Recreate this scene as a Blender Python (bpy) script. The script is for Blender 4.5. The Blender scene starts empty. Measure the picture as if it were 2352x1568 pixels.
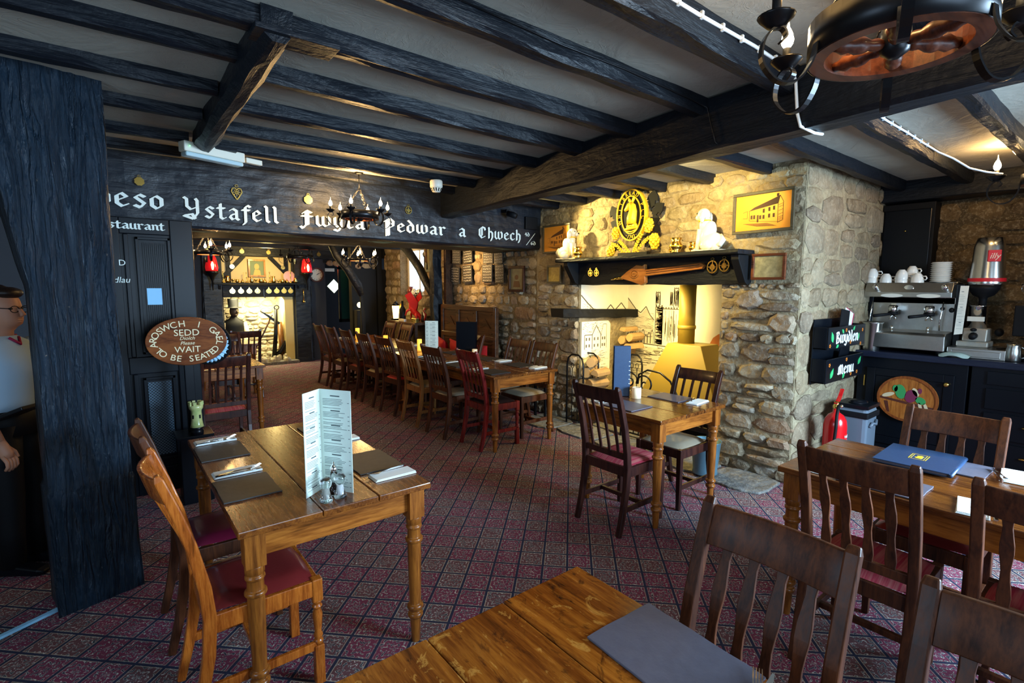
import bpy, math, random
from mathutils import Matrix, Vector, Euler, noise
random.seed(7)
C = bpy.context.scene.collection
PI = math.pi
V = Vector

# ---------------------------------------------------------------- camera, light, exposure
SC = bpy.context.scene
cam = bpy.data.cameras.new('camera'); camo = bpy.data.objects.new('camera', cam); C.objects.link(camo)
cam.sensor_width = 36.0; cam.lens = 36.0*1175.3/2352; cam.clip_start = 0.05; cam.clip_end = 100
_p, _r, _y = 0.10899, -0.0033, 0.67065
_f = V((math.sin(_y)*math.cos(_p), math.cos(_y)*math.cos(_p), -math.sin(_p)))
_rt = V((math.cos(_y), -math.sin(_y), 0)); _dn = _f.cross(_rt)
_r2 = math.cos(_r)*_rt+math.sin(_r)*_dn; _d2 = -math.sin(_r)*_rt+math.cos(_r)*_dn
camo.matrix_world = Matrix(((_r2.x, -_d2.x, -_f.x, 0), (_r2.y, -_d2.y, -_f.y, 0), (_r2.z, -_d2.z, -_f.z, 1.63), (0, 0, 0, 1)))
SC.camera = camo
SC.view_settings.view_transform = 'Standard'; SC.view_settings.look = 'None'
SC.view_settings.gamma = 1; SC.view_settings.use_curve_mapping = False
SC.view_settings.exposure = 0.72
W = bpy.data.worlds.new('overcast_sky'); SC.world = W; W.use_nodes = True
bg = W.node_tree.nodes['Background']; bg.inputs[0].default_value = (0.55, 0.72, 1, 1); bg.inputs[1].default_value = 1.2

def aim(o, loc, to):
    o.location = loc
    o.rotation_euler = (V(to)-V(loc)).to_track_quat('-Z', 'Y').to_euler()
def area(name, loc, to, sx, sy, col, e, spread=PI):
    l = bpy.data.lights.new(name, 'AREA'); l.shape = 'RECTANGLE'; l.size = sx; l.size_y = sy; l.color = col; l.energy = e; l.spread = spread
    o = bpy.data.objects.new(name, l); C.objects.link(o); aim(o, loc, to); return o
def spot(name, loc, to, col, e, ang, blend=0.5, size=0.03):
    l = bpy.data.lights.new(name, 'SPOT'); l.color = col; l.energy = e; l.spot_size = math.radians(ang); l.spot_blend = blend; l.shadow_soft_size = size
    o = bpy.data.objects.new(name, l); C.objects.link(o); aim(o, loc, to); return o
def point(name, loc, col, e, size=0.03):
    l = bpy.data.lights.new(name, 'POINT'); l.color = col; l.energy = e; l.shadow_soft_size = size
    o = bpy.data.objects.new(name, l); C.objects.link(o); o.location = loc; return o
DAY = (0.52, 0.76, 1.0); WARM = (1.0, 0.60, 0.22); YEL = (1.0, 0.72, 0.20)
# daylight through the windows of the front wall (behind the camera)
area('window_daylight', (0.9, -1.52, 1.62), (1.0, 3.0, .9), 1.5, 1.2, DAY, 30)
area('window_daylight', (3.6, -1.52, 1.62), (2.4, 2.3, .3), 1.5, 1.2, DAY, 175, 2.2)
area('window_daylight', (-1.62, 1.0, 1.6), (1.0, 2.2, 1.2), 1.1, 1.1, DAY, 12)
area('window_daylight', (4.75, 8.4, 1.9), (3.6, 8.0, 1.5), 0.8, 0.7, (0.7, 0.85, 1), 14)
# lamps of the fireplaces, shelf and wall
spot('shelf_spotlight_beam', (3.72, 4.66, 2.42), (4.32, 3.1, 2.12), (1, .76, .28), 170, 82, 0.7, 0.03)
spot('shelf_spotlight_beam', (3.05, 2.35, 2.5), (4.3, 2.9, 2.22), (1, .76, .28), 150, 95, 0.9, 0.05)
area('hearth_lamp', (4.55, 3.3, 1.60), (5.0, 3.45, 0.9), 0.2, 1.2, (1, .75, .28), 36)
area('back_hearth_lamp', (2.45, 11.45, 1.34), (2.45, 11.75, 0.5), 1.0, 0.15, (1, 0.86, 0.45), 36)
spot('slate_picture_light', (3.75, 6.25, 2.02), (4.33, 6.22, 1.86), WARM, 38, 100, 0.9, 0.05)
point('back_mantel_lamp', (2.45, 10.5, 2.12), (1, 0.72, 0.25), 30, 0.08)

# ---------------------------------------------------------------- materials
def mat(name, col=(0.5, 0.5, 0.5), rough=0.5, metal=0.0, emit=None, es=0, alpha=None, trans=0, spec=0.5, coat=0, ior=1.45):
    m = bpy.data.materials.new(name); m.use_nodes = True
    b = m.node_tree.nodes['Principled BSDF']
    b.inputs['Base Color'].default_value = (*col, 1); b.inputs['Roughness'].default_value = rough
    b.inputs['Metallic'].default_value = metal; b.inputs['Specular IOR Level'].default_value = spec
    b.inputs['IOR'].default_value = ior
    if coat: b.inputs['Coat Weight'].default_value = coat; b.inputs['Coat Roughness'].default_value = 0.12
    if trans: b.inputs['Transmission Weight'].default_value = trans
    if emit: b.inputs['Emission Color'].default_value = (*emit, 1); b.inputs['Emission Strength'].default_value = es
    return m
class NT:
    def __init__(s, m): s.m = m; s.t = m.node_tree; s.b = s.t.nodes['Principled BSDF']
    def n(s, typ, **k):
        x = s.t.nodes.new(typ)
        for a, v in k.items(): setattr(x, a, v)
        return x
    def l(s, a, b): s.t.links.new(a, b)
    def coord(s, scale=(1, 1, 1), kind='Object', rot=(0, 0, 0)):
        tc = s.n('ShaderNodeTexCoord'); mp = s.n('ShaderNodeMapping'); mp.inputs['Scale'].default_value = scale; mp.inputs['Rotation'].default_value = rot
        s.l(tc.outputs[kind], mp.inputs['Vector']); return mp.outputs[0]
    def noise(s, vec, sc=5, det=4, rough=0.55, dist=0):
        x = s.n('ShaderNodeTexNoise'); x.inputs['Scale'].default_value = sc; x.inputs['Detail'].default_value = det
        x.inputs['Roughness'].default_value = rough; x.inputs['Distortion'].default_value = dist
        if vec is not None: s.l(vec, x.inputs['Vector'])
        return x.outputs[0]
    def vor(s, vec, sc=5, feat='F1', rnd=1):
        x = s.n('ShaderNodeTexVoronoi'); x.feature = feat; x.inputs['Scale'].default_value = sc; x.inputs['Randomness'].default_value = rnd; s.l(vec, x.inputs['Vector']); return x.outputs[0]
    def ramp(s, fac, stops):
        x = s.n('ShaderNodeValToRGB'); e = x.color_ramp.elements
        while len(e) < len(stops): e.new(0.5)
        for i, (p, c) in enumerate(stops): e[i].position = p; e[i].color = (*c, 1) if len(c) == 3 else c
        s.l(fac, x.inputs[0]); return x.outputs[0]
    def math(s, op, a, b=None, clamp=False):
        x = s.n('ShaderNodeMath', operation=op); x.use_clamp = clamp
        for i, q in enumerate((a, b)):
            if q is None: continue
            if isinstance(q, (int, float)): x.inputs[i].default_value = q
            else: s.l(q, x.inputs[i])
        return x.outputs[0]
    def mix(s, fac, a, b, blend='MIX'):
        x = s.n('ShaderNodeMix', data_type='RGBA', blend_type=blend)
        for i, q in ((0, fac), (6, a), (7, b)):
            if isinstance(q, (int, float)): x.inputs[i].default_value = q
            elif isinstance(q, tuple): x.inputs[i].default_value = (*q, 1)
            else: s.l(q, x.inputs[i])
        return x.outputs[2]
    def bump(s, h, strength=0.3, dist=0.01, prev=None):
        x = s.n('ShaderNodeBump'); x.inputs['Strength'].default_value = strength; x.inputs['Distance'].default_value = dist
        s.l(h, x.inputs['Height'])
        if prev is not None: s.l(prev, x.inputs['Normal'])
        s.l(x.outputs[0], s.b.inputs['Normal']); return x.outputs[0]
    def base(s, c): s.l(c, s.b.inputs['Base Color'])
    def rgh(s, c): s.l(c, s.b.inputs['Roughness'])

def wood(name, c1, c2, axis=2, rough=0.32, sc=14, knots=True, coat=0.25, bump=0.08, wear=None):
    m = mat(name, c1, rough, coat=coat); t = NT(m)
    s = [sc, sc, sc]; s[axis] = sc*0.09
    v = t.coord(tuple(s))
    g = t.noise(v, 1.6, 6, 0.6, 0.8); f = t.noise(v, 9, 3, 0.7)
    a = t.math('ADD', t.math('MULTIPLY', g, 0.65), t.math('MULTIPLY', f, 0.35))
    oi = t.n('ShaderNodeObjectInfo')
    dark = tuple(x*0.35 for x in c1)
    col = t.ramp(a, [(0.36, dark), (0.46, c1), (0.6, c2), (0.74, c1)])
    big = t.noise(t.coord((3, 3, 3)), 1.3, 3)
    col = t.mix(t.math('MULTIPLY', big, 0.5), col, dark, 'MIX')
    hs = t.n('ShaderNodeHueSaturation'); t.l(col, hs.inputs['Color'])
    t.l(t.math('ADD', t.math('MULTIPLY', oi.outputs['Random'], 0.35), 0.85), hs.inputs['Value'])
    t.base(hs.outputs[0]); t.bump(a, bump, 0.004)
    t.rgh(t.math('ADD', t.math('MULTIPLY', f, 0.2), rough-0.08)); m.node_tree.nodes['Principled BSDF'].inputs['Specular IOR Level'].default_value = .35
    return m
def rough_black(name, col=(0.0040, 0.0058, 0.0095), axis=0, bump=0.8, rough=0.48, sc=9, adze=False, worn=None):
    m = mat(name, col, rough, spec=0.32); t = NT(m)
    s = [sc, sc, sc]; s[axis] = sc*0.14
    a = t.noise(t.coord(tuple(s)), 1.5, 6, 0.62, 0.6); b = t.noise(t.coord((sc*3,)*3), 1, 3)
    h = t.math('ADD', a, t.math('MULTIPLY', b, 0.25))
    if adze:
        vv = t.vor(t.coord((9, 9, 16)), 1.0, 'SMOOTH_F1'); h = t.math('ADD', h, t.math('MULTIPLY', vv, 0.9))
    c = t.mix(t.math('MULTIPLY', a, 0.8), tuple(x*0.5 for x in col), tuple(x*1.9 for x in col))
    if worn:
        w = t.ramp(t.noise(t.coord((7, 7, 7)), 1.0, 5, 0.7), [(0.62, (0, 0, 0)), (0.68, (1, 1, 1))])
        c = t.mix(w, c, worn)
    t.base(c); t.bump(h, bump, 0.02); return m

M = {}
M['tabletop'] = wood('tabletop_oak', (0.125, 0.034, 0.006), (0.24, 0.074, 0.010), 1, 0.24, 11, coat=0.5)
M['tabletop_fg'] = wood('tabletop_elm', (0.21, 0.050, 0.005), (0.46, 0.145, 0.015), 1, 0.22, 9, coat=0.4)
_t = NT(M['tabletop_fg']); _l = _t.b.inputs['Base Color'].links[0].from_socket
_n = _t.noise(_t.coord((9, 5, 9)), 1.2, 5, 0.65, 2.5)
_c = _t.mix(_t.ramp(_n, [(0.30, (1, 1, 1)), (0.44, (0, 0, 0))]), _l, (0.05, 0.012, 0.003)); _c = _t.mix(_t.ramp(_n, [(0.60, (0, 0, 0)), (0.66, (.6, .6, .6)), (0.70, (0, 0, 0))]), _c, (0.70, 0.33, 0.06)); _t.base(_c)
M['oakleg'] = wood('turned_oak', (0.20, 0.056, 0.008), (0.38, 0.122, 0.016), 2, 0.3, 14)
M['oakrail'] = wood('oak_apron', (0.24, 0.066, 0.008), (0.46, 0.150, 0.020), 1, 0.3, 13)
M['oakrailx'] = wood('oak_apron_cross', (0.24, 0.066, 0.008), (0.46, 0.150, 0.020), 0, 0.3, 13)
M['ch_oak'] = wood('orange_oak', (0.32, 0.070, 0.008), (0.54, 0.15, 0.018), 2, 0.25, 16, coat=0.3)
M['ch_tan'] = wood('tan_beech', (0.24, 0.095, 0.022), (0.38, 0.16, 0.04), 2, 0.35, 16)
M['ch_dark'] = wood('dark_mahogany', (0.028, 0.008, 0.006), (0.062, 0.018, 0.010), 2, 0.3, 16, coat=0.2)
M['ch_brown'] = wood('brown_stain', (0.062, 0.018, 0.007), (0.125, 0.036, 0.011), 2, 0.42, 16, coat=0.0)
M['ch_red'] = wood('cherry_stain', (0.13, 0.008, 0.008), (0.22, 0.018, 0.012), 2, 0.22, 16, coat=0.6)
M['settle'] = wood('settle_oak', (0.055, 0.022, 0.010), (0.12, 0.05, 0.018), 1, 0.4, 12)
M['black'] = rough_black('black_beam_along_x', axis=0)
M['blacky'] = rough_black('black_beam_along_y', axis=1, worn=None)
M['lintel'] = rough_black('adzed_black_beam', (0.013, 0.016, 0.022), axis=0, bump=0.6, adze=True, rough=0.4)
M['lintelsoffit'] = rough_black('lintel_soffit', (0.10, 0.075, 0.03), axis=0, bump=0.9, rough=0.7)
M['bpaint'] = mat('black_gloss_paint', (0.0028, 0.0042, 0.007), 0.30, spec=0.28)
M['bmatt'] = mat('black_matt_paint', (0.004, 0.0045, 0.006), 0.6, spec=.25)
M['bluewall'] = mat('dark_painted_wall', (0.017, 0.019, 0.026), 0.7)
def postmat():
    m = mat('cracked_black_post', (0.006, 0.012, 0.022), 0.34, spec=0.45); t = NT(m)
    w = t.n('ShaderNodeTexWave'); w.wave_type = 'BANDS'; w.bands_direction = 'X'
    v = t.coord((1, 1, 0.16)); t.l(v, w.inputs['Vector']); w.inputs['Scale'].default_value = 9; w.inputs['Distortion'].default_value = 9; w.inputs['Detail'].default_value = 5; w.inputs['Detail Scale'].default_value = 3.0
    a = t.noise(t.coord((16, 16, 2.2)), 1.6, 8, 0.66, 1.2)
    cr = t.ramp(t.noise(t.coord((9, 9, 0.8)), 1.5, 5, 0.6, 1.5), [(0.42, (0, 0, 0)), (0.5, (1, 1, 1))])
    h = t.math('ADD', t.math('MULTIPLY', w.outputs['Fac'], 0.45), t.math('ADD', a, t.math('MULTIPLY', cr, 0.6)))
    chip = t.ramp(t.noise(t.coord((14, 14, 7)), 1.8, 4, 0.7), [(0.70, (0, 0, 0)), (0.73, (1, 1, 1))])
    t.base(t.mix(t.math('MULTIPLY', chip, 0.5), t.mix(a, (0.004, 0.009, 0.017), (0.016, 0.036, 0.062)), (0.25, 0.2, 0.16)))
    t.bump(h, 1.0, 0.03); return m
M['post'] = postmat()
def plaster():
    m = mat('ceiling_plaster', (0.34, 0.32, 0.27), 0.75); t = NT(m)
    a = t.noise(t.coord((2.2, 2.2, 2.2)), 1.4, 6, 0.6, 0.8)
    t.base(t.mix(a, (0.28, 0.265, 0.225), (0.40, 0.38, 0.32)))
    cr = t.ramp(t.noise(t.coord((3, 3, 3)), 2.0, 2, 0.5, 2.5), [(0.485, (0, 0, 0)), (0.5, (1, 1, 1)), (0.515, (0, 0, 0))])
    t.bump(t.math('ADD', a, t.math('MULTIPLY', cr, 0.045)), 0.5, 0.03); return m
M['plaster'] = plaster()
def carpet():
    m = mat('patterned_carpet', (0.210, 0.063, 0.084), 0.95, spec=0.15); t = NT(m)
    v = t.coord((1/0.142, 1/0.142, 1), rot=(0, 0, PI/4))
    sep = t.n('ShaderNodeSeparateXYZ'); t.l(v, sep.inputs[0])
    fx = t.math('ABSOLUTE', t.math('SUBTRACT', t.math('FRACT', sep.outputs[0]), 0.5)); fy = t.math('ABSOLUTE', t.math('SUBTRACT', t.math('FRACT', sep.outputs[1]), 0.5))
    d = t.math('MAXIMUM', fx, fy)                 # 0 centre .. 0.5 edge
    r = t.math('SQRT', t.math('ADD', t.math('MULTIPLY', fx, fx), t.math('MULTIPLY', fy, fy)))
    wn = t.n('ShaderNodeTexWhiteNoise'); wn.noise_dimensions = '2D'
    fl = t.n('ShaderNodeVectorMath', operation='FLOOR'); t.l(v, fl.inputs[0]); t.l(fl.outputs[0], wn.inputs['Vector'])
    rnd = wn.outputs['Value']
    nz = t.noise(t.coord((42, 42, 42)), 1, 1, 0.5, 1.2)
    # flower: petals around the centre
    ang = t.math('ARCTAN2', t.math('SUBTRACT', fx, 0.0001), fy)
    pet = t.math('SINE', t.math('MULTIPLY', ang, 8.0))
    ring = t.math('SINE', t.math('ADD', t.math('MULTIPLY', r, 30.0), t.math('MULTIPLY', pet, 2.0)))
    ring = t.math('ADD', ring, t.math('MULTIPLY', t.math('SUBTRACT', nz, 0.5), 5.0))
    fg_ = t.ramp(ring, [(0.0, (0.17, 0.034, 0.066)), (0.40, (0.21, 0.046, 0.075)), (0.55, (0.15, 0.12, 0.095)), (0.74, (0.80, 0.78, 0.68)), (0.93, (0.05, 0.04, 0.06))])
    alt = t.ramp(ring, [(0.0, (0.13, 0.055, 0.060)), (0.36, (0.11, 0.085, 0.075)), (0.55, (0.22, 0.05, 0.080)), (0.80, (0.80, 0.80, 0.70)), (0.95, (0.05, 0.06, 0.07))])
    col = t.mix(t.math('GREATER_THAN', rnd, 0.62), fg_, alt)
    edge = t.math('LESS_THAN', t.math('ABSOLUTE', t.math('SUBTRACT', d, 0.435)), 0.014)
    col = t.mix(t.math('MULTIPLY', edge, t.math('ADD', t.math('MULTIPLY', rnd, 0.8), 0.1)), col, (0.42, 0.36, 0.27))
    border = t.math('GREATER_THAN', d, 0.455)
    col = t.mix(border, col, (0.021, 0.027, 0.055))
    fine = t.noise(t.coord((220, 220, 220)), 1, 2)
    col = t.mix(t.math('MULTIPLY', fine, 0.25), col, (0.03, 0.02, 0.03))
    t.base(col); t.bump(t.math('ADD', fine, t.math('MULTIPLY', ring, 0.2)), 0.4, 0.004); return m
M['carpet'] = carpet()
def stone(name, cols, sc=7):
    m = mat(name, cols[0], 0.85, spec=0.3); t = NT(m)
    oi = t.n('ShaderNodeObjectInfo')
    c = t.ramp(oi.outputs['Random'], [(i/(len(cols)-1), q) for i, q in enumerate(cols)])
    g = t.coord((1, 1, 1), 'Generated'); 
    tc = t.n('ShaderNodeTexCoord'); geo = t.n('ShaderNodeNewGeometry')
    mp = t.n('ShaderNodeMapping'); t.l(geo.outputs['Position'], mp.inputs[0]); p = mp.outputs[0]
    a = t.noise(p, sc, 7, 0.65, 0.5); b = t.noise(p, sc*5, 5, 0.7); vv = t.vor(p, sc*2.2, 'F1')
    c = t.mix(t.ramp(a, [(0.35, (0, 0, 0)), (0.68, (1, 1, 1))]), c, t.mix(0.5, c, (0.04, 0.026, 0.014)), 'MIX')
    c = t.mix(t.math('MULTIPLY', t.ramp(b, [(0.5, (0, 0, 0)), (0.7, (1, 1, 1))]), 0.45), c, (0.50, 0.42, 0.29))
    t.base(c); h = t.math('ADD', t.math('ADD', a, t.math('MULTIPLY', b, 0.35)), t.math('MULTIPLY', vv, 0.4))
    t.bump(h, 1.0, 0.03); return m
M['stone'] = stone('rubble_stone', [(0.38, 0.29, 0.17), (0.20, 0.145, 0.09), (0.46, 0.38, 0.25), (0.27, 0.24, 0.20), (0.32, 0.20, 0.12), (0.50, 0.43, 0.31), (0.17, 0.125, 0.09), (0.40, 0.33, 0.22)])
M['stone_pale'] = stone('limewashed_stone', [(0.42, 0.33, 0.18), (0.34, 0.26, 0.14), (0.48, 0.40, 0.24), (0.38, 0.30, 0.19), (0.30, 0.22, 0.12)])
M['stone_warm'] = stone('tan_block_stone', [(0.34, 0.26, 0.155), (0.28, 0.205, 0.125), (0.39, 0.31, 0.20), (0.25, 0.19, 0.13), (0.31, 0.23, 0.14)])
M['stone_dark'] = stone('dark_brown_stone', [(0.13, 0.085, 0.04), (0.18, 0.12, 0.055), (0.09, 0.06, 0.03), (0.22, 0.15, 0.08)])  # darker brown stone tones for the far right wall
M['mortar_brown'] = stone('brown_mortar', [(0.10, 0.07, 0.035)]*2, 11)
M['stone_white'] = stone('whitewashed_stone', [(0.62, 0.55, 0.40), (0.5, 0.43, 0.3), (0.7, 0.64, 0.5)])
M['mortar'] = stone('lime_mortar', [(0.42, 0.34, 0.21)]*2, 11)
M['mortar_dark'] = stone('dirty_mortar', [(0.22, 0.165, 0.09)]*2, 11)
M['slab'] = stone('hearth_slab', [(0.17, 0.17, 0.155), (0.22, 0.21, 0.19), (0.13, 0.13, 0.13)], 6)
def simple_noise(name, c1, c2, rough=0.5, sc=20, bump=0.2, metal=0, dist=0.004, coat=0):
    m = mat(name, c1, rough, metal, coat=coat); t = NT(m); a = t.noise(t.coord((sc,)*3), 1, 5, 0.6)
    t.base(t.mix(a, c1, c2)); t.bump(a, bump, dist); return m
M['slate'] = simple_noise('grey_slate', (0.080, 0.078, 0.105), (0.125, 0.12, 0.155), 0.42, 30, 0.35)
M['slate_b'] = simple_noise('dark_slate', (0.020, 0.020, 0.022), (0.04, 0.036, 0.032), 0.6, 30, 0.3)
M['paper'] = mat('white_paper', (0.78, 0.82, 0.80), 0.6)
M['mint'] = mat('pale_mint_card', (0.74, 0.84, 0.76), 0.5)
M['ink'] = mat('printed_ink', (0.03, 0.05, 0.06), 0.6)
M['chalk'] = mat('chalk', (0.75, 0.73, 0.68), 0.8)
M['wpaint'] = mat('white_sign_paint', (0.66, 0.76, 0.74), 0.5)
M['steel'] = simple_noise('brushed_steel', (0.42, 0.42, 0.40), (0.55, 0.54, 0.5), 0.28, 40, 0.05, 1.0)
M['chrome'] = mat('polished_chrome', (0.75, 0.75, 0.75), 0.08, 1.0)
M['brass'] = mat('polished_brass', (0.80, 0.52, 0.13), 0.22, 1.0)
M['gold'] = simple_noise('gilded_carving', (0.85, 0.55, 0.03), (0.70, 0.40, 0.02), 0.45, 30, 0.2, 0.15)
M['iron'] = mat('black_wrought_iron', (0.012, 0.012, 0.014), 0.32, 0.6)
M['candle'] = mat('cream_candle', (0.85, 0.72, 0.5), 0.5, emit=(1, 0.6, 0.2), es=0.12)
M['amber'] = mat('amber_candle_glow', (0.9, 0.5, 0.1), 0.5, emit=(1, 0.42, 0.04), es=1.0)
M['bulb'] = mat('lit_bulb', (1, 0.9, 0.7), 0.3, emit=(1, 0.74, 0.40), es=40)
M['bulbtip'] = mat('bulb_glass_tip', (1, 0.95, 0.8), 0.1, emit=(1, 0.74, 0.4), es=3.0)
M['cream'] = mat('cream_plastic', (0.70, 0.68, 0.58), 0.45)
M['china'] = mat('white_china', (0.80, 0.78, 0.72), 0.15, coat=0.5)
def cushion(name, c1, c2, rough=0.8, stripes=True, coat=0):
    m = mat(name, c1, rough, coat=coat); t = NT(m)
    w = t.noise(t.coord((3, 90, 3)), 1, 3); t.base(t.mix(t.ramp(w, [(0.4, (0, 0, 0)), (0.62, (1, 1, 1))]), c1, c2)) if stripes else t.base(t.mix(t.noise(t.coord((9,)*3), 1, 4), c1, c2))
    t.bump(t.noise(t.coord((120,)*3), 1, 2), 0.2, 0.002); return m
M['redstripe'] = cushion('red_striped_fabric', (0.30, 0.010, 0.035), (0.38, 0.10, 0.09))
M['leather'] = cushion('maroon_leather', (0.13, 0.012, 0.014), (0.19, 0.022, 0.02), 0.28, False, 0.5)
M['magenta'] = cushion('plum_leather', (0.15, 0.008, 0.035), (0.22, 0.015, 0.05), 0.3, False, 0.4)
M['creamseat'] = cushion('cream_suede', (0.34, 0.27, 0.18), (0.22, 0.18, 0.13), 0.6, False, 0.2)
M['blackseat'] = cushion('black_leatherette', (0.015, 0.010, 0.010), (0.03, 0.015, 0.015), 0.35, False)
M['redcushion'] = mat('red_velvet', (0.42, 0.006, 0.008), 0.8)

# ---------------------------------------------------------------- mesh helpers
class MB:
    def __init__(s): s.v = []; s.f = []; s.sm = []; s.T = Matrix()
    def add(s, vs, fs, smooth=False):
        k = len(s.v); s.v += [tuple(s.T @ V(p)) for p in vs]; s.f += [tuple(i+k for i in f) for f in fs]; s.sm += [smooth]*len(fs); return s
    def box(s, c, d, rz=0, rx=0, ry=0):
        m = Matrix.Translation(c) @ Euler((rx, ry, rz)).to_matrix().to_4x4()
        vs = [m @ V((x*d[0]/2, y*d[1]/2, z*d[2]/2)) for x in (-1, 1) for y in (-1, 1) for z in (-1, 1)]
        return s.add(vs, [(0, 1, 3, 2), (4, 6, 7, 5), (0, 4, 5, 1), (2, 3, 7, 6), (0, 2, 6, 4), (1, 5, 7, 3)])
    def b2(s, a, b): return s.box([(a[i]+b[i])/2 for i in range(3)], [abs(b[i]-a[i]) for i in range(3)])
    def lathe(s, prof, c=(0, 0, 0), seg=16, sx=1, sy=1, caps=True, smooth=True):
        vs = []; fs = []; n = len(prof)
        for r, z in prof:
            for k in range(seg):
                a = 2*PI*k/seg; vs.append((c[0]+r*sx*math.cos(a), c[1]+r*sy*math.sin(a), c[2]+z))
        for i in range(n-1):
            for k in range(seg):
                k2 = (k+1) % seg; fs.append((i*seg+k, i*seg+k2, (i+1)*seg+k2, (i+1)*seg+k))
        if caps: fs.append(tuple(range(seg))[::-1]); fs.append(tuple((n-1)*seg+k for k in range(seg)))
        return s.add(vs, fs, smooth)
    def tube(s, pts, r, seg=8, closed=False, smooth=True):
        pts = [V(p) for p in pts]; n = len(pts); rr = r if isinstance(r, (list, tuple)) else [r]*n
        vs = []; fs = []; up = None
        for i, p in enumerate(pts):
            if closed: d = pts[(i+1) % n]-pts[i-1]
            else: d = pts[min(i+1, n-1)]-pts[max(i-1, 0)]
            d = d.normalized() if d.length > 1e-9 else V((0, 0, 1))
            if up is None: up = V((0, 0, 1)) if abs(d.z) < 0.9 else V((1, 0, 0))
            a = (up-d*up.dot(d)); a = a.normalized() if a.length > 1e-6 else d.orthogonal().normalized(); up = a; b = d.cross(a)
            for k in range(seg):
                t = 2*PI*k/seg; vs.append(p+a*math.cos(t)*rr[i]+b*math.sin(t)*rr[i])
        for i in range(n if closed else n-1):
            j = (i+1) % n
            for k in range(seg):
                k2 = (k+1) % seg; fs.append((i*seg+k, i*seg+k2, j*seg+k2, j*seg+k))
        if not closed: fs.append(tuple(range(seg))[::-1]); fs.append(tuple((n-1)*seg+k for k in range(seg)))
        return s.add(vs, fs, smooth)
    def sweep(s, pts, side, w, h, smooth=False):
        """rectangular section: w along 'side', h across; w,h may be lists"""
        pts = [V(p) for p in pts]; n = len(pts); side = V(side).normalized()
        ww = w if isinstance(w, (list, tuple)) else [w]*n; hh = h if isinstance(h, (list, tuple)) else [h]*n
        vs = []; fs = []
        for i, p in enumerate(pts):
            d = (pts[min(i+1, n-1)]-pts[max(i-1, 0)]).normalized(); nn = d.cross(side).normalized()
            for a, b in ((-1, -1), (1, -1), (1, 1), (-1, 1)): vs.append(p+side*a*ww[i]/2+nn*b*hh[i]/2)
        for i in range(n-1):
            for k in range(4):
                k2 = (k+1) % 4; fs.append((i*4+k, i*4+k2, i*4+4+k2, i*4+4+k))
        fs.append((3, 2, 1, 0)); fs.append(tuple((n-1)*4+k for k in range(4)))
        return s.add(vs, fs, smooth)
    def prism(s, poly, t0, t1, fr=None, smooth=False):
        """2-D polygon (x,y) extruded between t0 and t1 along local z of frame fr"""
        fr = fr or Matrix(); n = len(poly)
        vs = [fr @ V((x, y, t0)) for x, y in poly]+[fr @ V((x, y, t1)) for x, y in poly]
        fs = [tuple(range(n))[::-1], tuple(range(n, 2*n))]+[(i, (i+1) % n, n+(i+1) % n, n+i) for i in range(n)]
        return s.add(vs, fs, smooth)
    def ell(s, c, r, seg=14, ring=9, M3=None):
        vs = []; fs = []
        m = M3 or Matrix.Identity(3)
        for i in range(1, ring):
            ph = PI*i/ring
            for k in range(seg):
                a = 2*PI*k/seg; vs.append(V(c)+m @ V((r[0]*math.sin(ph)*math.cos(a), r[1]*math.sin(ph)*math.sin(a), -r[2]*math.cos(ph))))
        lo = len(vs); vs.append(V(c)+m @ V((0, 0, -r[2]))); vs.append(V(c)+m @ V((0, 0, r[2])))
        for i in range(ring-2):
            for k in range(seg):
                k2 = (k+1) % seg; fs.append((i*seg+k, i*seg+k2, (i+1)*seg+k2, (i+1)*seg+k))
        for k in range(seg):
            k2 = (k+1) % seg; fs.append((lo, k2, k)); fs.append((lo+1, (ring-2)*seg+k, (ring-2)*seg+k2))
        return s.add(vs, fs, True)
    def build(s, name, m, parent=None, bevel=0, sub=0, solid=0):
        me = bpy.data.meshes.new(name); me.from_pydata(s.v, [], s.f); me.polygons.foreach_set('use_smooth', s.sm)
        for q in (m if isinstance(m, (list, tuple)) else [m]): me.materials.append(q)
        me.validate(); me.update()
        o = bpy.data.objects.new(name, me); C.objects.link(o)
        if parent: o.parent = parent
        if bevel:
            b = o.modifiers.new('bevel', 'BEVEL'); b.width = bevel; b.segments = 2; b.limit_method = 'ANGLE'; b.angle_limit = math.radians(50)
        if sub: q = o.modifiers.new('sub', 'SUBSURF'); q.levels = sub; q.render_levels = sub
        return o
def thing(name, label, cat, loc=(0, 0, 0), rz=0, group=None):
    o = bpy.data.objects.new(name, None); C.objects.link(o); o.empty_display_size = 0.1
    o.location = loc; o.rotation_euler = (0, 0, rz); o['label'] = label; o['category'] = cat
    if group: o['group'] = group
    return o
def tag(o, label, cat, group=None, loc=None, rz=None):
    o['label'] = label; o['category'] = cat
    if group: o['group'] = group
    if loc is not None: o.location = loc
    if rz is not None: o.rotation_euler = (0, 0, rz)
    return o
def struct(o): o['kind'] = 'structure'; return o
def dup(r0, loc, rz=0, label=None, group=None):
    def cp(o, par):
        c = o.copy(); C.objects.link(c)
        if par: c.parent = par
        for ch in list(o.children): cp(ch, c)
        return c
    r = cp(r0, None); r.location = loc; r.rotation_euler = (0, 0, rz)
    if label: r['label'] = label
    if group: r['group'] = group
    return r
def frame(o, x, y):
    """matrix with local x,y axes given; z = x cross y"""
    x = V(x).normalized(); y = V(y).normalized(); z = x.cross(y)
    m = Matrix(((x.x, y.x, z.x, o[0]), (x.y, y.y, z.y, o[1]), (x.z, y.z, z.z, o[2]), (0, 0, 0, 1))); return m
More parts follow.
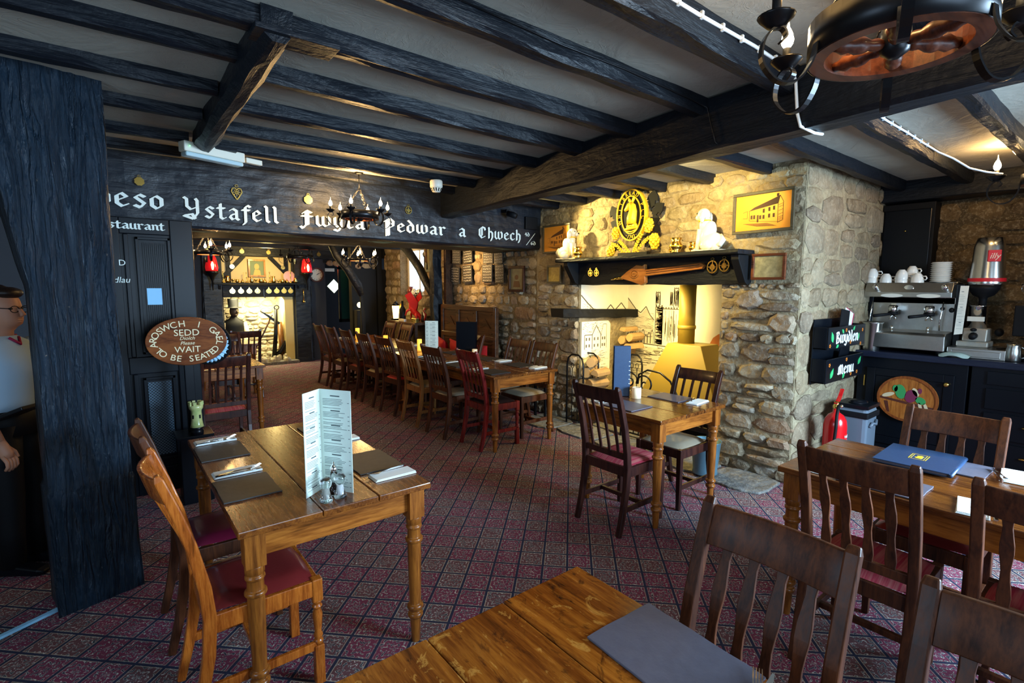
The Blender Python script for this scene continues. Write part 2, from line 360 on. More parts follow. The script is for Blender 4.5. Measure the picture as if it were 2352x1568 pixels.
def text_mb(mb, txt, size, fr, depth=0.002, align='CENTER', shear=0, sx=1.0):
    cu = bpy.data.curves.new('t', 'FONT'); cu.body = txt; cu.size = size; cu.align_x = align; cu.align_y = 'CENTER'; cu.extrude = depth/2; cu.resolution_u = 3; cu.shear = shear
    o = bpy.data.objects.new('t', cu); me = bpy.data.meshes.new_from_object(o)
    T = fr @ Matrix.Translation((0, 0, depth/2)) @ Matrix.Diagonal((sx, 1, 1, 1))
    mb.add([T @ v.co for v in me.vertices], [tuple(p.vertices) for p in me.polygons])
    bpy.data.objects.remove(o); bpy.data.curves.remove(cu); bpy.data.meshes.remove(me)
def hull2(pts):
    pts = sorted(set((round(x, 5), round(y, 5)) for x, y in pts))
    def half(ps):
        h = []
        for p in ps:
            while len(h) > 1 and (h[-1][0]-h[-2][0])*(p[1]-h[-2][1])-(h[-1][1]-h[-2][1])*(p[0]-h[-2][0]) <= 0: h.pop()
            h.append(p)
        return h
    a = half(pts); b = half(pts[::-1]); return a[:-1]+b[:-1]
GL = {  # blackletter pen skeletons, x-height = 1
 'o': (.55, [[(0, .75), (0, .25), (.2, .05)], [(0, .75), (.2, .95), (.42, .75), (.42, .28), (.2, .05)]]),
 'e': (.52, [[(0, .75), (0, .25), (.2, .05), (.42, .2)], [(0, .75), (.2, .95), (.4, .72), (.04, .45)]]),
 'c': (.48, [[(.38, .82), (.2, .95), (0, .75), (0, .25), (.2, .05), (.42, .2)]]),
 's': (.52, [[(.42, .82), (.22, .95), (.04, .75), (.4, .35), (.22, .05), (0, .18)]]),
 'a': (.58, [[(.02, .8), (.18, .95), (.38, .8), (.38, .15), (.5, .05)], [(.36, .55), (.1, .45), (0, .25), (.14, .05), (.36, .22)]]),
 't': (.46, [[(.12, 1.25), (.12, .15), (.25, .04), (.38, .15)], [(-.06, .92), (.34, .92)]]),
 'f': (.44, [[(.44, 1.2), (.28, 1.32), (.14, 1.15), (.14, -.1), (0, -.3)], [(-.05, .92), (.38, .92)]]),
 'l': (.34, [[(0, 1.4), (.1, 1.3), (.1, .15), (.24, .04)]]),
 'i': (.32, [[(-.02, .92), (.08, .85), (.08, .15), (.22, .04)], [(.05, 1.2), (.12, 1.15)]]),
 'r': (.5, [[(-.04, .92), (.06, .85), (.06, .12), (.16, .04)], [(.08, .78), (.28, .95), (.42, .82)]]),
 'w': (.9, [[(0, .98), (0, .25), (.16, .05), (.36, .22)], [(.36, .95), (.36, .22), (.52, .05), (.76, .25), (.76, .8), (.64, .98)]]),
 'y': (.55, [[(0, .95), (0, .3), (.18, .08), (.4, .25)], [(.4, .95), (.4, .1), (.2, -.32), (-.05, -.2)]]),
 'u': (.56, [[(0, .95), (0, .2), (.15, .05), (.38, .22)], [(.38, .95), (.38, .14), (.5, .04)]]),
 'n': (.56, [[(-.04, .92), (.04, .85), (.04, .05)], [(.04, .78), (.22, .95), (.4, .8), (.4, .14), (.52, .04)]]),
 'h': (.56, [[(0, 1.4), (.04, 1.3), (.04, .08)], [(.04, .75), (.22, .95), (.42, .75), (.42, .2), (.26, -.22)]]),
 'd': (.56, [[(.04, 1.35), (.2, 1.15), (.42, .8), (.42, .25), (.2, .05), (0, .25), (0, .7), (.2, .92), (.42, .75)]]),
 'Y': (.95, [[(0, 1.55), (.14, 1.42), (.14, .85), (.34, .62), (.62, .8)], [(.62, 1.5), (.7, 1.35), (.7, .35), (.45, -.12), (-.05, .1)], [(-.05, .1), (.4, .25), (.55, -.1)]]),
 'F': (.7, [[(.05, 1.12), (.28, 1.40), (.56, 1.22)], [(.24, 1.3), (.24, .1), (.02, -.28), (-.1, -.1)], [(.34, 1.3), (.34, .1)], [(-.02, .88), (.60, .88)]]),
 'P': (.8, [[(-.05, 1.05), (.2, 1.3), (.34, 1.4), (.62, 1.1), (.6, .62), (.4, .48)], [(.1, 1.15), (.1, -.45)], [(.26, 1.2), (.26, -.4)], [(.26, .9), (.55, .85)]]),
 'C': (.85, [[(.6, 1.3), (.34, 1.42), (.04, 1.1), (.04, .4), (.3, .05), (.62, .25)], [(.3, 1.3), (.3, .35)], [(.6, 1.3), (.66, 1.05)]]),
 'D': (.8, [[(.0, 1.35), (.4, 1.3), (.62, .9), (.6, .35), (.3, .02), (0, .1)], [(.16, 1.3), (.16, .15)]]),
 'B': (.75, [[(.1, 1.35), (.1, .05)], [(0, 1.3), (.4, 1.35), (.5, 1.1), (.2, .75), (.55, .55), (.5, .15), (.1, .05)]]),
 'M': (.95, [[(-.05, .2), (.1, .1), (.1, 1.0), (.3, 1.2), (.38, 1.0), (.38, .1)], [(.38, 1.0), (.6, 1.2), (.7, 1.0), (.7, .15), (.82, .05)]]),
 'm': (.9, [[(.04, .9), (.04, .05)], [(.04, .78), (.2, .95), (.36, .8), (.36, .05)], [(.36, .78), (.54, .95), (.7, .8), (.7, .14), (.8, .04)]]),
 '4': (.6, [[(.3, 1.3), (0, .6), (.5, .6)], [(.36, 1.0), (.36, .1)]]),
 '6': (.55, [[(.42, 1.2), (.15, 1.0), (.02, .5), (.2, .08), (.42, .3), (.36, .6), (.1, .6)]]),
 '/': (.4, [[(-.1, -.6), (.9, 1.2)]]), ' ': (.75, []),
}
def blackletter(mb, txt, xh, fr, nib=0.2, depth=0.003, track=0.1, sx=1.0, end=None, nang=40):
    x = 0.0; adv = []
    for ch in txt: adv.append(x); x += GL[ch][0]+track
    tot = x
    if end is not None: sx = end/(tot*xh)
    ca, sa = math.cos(math.radians(nang)), math.sin(math.radians(nang))
    nw, nt = nib/2, nib*0.16
    rect = [(ca*nw*a-sa*nt*b, sa*nw*a+ca*nt*b) for a in (-1, 1) for b in (-1, 1)]
    k = 0
    for ch, x0 in zip(txt, adv):
        for st in GL[ch][1]:
            for p, q in zip(st, st[1:]):
                h = hull2([(p[0]+a, p[1]+b) for a, b in rect]+[(q[0]+a, q[1]+b) for a, b in rect])
                k += 1
                mb.prism([((x0+a)*xh*sx, b*xh) for a, b in h], 0, depth+0.00012*(k % 7), fr)
def curve_text(mb, txt, size, fr, rx, ry, a0, a1, depth=0.003, flip=False, sx=1.0):
    """letters spread along an ellipse arc from angle a0 to a1 (degrees)"""
    n = len(txt)
    for i, ch in enumerate(txt):
        a = math.radians(a0+(a1-a0)*(i+0.5)/n)
        if ch == ' ': continue
        px, py = rx*math.cos(a), ry*math.sin(a)
        tx, ty = -rx*math.sin(a), ry*math.cos(a); L = math.hypot(tx, ty); tx, ty = tx/L, ty/L
        if not flip: tx, ty = -tx, -ty
        f2 = fr @ frame((px, py, 0), (tx, ty, 0), (-ty, tx, 0))
        text_mb(mb, ch, size, f2, depth, sx=sx)
# ---------------------------------------------------------------- stone builder
def stone_variants(n=14):
    out = []
    rs = random.Random(5)
    for k in range(n):
        m = rs.choice((7, 8, 9)); vs = []; fs = []
        base = []
        for i in range(m):
            a = 2*PI*(i+rs.uniform(-.2, .2))/m; c, s = math.cos(a), math.sin(a)
            q = (abs(c)**3.2+abs(s)**3.2)**(-1/3.2)*rs.uniform(.86, 1.03); base.append((c*q*.5, s*q*.5))
        for f, z in ((1.0, 0.0), (0.97, 0.62), (0.74, 0.98)):
            for x, y in base: vs.append((x*f+rs.uniform(-.02, .02), y*f+rs.uniform(-.02, .02), z*rs.uniform(.86, 1.08)))
        vs.append((rs.uniform(-.1, .1), rs.uniform(-.1, .1), rs.uniform(.9, 1.15)))
        for j in range(2):
            for i in range(m):
                i2 = (i+1) % m; fs.append((j*m+i, j*m+i2, (j+1)*m+i2, (j+1)*m+i))
        for i in range(m): fs.append((2*m+i, 2*m+(i+1) % m, 3*m))
        me = bpy.data.meshes.new('stone'); me.from_pydata(vs, [], fs); out.append(me)
    return out
STV = {}
def stones(parent, O, u, n, U, Z, h, mname, seed, excl=(), depth=0.045, ratio=(1.1, 2.4), gap=0.012, name='stone', limit=300):
    """coursed rubble on the plane O + a*u + z*Z, facing n; a in U, z in Z; h=(min,max) course height"""
    if mname not in STV:
        STV[mname] = stone_variants()
        for me in STV[mname]: me.materials.append(M[mname])
    rs = random.Random(seed); u = V(u); n = V(n); zz = V((0, 0, 1)); O = V(O); cnt = 0
    z = Z[0]
    while z < Z[1]-0.02:
        ch = min(rs.uniform(*h), Z[1]-z)
        if Z[1]-z-ch < h[0]*.6: ch = Z[1]-z
        a = U[0]-rs.uniform(0, .1)
        while a < U[1]:
            w = ch*rs.uniform(*ratio); a1 = min(a+w, U[1]); a0 = max(a, U[0])
            if U[1]-a1 < .05: a1 = U[1]
            w = a1-a0
            cells = [(a0, a1, z, z+ch)]
            if ch > h[0]*1.5 and rs.random() < .28: cells = [(a0, a1, z, z+ch*.5), (a0, a1, z+ch*.5, z+ch)]
            if w > .03:
                for (p, q, r, s) in cells:
                    dz = rs.uniform(-.008, .008); r += dz; s += dz
                    bad = False
                    for e in excl:
                        if p < e[1]-.005 and q > e[0]+.005 and r < e[3]-.005 and s > e[2]+.005:
                            # clip to the outside where simple
                            if p < e[0]-.04: q = e[0]
                            elif q > e[1]+.04: p = e[1]
                            elif r < e[2]-.04: s = e[2]
                            elif s > e[3]+.04: r = e[3]
                            else: bad = True
                    if bad or cnt >= limit: continue
                    cnt += 1
                    o = bpy.data.objects.new(name, rs.choice(STV[mname])); C.objects.link(o); o.parent = parent
                    sw, shh, sd = (q-p-gap)*1.04, (s-r-gap)*1.04, depth*rs.uniform(.6, 1.25)
                    c = O+u*((p+q)/2)+zz*((r+s)/2)
                    fl = 1 if u.cross(zz).dot(n) > 0 else -1
                    t = rs.uniform(-.06, .06); uu = (u*math.cos(t)+zz*math.sin(t)); vv = (zz*math.cos(t)-u*math.sin(t))
                    if fl < 0: uu = -uu
                    o.matrix_local = Matrix(((uu.x*sw, vv.x*shh, n.x*sd, c.x), (uu.y*sw, vv.y*shh, n.y*sd, c.y), (uu.z*sw, vv.z*shh, n.z*sd, c.z), (0, 0, 0, 1)))
            a += max(w, .04) if a1 < U[1] else 9
        z += ch
    return cnt
def rough_beam(mb, p0, p1, w, h, n=24, amp=0.006, seed=1, side=None, cham=0.008, sag=0):
    """hewn beam: chamfered section swept from p0 to p1 with small irregularities; centre line given"""
    p0, p1 = V(p0), V(p1); d = (p1-p0).normalized(); side = V(side) if side else V((0, 0, 1)).cross(d).normalized()
    up = d.cross(side).normalized(); up = up if up.z >= 0 else -up
    sec = [(-w/2+cham, -h/2), (0, -h/2), (w/2-cham, -h/2), (w/2, -h/2+cham), (w/2, 0), (w/2, h/2), (-w/2, h/2), (-w/2, 0), (-w/2, -h/2+cham)]
    m = len(sec); vs = []; fs = []
    for i in range(n+1):
        t = i/n; c = p0.lerp(p1, t)+V((0, 0, -sag*4*t*(1-t)))
        for j, (a, b) in enumerate(sec):
            q = noise.noise(V((i*.37+seed*9.1, j*1.7, seed)))*amp*1.6; q2 = noise.noise(V((i*.31+seed*3.3, j*2.1, seed+5)))*amp*1.6
            vs.append(c+side*(a+q)+up*(b+(q2 if b < h/2 else 0)))
    for i in range(n):
        for j in range(m):
            j2 = (j+1) % m; fs.append((i*m+j, i*m+j2, (i+1)*m+j2, (i+1)*m+j))
    fs.append(tuple(range(m))[::-1]); fs.append(tuple(n*m+j for j in range(m)))
    mb.add(vs, fs)

# ---------------------------------------------------------------- floor and ceiling
o = MB().b2((-1.9, -1.8, -.1), (6.4, 12.8, 0)).build('floor', M['carpet']); struct(o); floor = o
rs = random.Random(3)
hl = [(3.86, 4.33, 1.80, 2.30), (3.90, 4.33, 2.32, 2.95), (3.84, 4.33, 2.97, 3.55), (3.88, 4.33, 3.57, 4.15), (3.80, 4.33, 4.17, 4.75)]
for x0, x1, y0, y1 in hl:
    mb = MB(); pl = []
    for k in range(14):
        a = 2*PI*k/14; c, s = math.cos(a), math.sin(a); q = (abs(c)**6+abs(s)**6)**(-1/6)*rs.uniform(.93, 1.0)
        pl.append(((x0+x1)/2+c*q*(x1-x0)/2, (y0+y1)/2+s*q*(y1-y0)/2))
    mb.prism(pl, 0.0, 0.022); mb.build('hearth_slab', M['slab'], floor, bevel=.006)
for y0, y1 in ((2.50, 3.3), (3.32, 4.18)): MB().b2((4.34, y0, 0), (5.18, y1, .03)).build('hearth_slab', M['slab'], floor, bevel=.006)

ceil = struct(MB().b2((-1.9, -1.8, 2.62), (6.4, 4.95, 2.72)).build('ceiling', M['plaster']))
JX = []
def joist(x0, x1, y, w=.085, zb=2.545, seed=1, parent=ceil, mat='black'):
    mb = MB(); rough_beam(mb, (x0, y+w/2, (zb+2.63)/2), (x1, y+w/2, (zb+2.63)/2), w, 2.63-zb, n=int((x1-x0)*9)+2, amp=.007, seed=seed, cham=.012)
    return mb.build('joist', M[mat], parent)
def mbx(y): return 2.50+0.1*(y-1.12)       # front face of the main beam
for k, (y, w, zb) in enumerate([(.58, .08, 2.53), (1.10, .085, 2.50), (1.58, .075, 2.535), (2.08, .08, 2.54)]):
    joist(-1.8, mbx(y)+.05, y, w, zb, k+1)
for k, (y, w, zb) in enumerate([(2.57, .085, 2.54), (3.11, .085, 2.545), (3.61, .08, 2.548), (4.10, .08, 2.55), (4.52, .08, 2.55)]): joist(.60, mbx(y)+.05, y, w, zb, k+11)
for k, (y, w) in enumerate([(2.46, .075), (2.95, .08), (3.46, .075), (4.05, .08), (4.50, .08)]): joist(-1.8, .50, y, w, 2.56, k+21)
for k, y in enumerate([-1.2, -.7, -.1]): joist(-1.8, mbx(y)+.05, y, .08, 2.54, k+31)
for k, y in enumerate([-.9, -.35, .12, .62, 1.09, 1.57]): joist(mbx(y)+.1, 6.0, y, .085, 2.53, k+41)
for k, y in enumerate([2.05, 2.55, 3.05, 3.6, 4.1, 4.55]): joist(mbx(y)+.1, 4.36, y, .085, 2.54, k+51)
mb = MB(); rough_beam(mb, (.55, 2.06, 2.565), (.57, 4.0, 2.555), .11, .13, 20, .008, 7, cham=.03); mb.build('cross_beam', M['blacky'], ceil)
mb = MB(); rough_beam(mb, (mbx(-1.75)+.09, -1.75, 2.49), (mbx(4.92)+.09, 4.92, 2.485), .17, .27, 46, .008, 9, cham=.02, sag=.012); mb.build('main_beam', M['blacky'], ceil)
# a thin batten plate where the cross beam meets the joist
MB().box((.62, 2.10, 2.535), (.3, .13, .02)).build('mending_plate', M['black'], ceil, bevel=.003)
MB().box((.62, 4.03, 2.535), (.3, .10, .02)).build('mending_plate', M['black'], ceil, bevel=.003)

ceil2 = struct(MB().b2((-1.9, 5.80, 2.40), (6.4, 12.8, 2.50)).build('ceiling', M['plaster']))
for k, y in enumerate([6.6, 7.6, 8.7, 9.9]):
    mb = MB(); rough_beam(mb, (-.2, y, 2.34), (4.36, y, 2.34), .14, .13, 24, .008, 60+k); mb.build('joist', M['black'], ceil2)

# ---------------------------------------------------------------- walls round the front room
lw = struct(MB().b2((-1.9, 4.92, 0), (.06, 5.85, 2.10)).build('wall_left_partition', M['bluewall']))
for x in (-1.25, -.80, -.40): MB().b2((x, 4.90, 0), (x+.04, 4.93, 2.1)).build('panel_moulding', M['bmatt'], lw, bevel=.004)
struct(MB().b2((-1.95, -1.8, 0), (-1.85, .4, 2.62)).b2((-1.95, 1.6, 0), (-1.85, 4.95, 2.62)).b2((-1.95, .4, 0), (-1.85, 1.6, 1.0)).b2((-1.95, .4, 2.1), (-1.85, 1.6, 2.62)).build('wall_left', M['plaster']))
fw = MB()
xs = [-1.9, .15, 1.65, 2.85, 4.35, 6.4]
for a, b in ((0, 1), (2, 3), (4, 5)): fw.b2((xs[a], -1.8, 0), (xs[b], -1.6, 2.62))
for a, b in ((1, 2), (3, 4)): fw.b2((xs[a], -1.8, 0), (xs[b], -1.6, .95)); fw.b2((xs[a], -1.8, 2.2), (xs[b], -1.6, 2.62))
struct(fw.build('wall_front', M['plaster']))
for k, (a, b) in enumerate(((.15, 1.65), (2.85, 4.35))):
    mb = MB().b2((a, -1.76, .95), (b, -1.70, 1.01)).b2((a, -1.76, 2.14), (b, -1.70, 2.2)).b2((a, -1.76, .95), (a+.06, -1.70, 2.2)).b2((b-.06, -1.76, .95), (b, -1.70, 2.2)).b2(((a+b)/2-.02, -1.75, .95), ((a+b)/2+.02, -1.71, 2.2)).b2((a, -1.75, 1.56), (b, -1.71, 1.6))
    struct(mb.build('window_%d' % (k+1), M['cream']))
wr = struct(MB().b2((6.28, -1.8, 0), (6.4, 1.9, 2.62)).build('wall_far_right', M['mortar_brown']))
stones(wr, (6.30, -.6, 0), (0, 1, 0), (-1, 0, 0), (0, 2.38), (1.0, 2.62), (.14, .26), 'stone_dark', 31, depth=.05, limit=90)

# ---------------------------------------------------------------- stone wall with the fireplace, right
wm = MB()
wm.b2((4.33, 1.78, 0), (5.25, 2.44, 2.62))                       # right pier
wm.b2((4.33, 4.20, 0), (5.25, 4.95, 2.62))                       # left pier
wm.b2((4.33, 2.44, 1.66), (5.25, 4.20, 2.62))                    # above the opening
wm.b2((5.22, 2.44, 0), (5.35, 4.20, 1.66))                       # back of the niche
wall = struct(wm.build('wall_right', M['mortar']))
n1 = stones(wall, (4.352, 0, 0), (0, 1, 0), (-1, 0, 0), (1.77, 2.44), (0, 1.66), (.085, .19), 'stone', 3, depth=.06)
n2 = stones(wall, (4.352, 0, 0), (0, 1, 0), (-1, 0, 0), (4.20, 4.93), (0, 1.66), (.085, .18), 'stone', 4, depth=.06)
n3 = stones(wall, (4.345, 0, 0), (0, 1, 0), (-1, 0, 0), (1.77, 4.93), (1.66, 2.60), (.10, .22), 'stone_pale', 5, depth=.032, ratio=(1.2, 2.8), gap=.004, limit=300-n1-n2)
rw = struct(MB().b2((4.34, 1.775, 0), (6.4, 1.80, 2.62)).b2((5.24, 1.79, 0), (6.4, 2.44, 2.62)).build('wall_right_return', M['mortar']))
stones(rw, (0, 1.790, 0), (1, 0, 0), (0, -1, 0), (4.33, 6.28), (0, 2.60), (.15, .30), 'stone_warm', 6, depth=.038, gap=.004, ratio=(1.0, 2.0), limit=220)
# rest of the right wall beyond the lintel
w2 = MB()
w2.b2((4.33, 4.95, 0), (5.0, 7.90, 2.45)).b2((4.33, 8.80, 0), (5.0, 9.5, 2.45)).b2((4.33, 7.9, 0), (5.0, 8.8, 1.45)).b2((4.33, 7.9, 2.32), (5.0, 8.8, 2.45))
wall2 = struct(w2.build('wall_right_rear', M['mortar_dark']))
stones(wall2, (4.352, 0, 0), (0, 1, 0), (-1, 0, 0), (4.95, 7.6), (0, 2.1), (.10, .21), 'stone', 8, depth=.05, ratio=(1.0, 2.0), limit=190)
stones(wall2, (4.352, 0, 0), (0, 1, 0), (-1, 0, 0), (7.6, 9.45), (.9, 2.4), (.12, .22), 'stone', 9, excl=[(7.9, 8.8, 1.45, 2.32)], depth=.05, ratio=(1.1, 2.0), limit=100)
wn = struct(MB().b2((4.48, 7.9, 1.45), (4.54, 7.97, 2.32)).b2((4.48, 8.73, 1.45), (4.54, 8.8, 2.32)).b2((4.48, 7.97, 1.45), (4.54, 8.73, 1.52)).b2((4.48, 7.97, 2.25), (4.54, 8.73, 2.32)).b2((4.49, 8.33, 1.52), (4.53, 8.37, 2.25)).b2((4.49, 8.12, 1.52), (4.53, 8.15, 2.25)).build('window_3', M['china']))
MB().b2((4.505, 7.95, 1.5), (4.51, 8.75, 2.27)).build('pane', mat('frosted_daylit_pane', (.7, .8, .9), .3, emit=(.6, .8, 1), es=1.6), wn)
# window sill shelf with small pots is further down

# ---------------------------------------------------------------- lintel wall between the rooms
wb = struct(MB().b2((-1.9, 4.95, 2.30), (4.45, 5.85, 2.62)).build('wall_lintel', M['bluewall']))
mb = MB(); rough_beam(mb, (-1.9, 4.99, 2.345), (4.32, 4.99, 2.345), .22, .53, 60, .008, 12, cham=.015); lint = mb.build('lintel_beam', M['lintel'], wb)
mb = MB(); rough_beam(mb, (-1.9, 5.48, 2.20), (4.32, 5.48, 2.20), .74, .24, 60, .014, 13, cham=.03); mb.build('lintel_soffit', M['lintelsoffit'], wb)
MB().b2((4.05, 4.84, 2.31), (4.24, 4.90, 2.46)).build('corner_block', M['bmatt'], wb, bevel=.006)
L = MB()
def lint_text(txt, x0, x1, zb, xh, nib=.19): blackletter(L, txt, xh, frame((x0, 4.871, zb), (1, 0, 0), (0, 0, 1)), nib=nib, depth=.004, end=x1-x0, track=.2)
lint_text('croeso', -.20, .44, 2.205, .105)
lint_text('Ystafell', .54, 1.27, 2.165, .098)
lint_text('Fwyta', 1.44, 2.06, 2.165, .095)
lint_text('Pedwar', 2.24, 2.97, 2.165, .092)
lint_text('a', 3.12, 3.23, 2.165, .095)
lint_text('Chwech', 3.38, 4.02, 2.165, .09)
blackletter(L, '4d', .036, frame((4.06, 4.871, 2.225), (1, 0, 0), (0, 0, 1)), nib=.2, end=.08)
blackletter(L, '6d', .036, frame((4.155, 4.871, 2.125), (1, 0, 0), (0, 0, 1)), nib=.2, end=.085)
L.prism([(4.075, 2.12), (4.085, 2.12), (4.225, 2.27), (4.215, 2.27)], -.0, .004, frame((0, 4.871, 0), (1, 0, 0), (0, 0, 1)))
lt = L.build('painted_lettering', M['wpaint'], wb); lt['label'] = 'white painted gothic lettering'

# ---------------------------------------------------------------- back room: end wall with second fireplace
bw = MB()
bw.b2((-.3, 11.3, 0), (1.80, 12.1, 2.42)).b2((3.10, 11.3, 0), (3.78, 12.1, 2.42)).b2((1.80, 11.45, 1.66), (3.10, 12.1, 2.42)).b2((1.80, 12.0, 0), (3.10, 12.1, 1.66))
wend = struct(bw.build('wall_back', M['bluewall']))
MB().b2((1.80, 11.40, 1.66), (3.10, 11.45, 2.2)).build('cream_plaster', mat('cream_wall_plaster', (.62, .50, .28), .8), wend)
for (a, b) in [((1.93, 1.66), (1.93, 2.2)), ((3.0, 1.66), (3.0, 2.2)), ((1.80, 1.74), (2.22, 2.2)), ((3.1, 1.75), (2.68, 2.2))]:
    mb = MB(); rough_beam(mb, (a[0], 11.39, a[1]), (b[0], 11.39, b[1]), .05, .075, 8, .004, 3, side=(0, 1, 0)); mb.build('timber_brace', M['black'], wend)
mb = MB(); rough_beam(mb, (1.2, 11.26, 2.27), (4.8, 11.26, 2.27), .2, .17, 30, .008, 77); mb.build('chimney_beam', M['black'], wend)
MB().b2((1.79, 11.28, 1.38), (3.11, 11.44, 1.62)).build('hearth_lintel', M['black'], wend, bevel=.01)
for x in (1.62, 3.27):
    mb = MB(); rough_beam(mb, (x, 11.27, 0), (x, 11.27, 2.2), .14, .30, 20, .01, int(x*10), side=(0, 1, 0)); mb.build('chimney_post', M['lintel'], wend)
mb = MB(); rough_beam(mb, (3.45, 11.26, 0), (3.42, 11.26, 2.2), .06, .05, 20, .012, 5, side=(0, 1, 0)); mb.build('timber_strip', M['black'], wend)
mb = MB(); rough_beam(mb, (1.44, 11.26, 0), (1.50, 11.26, 2.1), .06, .06, 20, .02, 6, side=(0, 1, 0)); mb.build('timber_strip', M['black'], wend)
stones(wend, (0, 11.99, 0), (1, 0, 0), (0, -1, 0), (1.82, 3.08), (.1, 1.5), (.08, .17), 'stone_white', 21, depth=.07, limit=120)
MB().b2((1.80, 11.975, 0), (3.10, 11.985, 1.66)).build('whitewashed_backing', M['stone_white'], wend)
MB().b2((2.93, 11.35, 0), (3.10, 12.0, 1.38)).build('painted_jamb', mat('yellow_painted_jamb', (.72, .60, .28), .7), wend)
MB().b2((1.75, 11.1, 0), (3.12, 12.0, .06)).build('hearth_slab', M['slab'], wend)
rs = random.Random(9)
if 'stone_white' in STV:
    for k in range(46):
        o = bpy.data.objects.new('pebble', rs.choice(STV['stone_white'])); C.objects.link(o); o.parent = wend
        o.location = (rs.uniform(2.25, 2.98), rs.uniform(11.16, 11.6), .06); o.rotation_euler = (0, 0, rs.uniform(0, 6)); s_ = rs.uniform(.09, .15); o.scale = (s_, s_*.8, rs.uniform(.06, .13))
# passage beyond, black doors and partition
pw = struct(MB().b2((3.78, 12.1, 0), (6.4, 12.2, 2.42)).b2((3.74, 11.3, 2.1), (4.9, 11.5, 2.42)).build('wall_passage', M['bmatt']))
stones(pw, (0, 11.3, 0), (1, 0, 0), (0, -1, 0), (3.80, 4.36), (2.02, 2.16), (.1, .14), 'stone', 41, depth=.03, limit=10)
part = MB().b2((3.66, 9.42, 0), (4.33, 9.5, 1.93)).b2((3.62, 9.38, 0), (3.70, 9.52, 2.4)).b2((4.12, 9.36, 0), (4.22, 9.50, 2.4)).b2((3.66, 9.42, 2.14), (4.33, 9.5, 2.4))
pt = struct(part.build('wall_partition', M['bmatt']))
stones(pt, (0, 9.46, 0), (1, 0, 0), (0, -1, 0), (3.7, 4.12), (1.93, 2.14), (.09, .12), 'stone', 42, depth=.03, limit=12)
d1 = struct(MB().b2((3.84, 11.7, 0), (4.56, 11.75, 2.0)).build('door_2', M['bmatt']))
dm = [(0, -.155), (.15, 0), (0, .155), (-.15, 0)]
MB().prism(dm, 0, .012, frame((4.10, 11.70, 1.60), (1, 0, 0), (0, 0, 1))).build('diamond_window', mat('daylit_diamond_pane', (.8, 1, .8), .3, emit=(.85, 1, .8), es=1.5), d1)
MB().b2((3.85, 11.68, 1.93), (4.12, 11.70, 2.0)).build('notice_plate', M['cream'], d1)
# glazed cabinet leaf beside the passage door
d2 = struct(MB().b2((3.60, 10.0, .9), (3.64, 10.04, 2.0)).b2((3.86, 10.0, 0), (3.92, 10.04, 2.2)).b2((3.60, 10.0, .9), (3.9, 10.04, .96)).b2((3.60, 10.0, 1.93), (3.9, 10.04, 1.98)).build('door_3', M['bpaint']))
MB().b2((3.63, 10.01, .95), (3.87, 10.02, 1.94)).build('pane', mat('dark_green_glass', (.01, .05, .05), .1), d2)
for z in (1.22, 1.45, 1.66, 1.84): MB().b2((3.66, 10.06, z), (3.85, 10.10, z+.015)).build('shelf', mat('green_lit_edge', (.1, .5, .4), .4, emit=(.1, .9, .6), es=.25) , d2)
struct(MB().b2((-.4, 5.85, 0), (-.3, 12.2, 2.42)).build('wall_back_left', M['bluewall']))
# front door leaf of the doorway, black, standing open under the lintel
dr = MB()
X0, X1 = .02, .57
for a, b in (((X0, 0), (X0+.09, 2.12)), ((X1-.15, 0), (X1, 2.12)), ((X0+.09, 2.0), (X1-.15, 2.12)), ((X0+.09, .95), (X1-.15, 1.08)), ((X0+.09, 0), (X1-.15, .2)), ((.13, .2), (.16, .95)), ((.13, 1.08), (.16, 2.0))):
    dr.b2((a[0], 4.76, a[1]), (b[0], 4.80, b[1]))
door = struct(dr.build('door_1', M['bpaint'], bevel=.006))
MB().b2((X0+.02, 4.785, .1), (X1-.1, 4.79, 2.05)).build('door_panel', M['bpaint'], door)
rib = MB()
for k in range(12): rib.b2((.245+k*.0125, 4.772, 1.14), (.252+k*.0125, 4.786, 1.94))
rib.build('reeded_glass', M['bpaint'], door)
g = mat('patterned_glass', (.04, .07, .1), .25); t = NT(g); ck = t.n('ShaderNodeTexChecker'); ck.inputs['Scale'].default_value = 90; t.l(t.coord(), ck.inputs['Vector']); t.base(t.mix(ck.outputs['Fac'], (.012, .02, .03), (.07, .11, .15)))
MB().b2((.215, 4.77, .30), (.37, 4.786, .88)).build('patterned_glass', g, door)
for x0, x1, z0, z1 in ((.20, .22, 1.10, 1.98), (.40, .42, 1.10, 1.98), (.20, .42, 1.96, 1.98), (.20, .42, 1.10, 1.12), (.19, .21, .26, .92), (.375, .395, .26, .92), (.19, .395, .9, .92), (.19, .395, .26, .28)):
    MB().b2((x0, 4.75, z0), (x1, 4.775, z1)).build('moulding', M['bpaint'], door, bevel=.003)
MB().b2((.252, 4.765, 1.475), (.345, 4.768, 1.60)).build('blue_paper_notice', mat('pale_blue_paper', (.25, .55, .85), .6), door)
MB().box((.47, 4.745, 1.30), (.05, .02, .14)).tube([(.50, 4.74, 1.36), (.50, 4.70, 1.36), (.50, 4.70, 1.24), (.50, 4.74, 1.24)], .009).build('door_handle', M['iron'], door, bevel=.003)
T = MB(); F0 = frame((0, 4.758, 0), (1, 0, 0), (0, 0, 1))
blackletter(T, 'staurant', .042, frame((.055, 4.759, 2.035), (1, 0, 0), (0, 0, 1)), nib=.2, end=.345, depth=.002)
text_mb(T, 'D', .06, frame((.115, 4.755, 1.785), (1, 0, 0), (0, 0, 1)), .002); text_mb(T, 'dlau', .06, frame((.105, 4.755, 1.66), (1, 0, 0), (0, 0, 1)), .002, shear=.2)
T.build('painted_lettering', M['wpaint'], door)
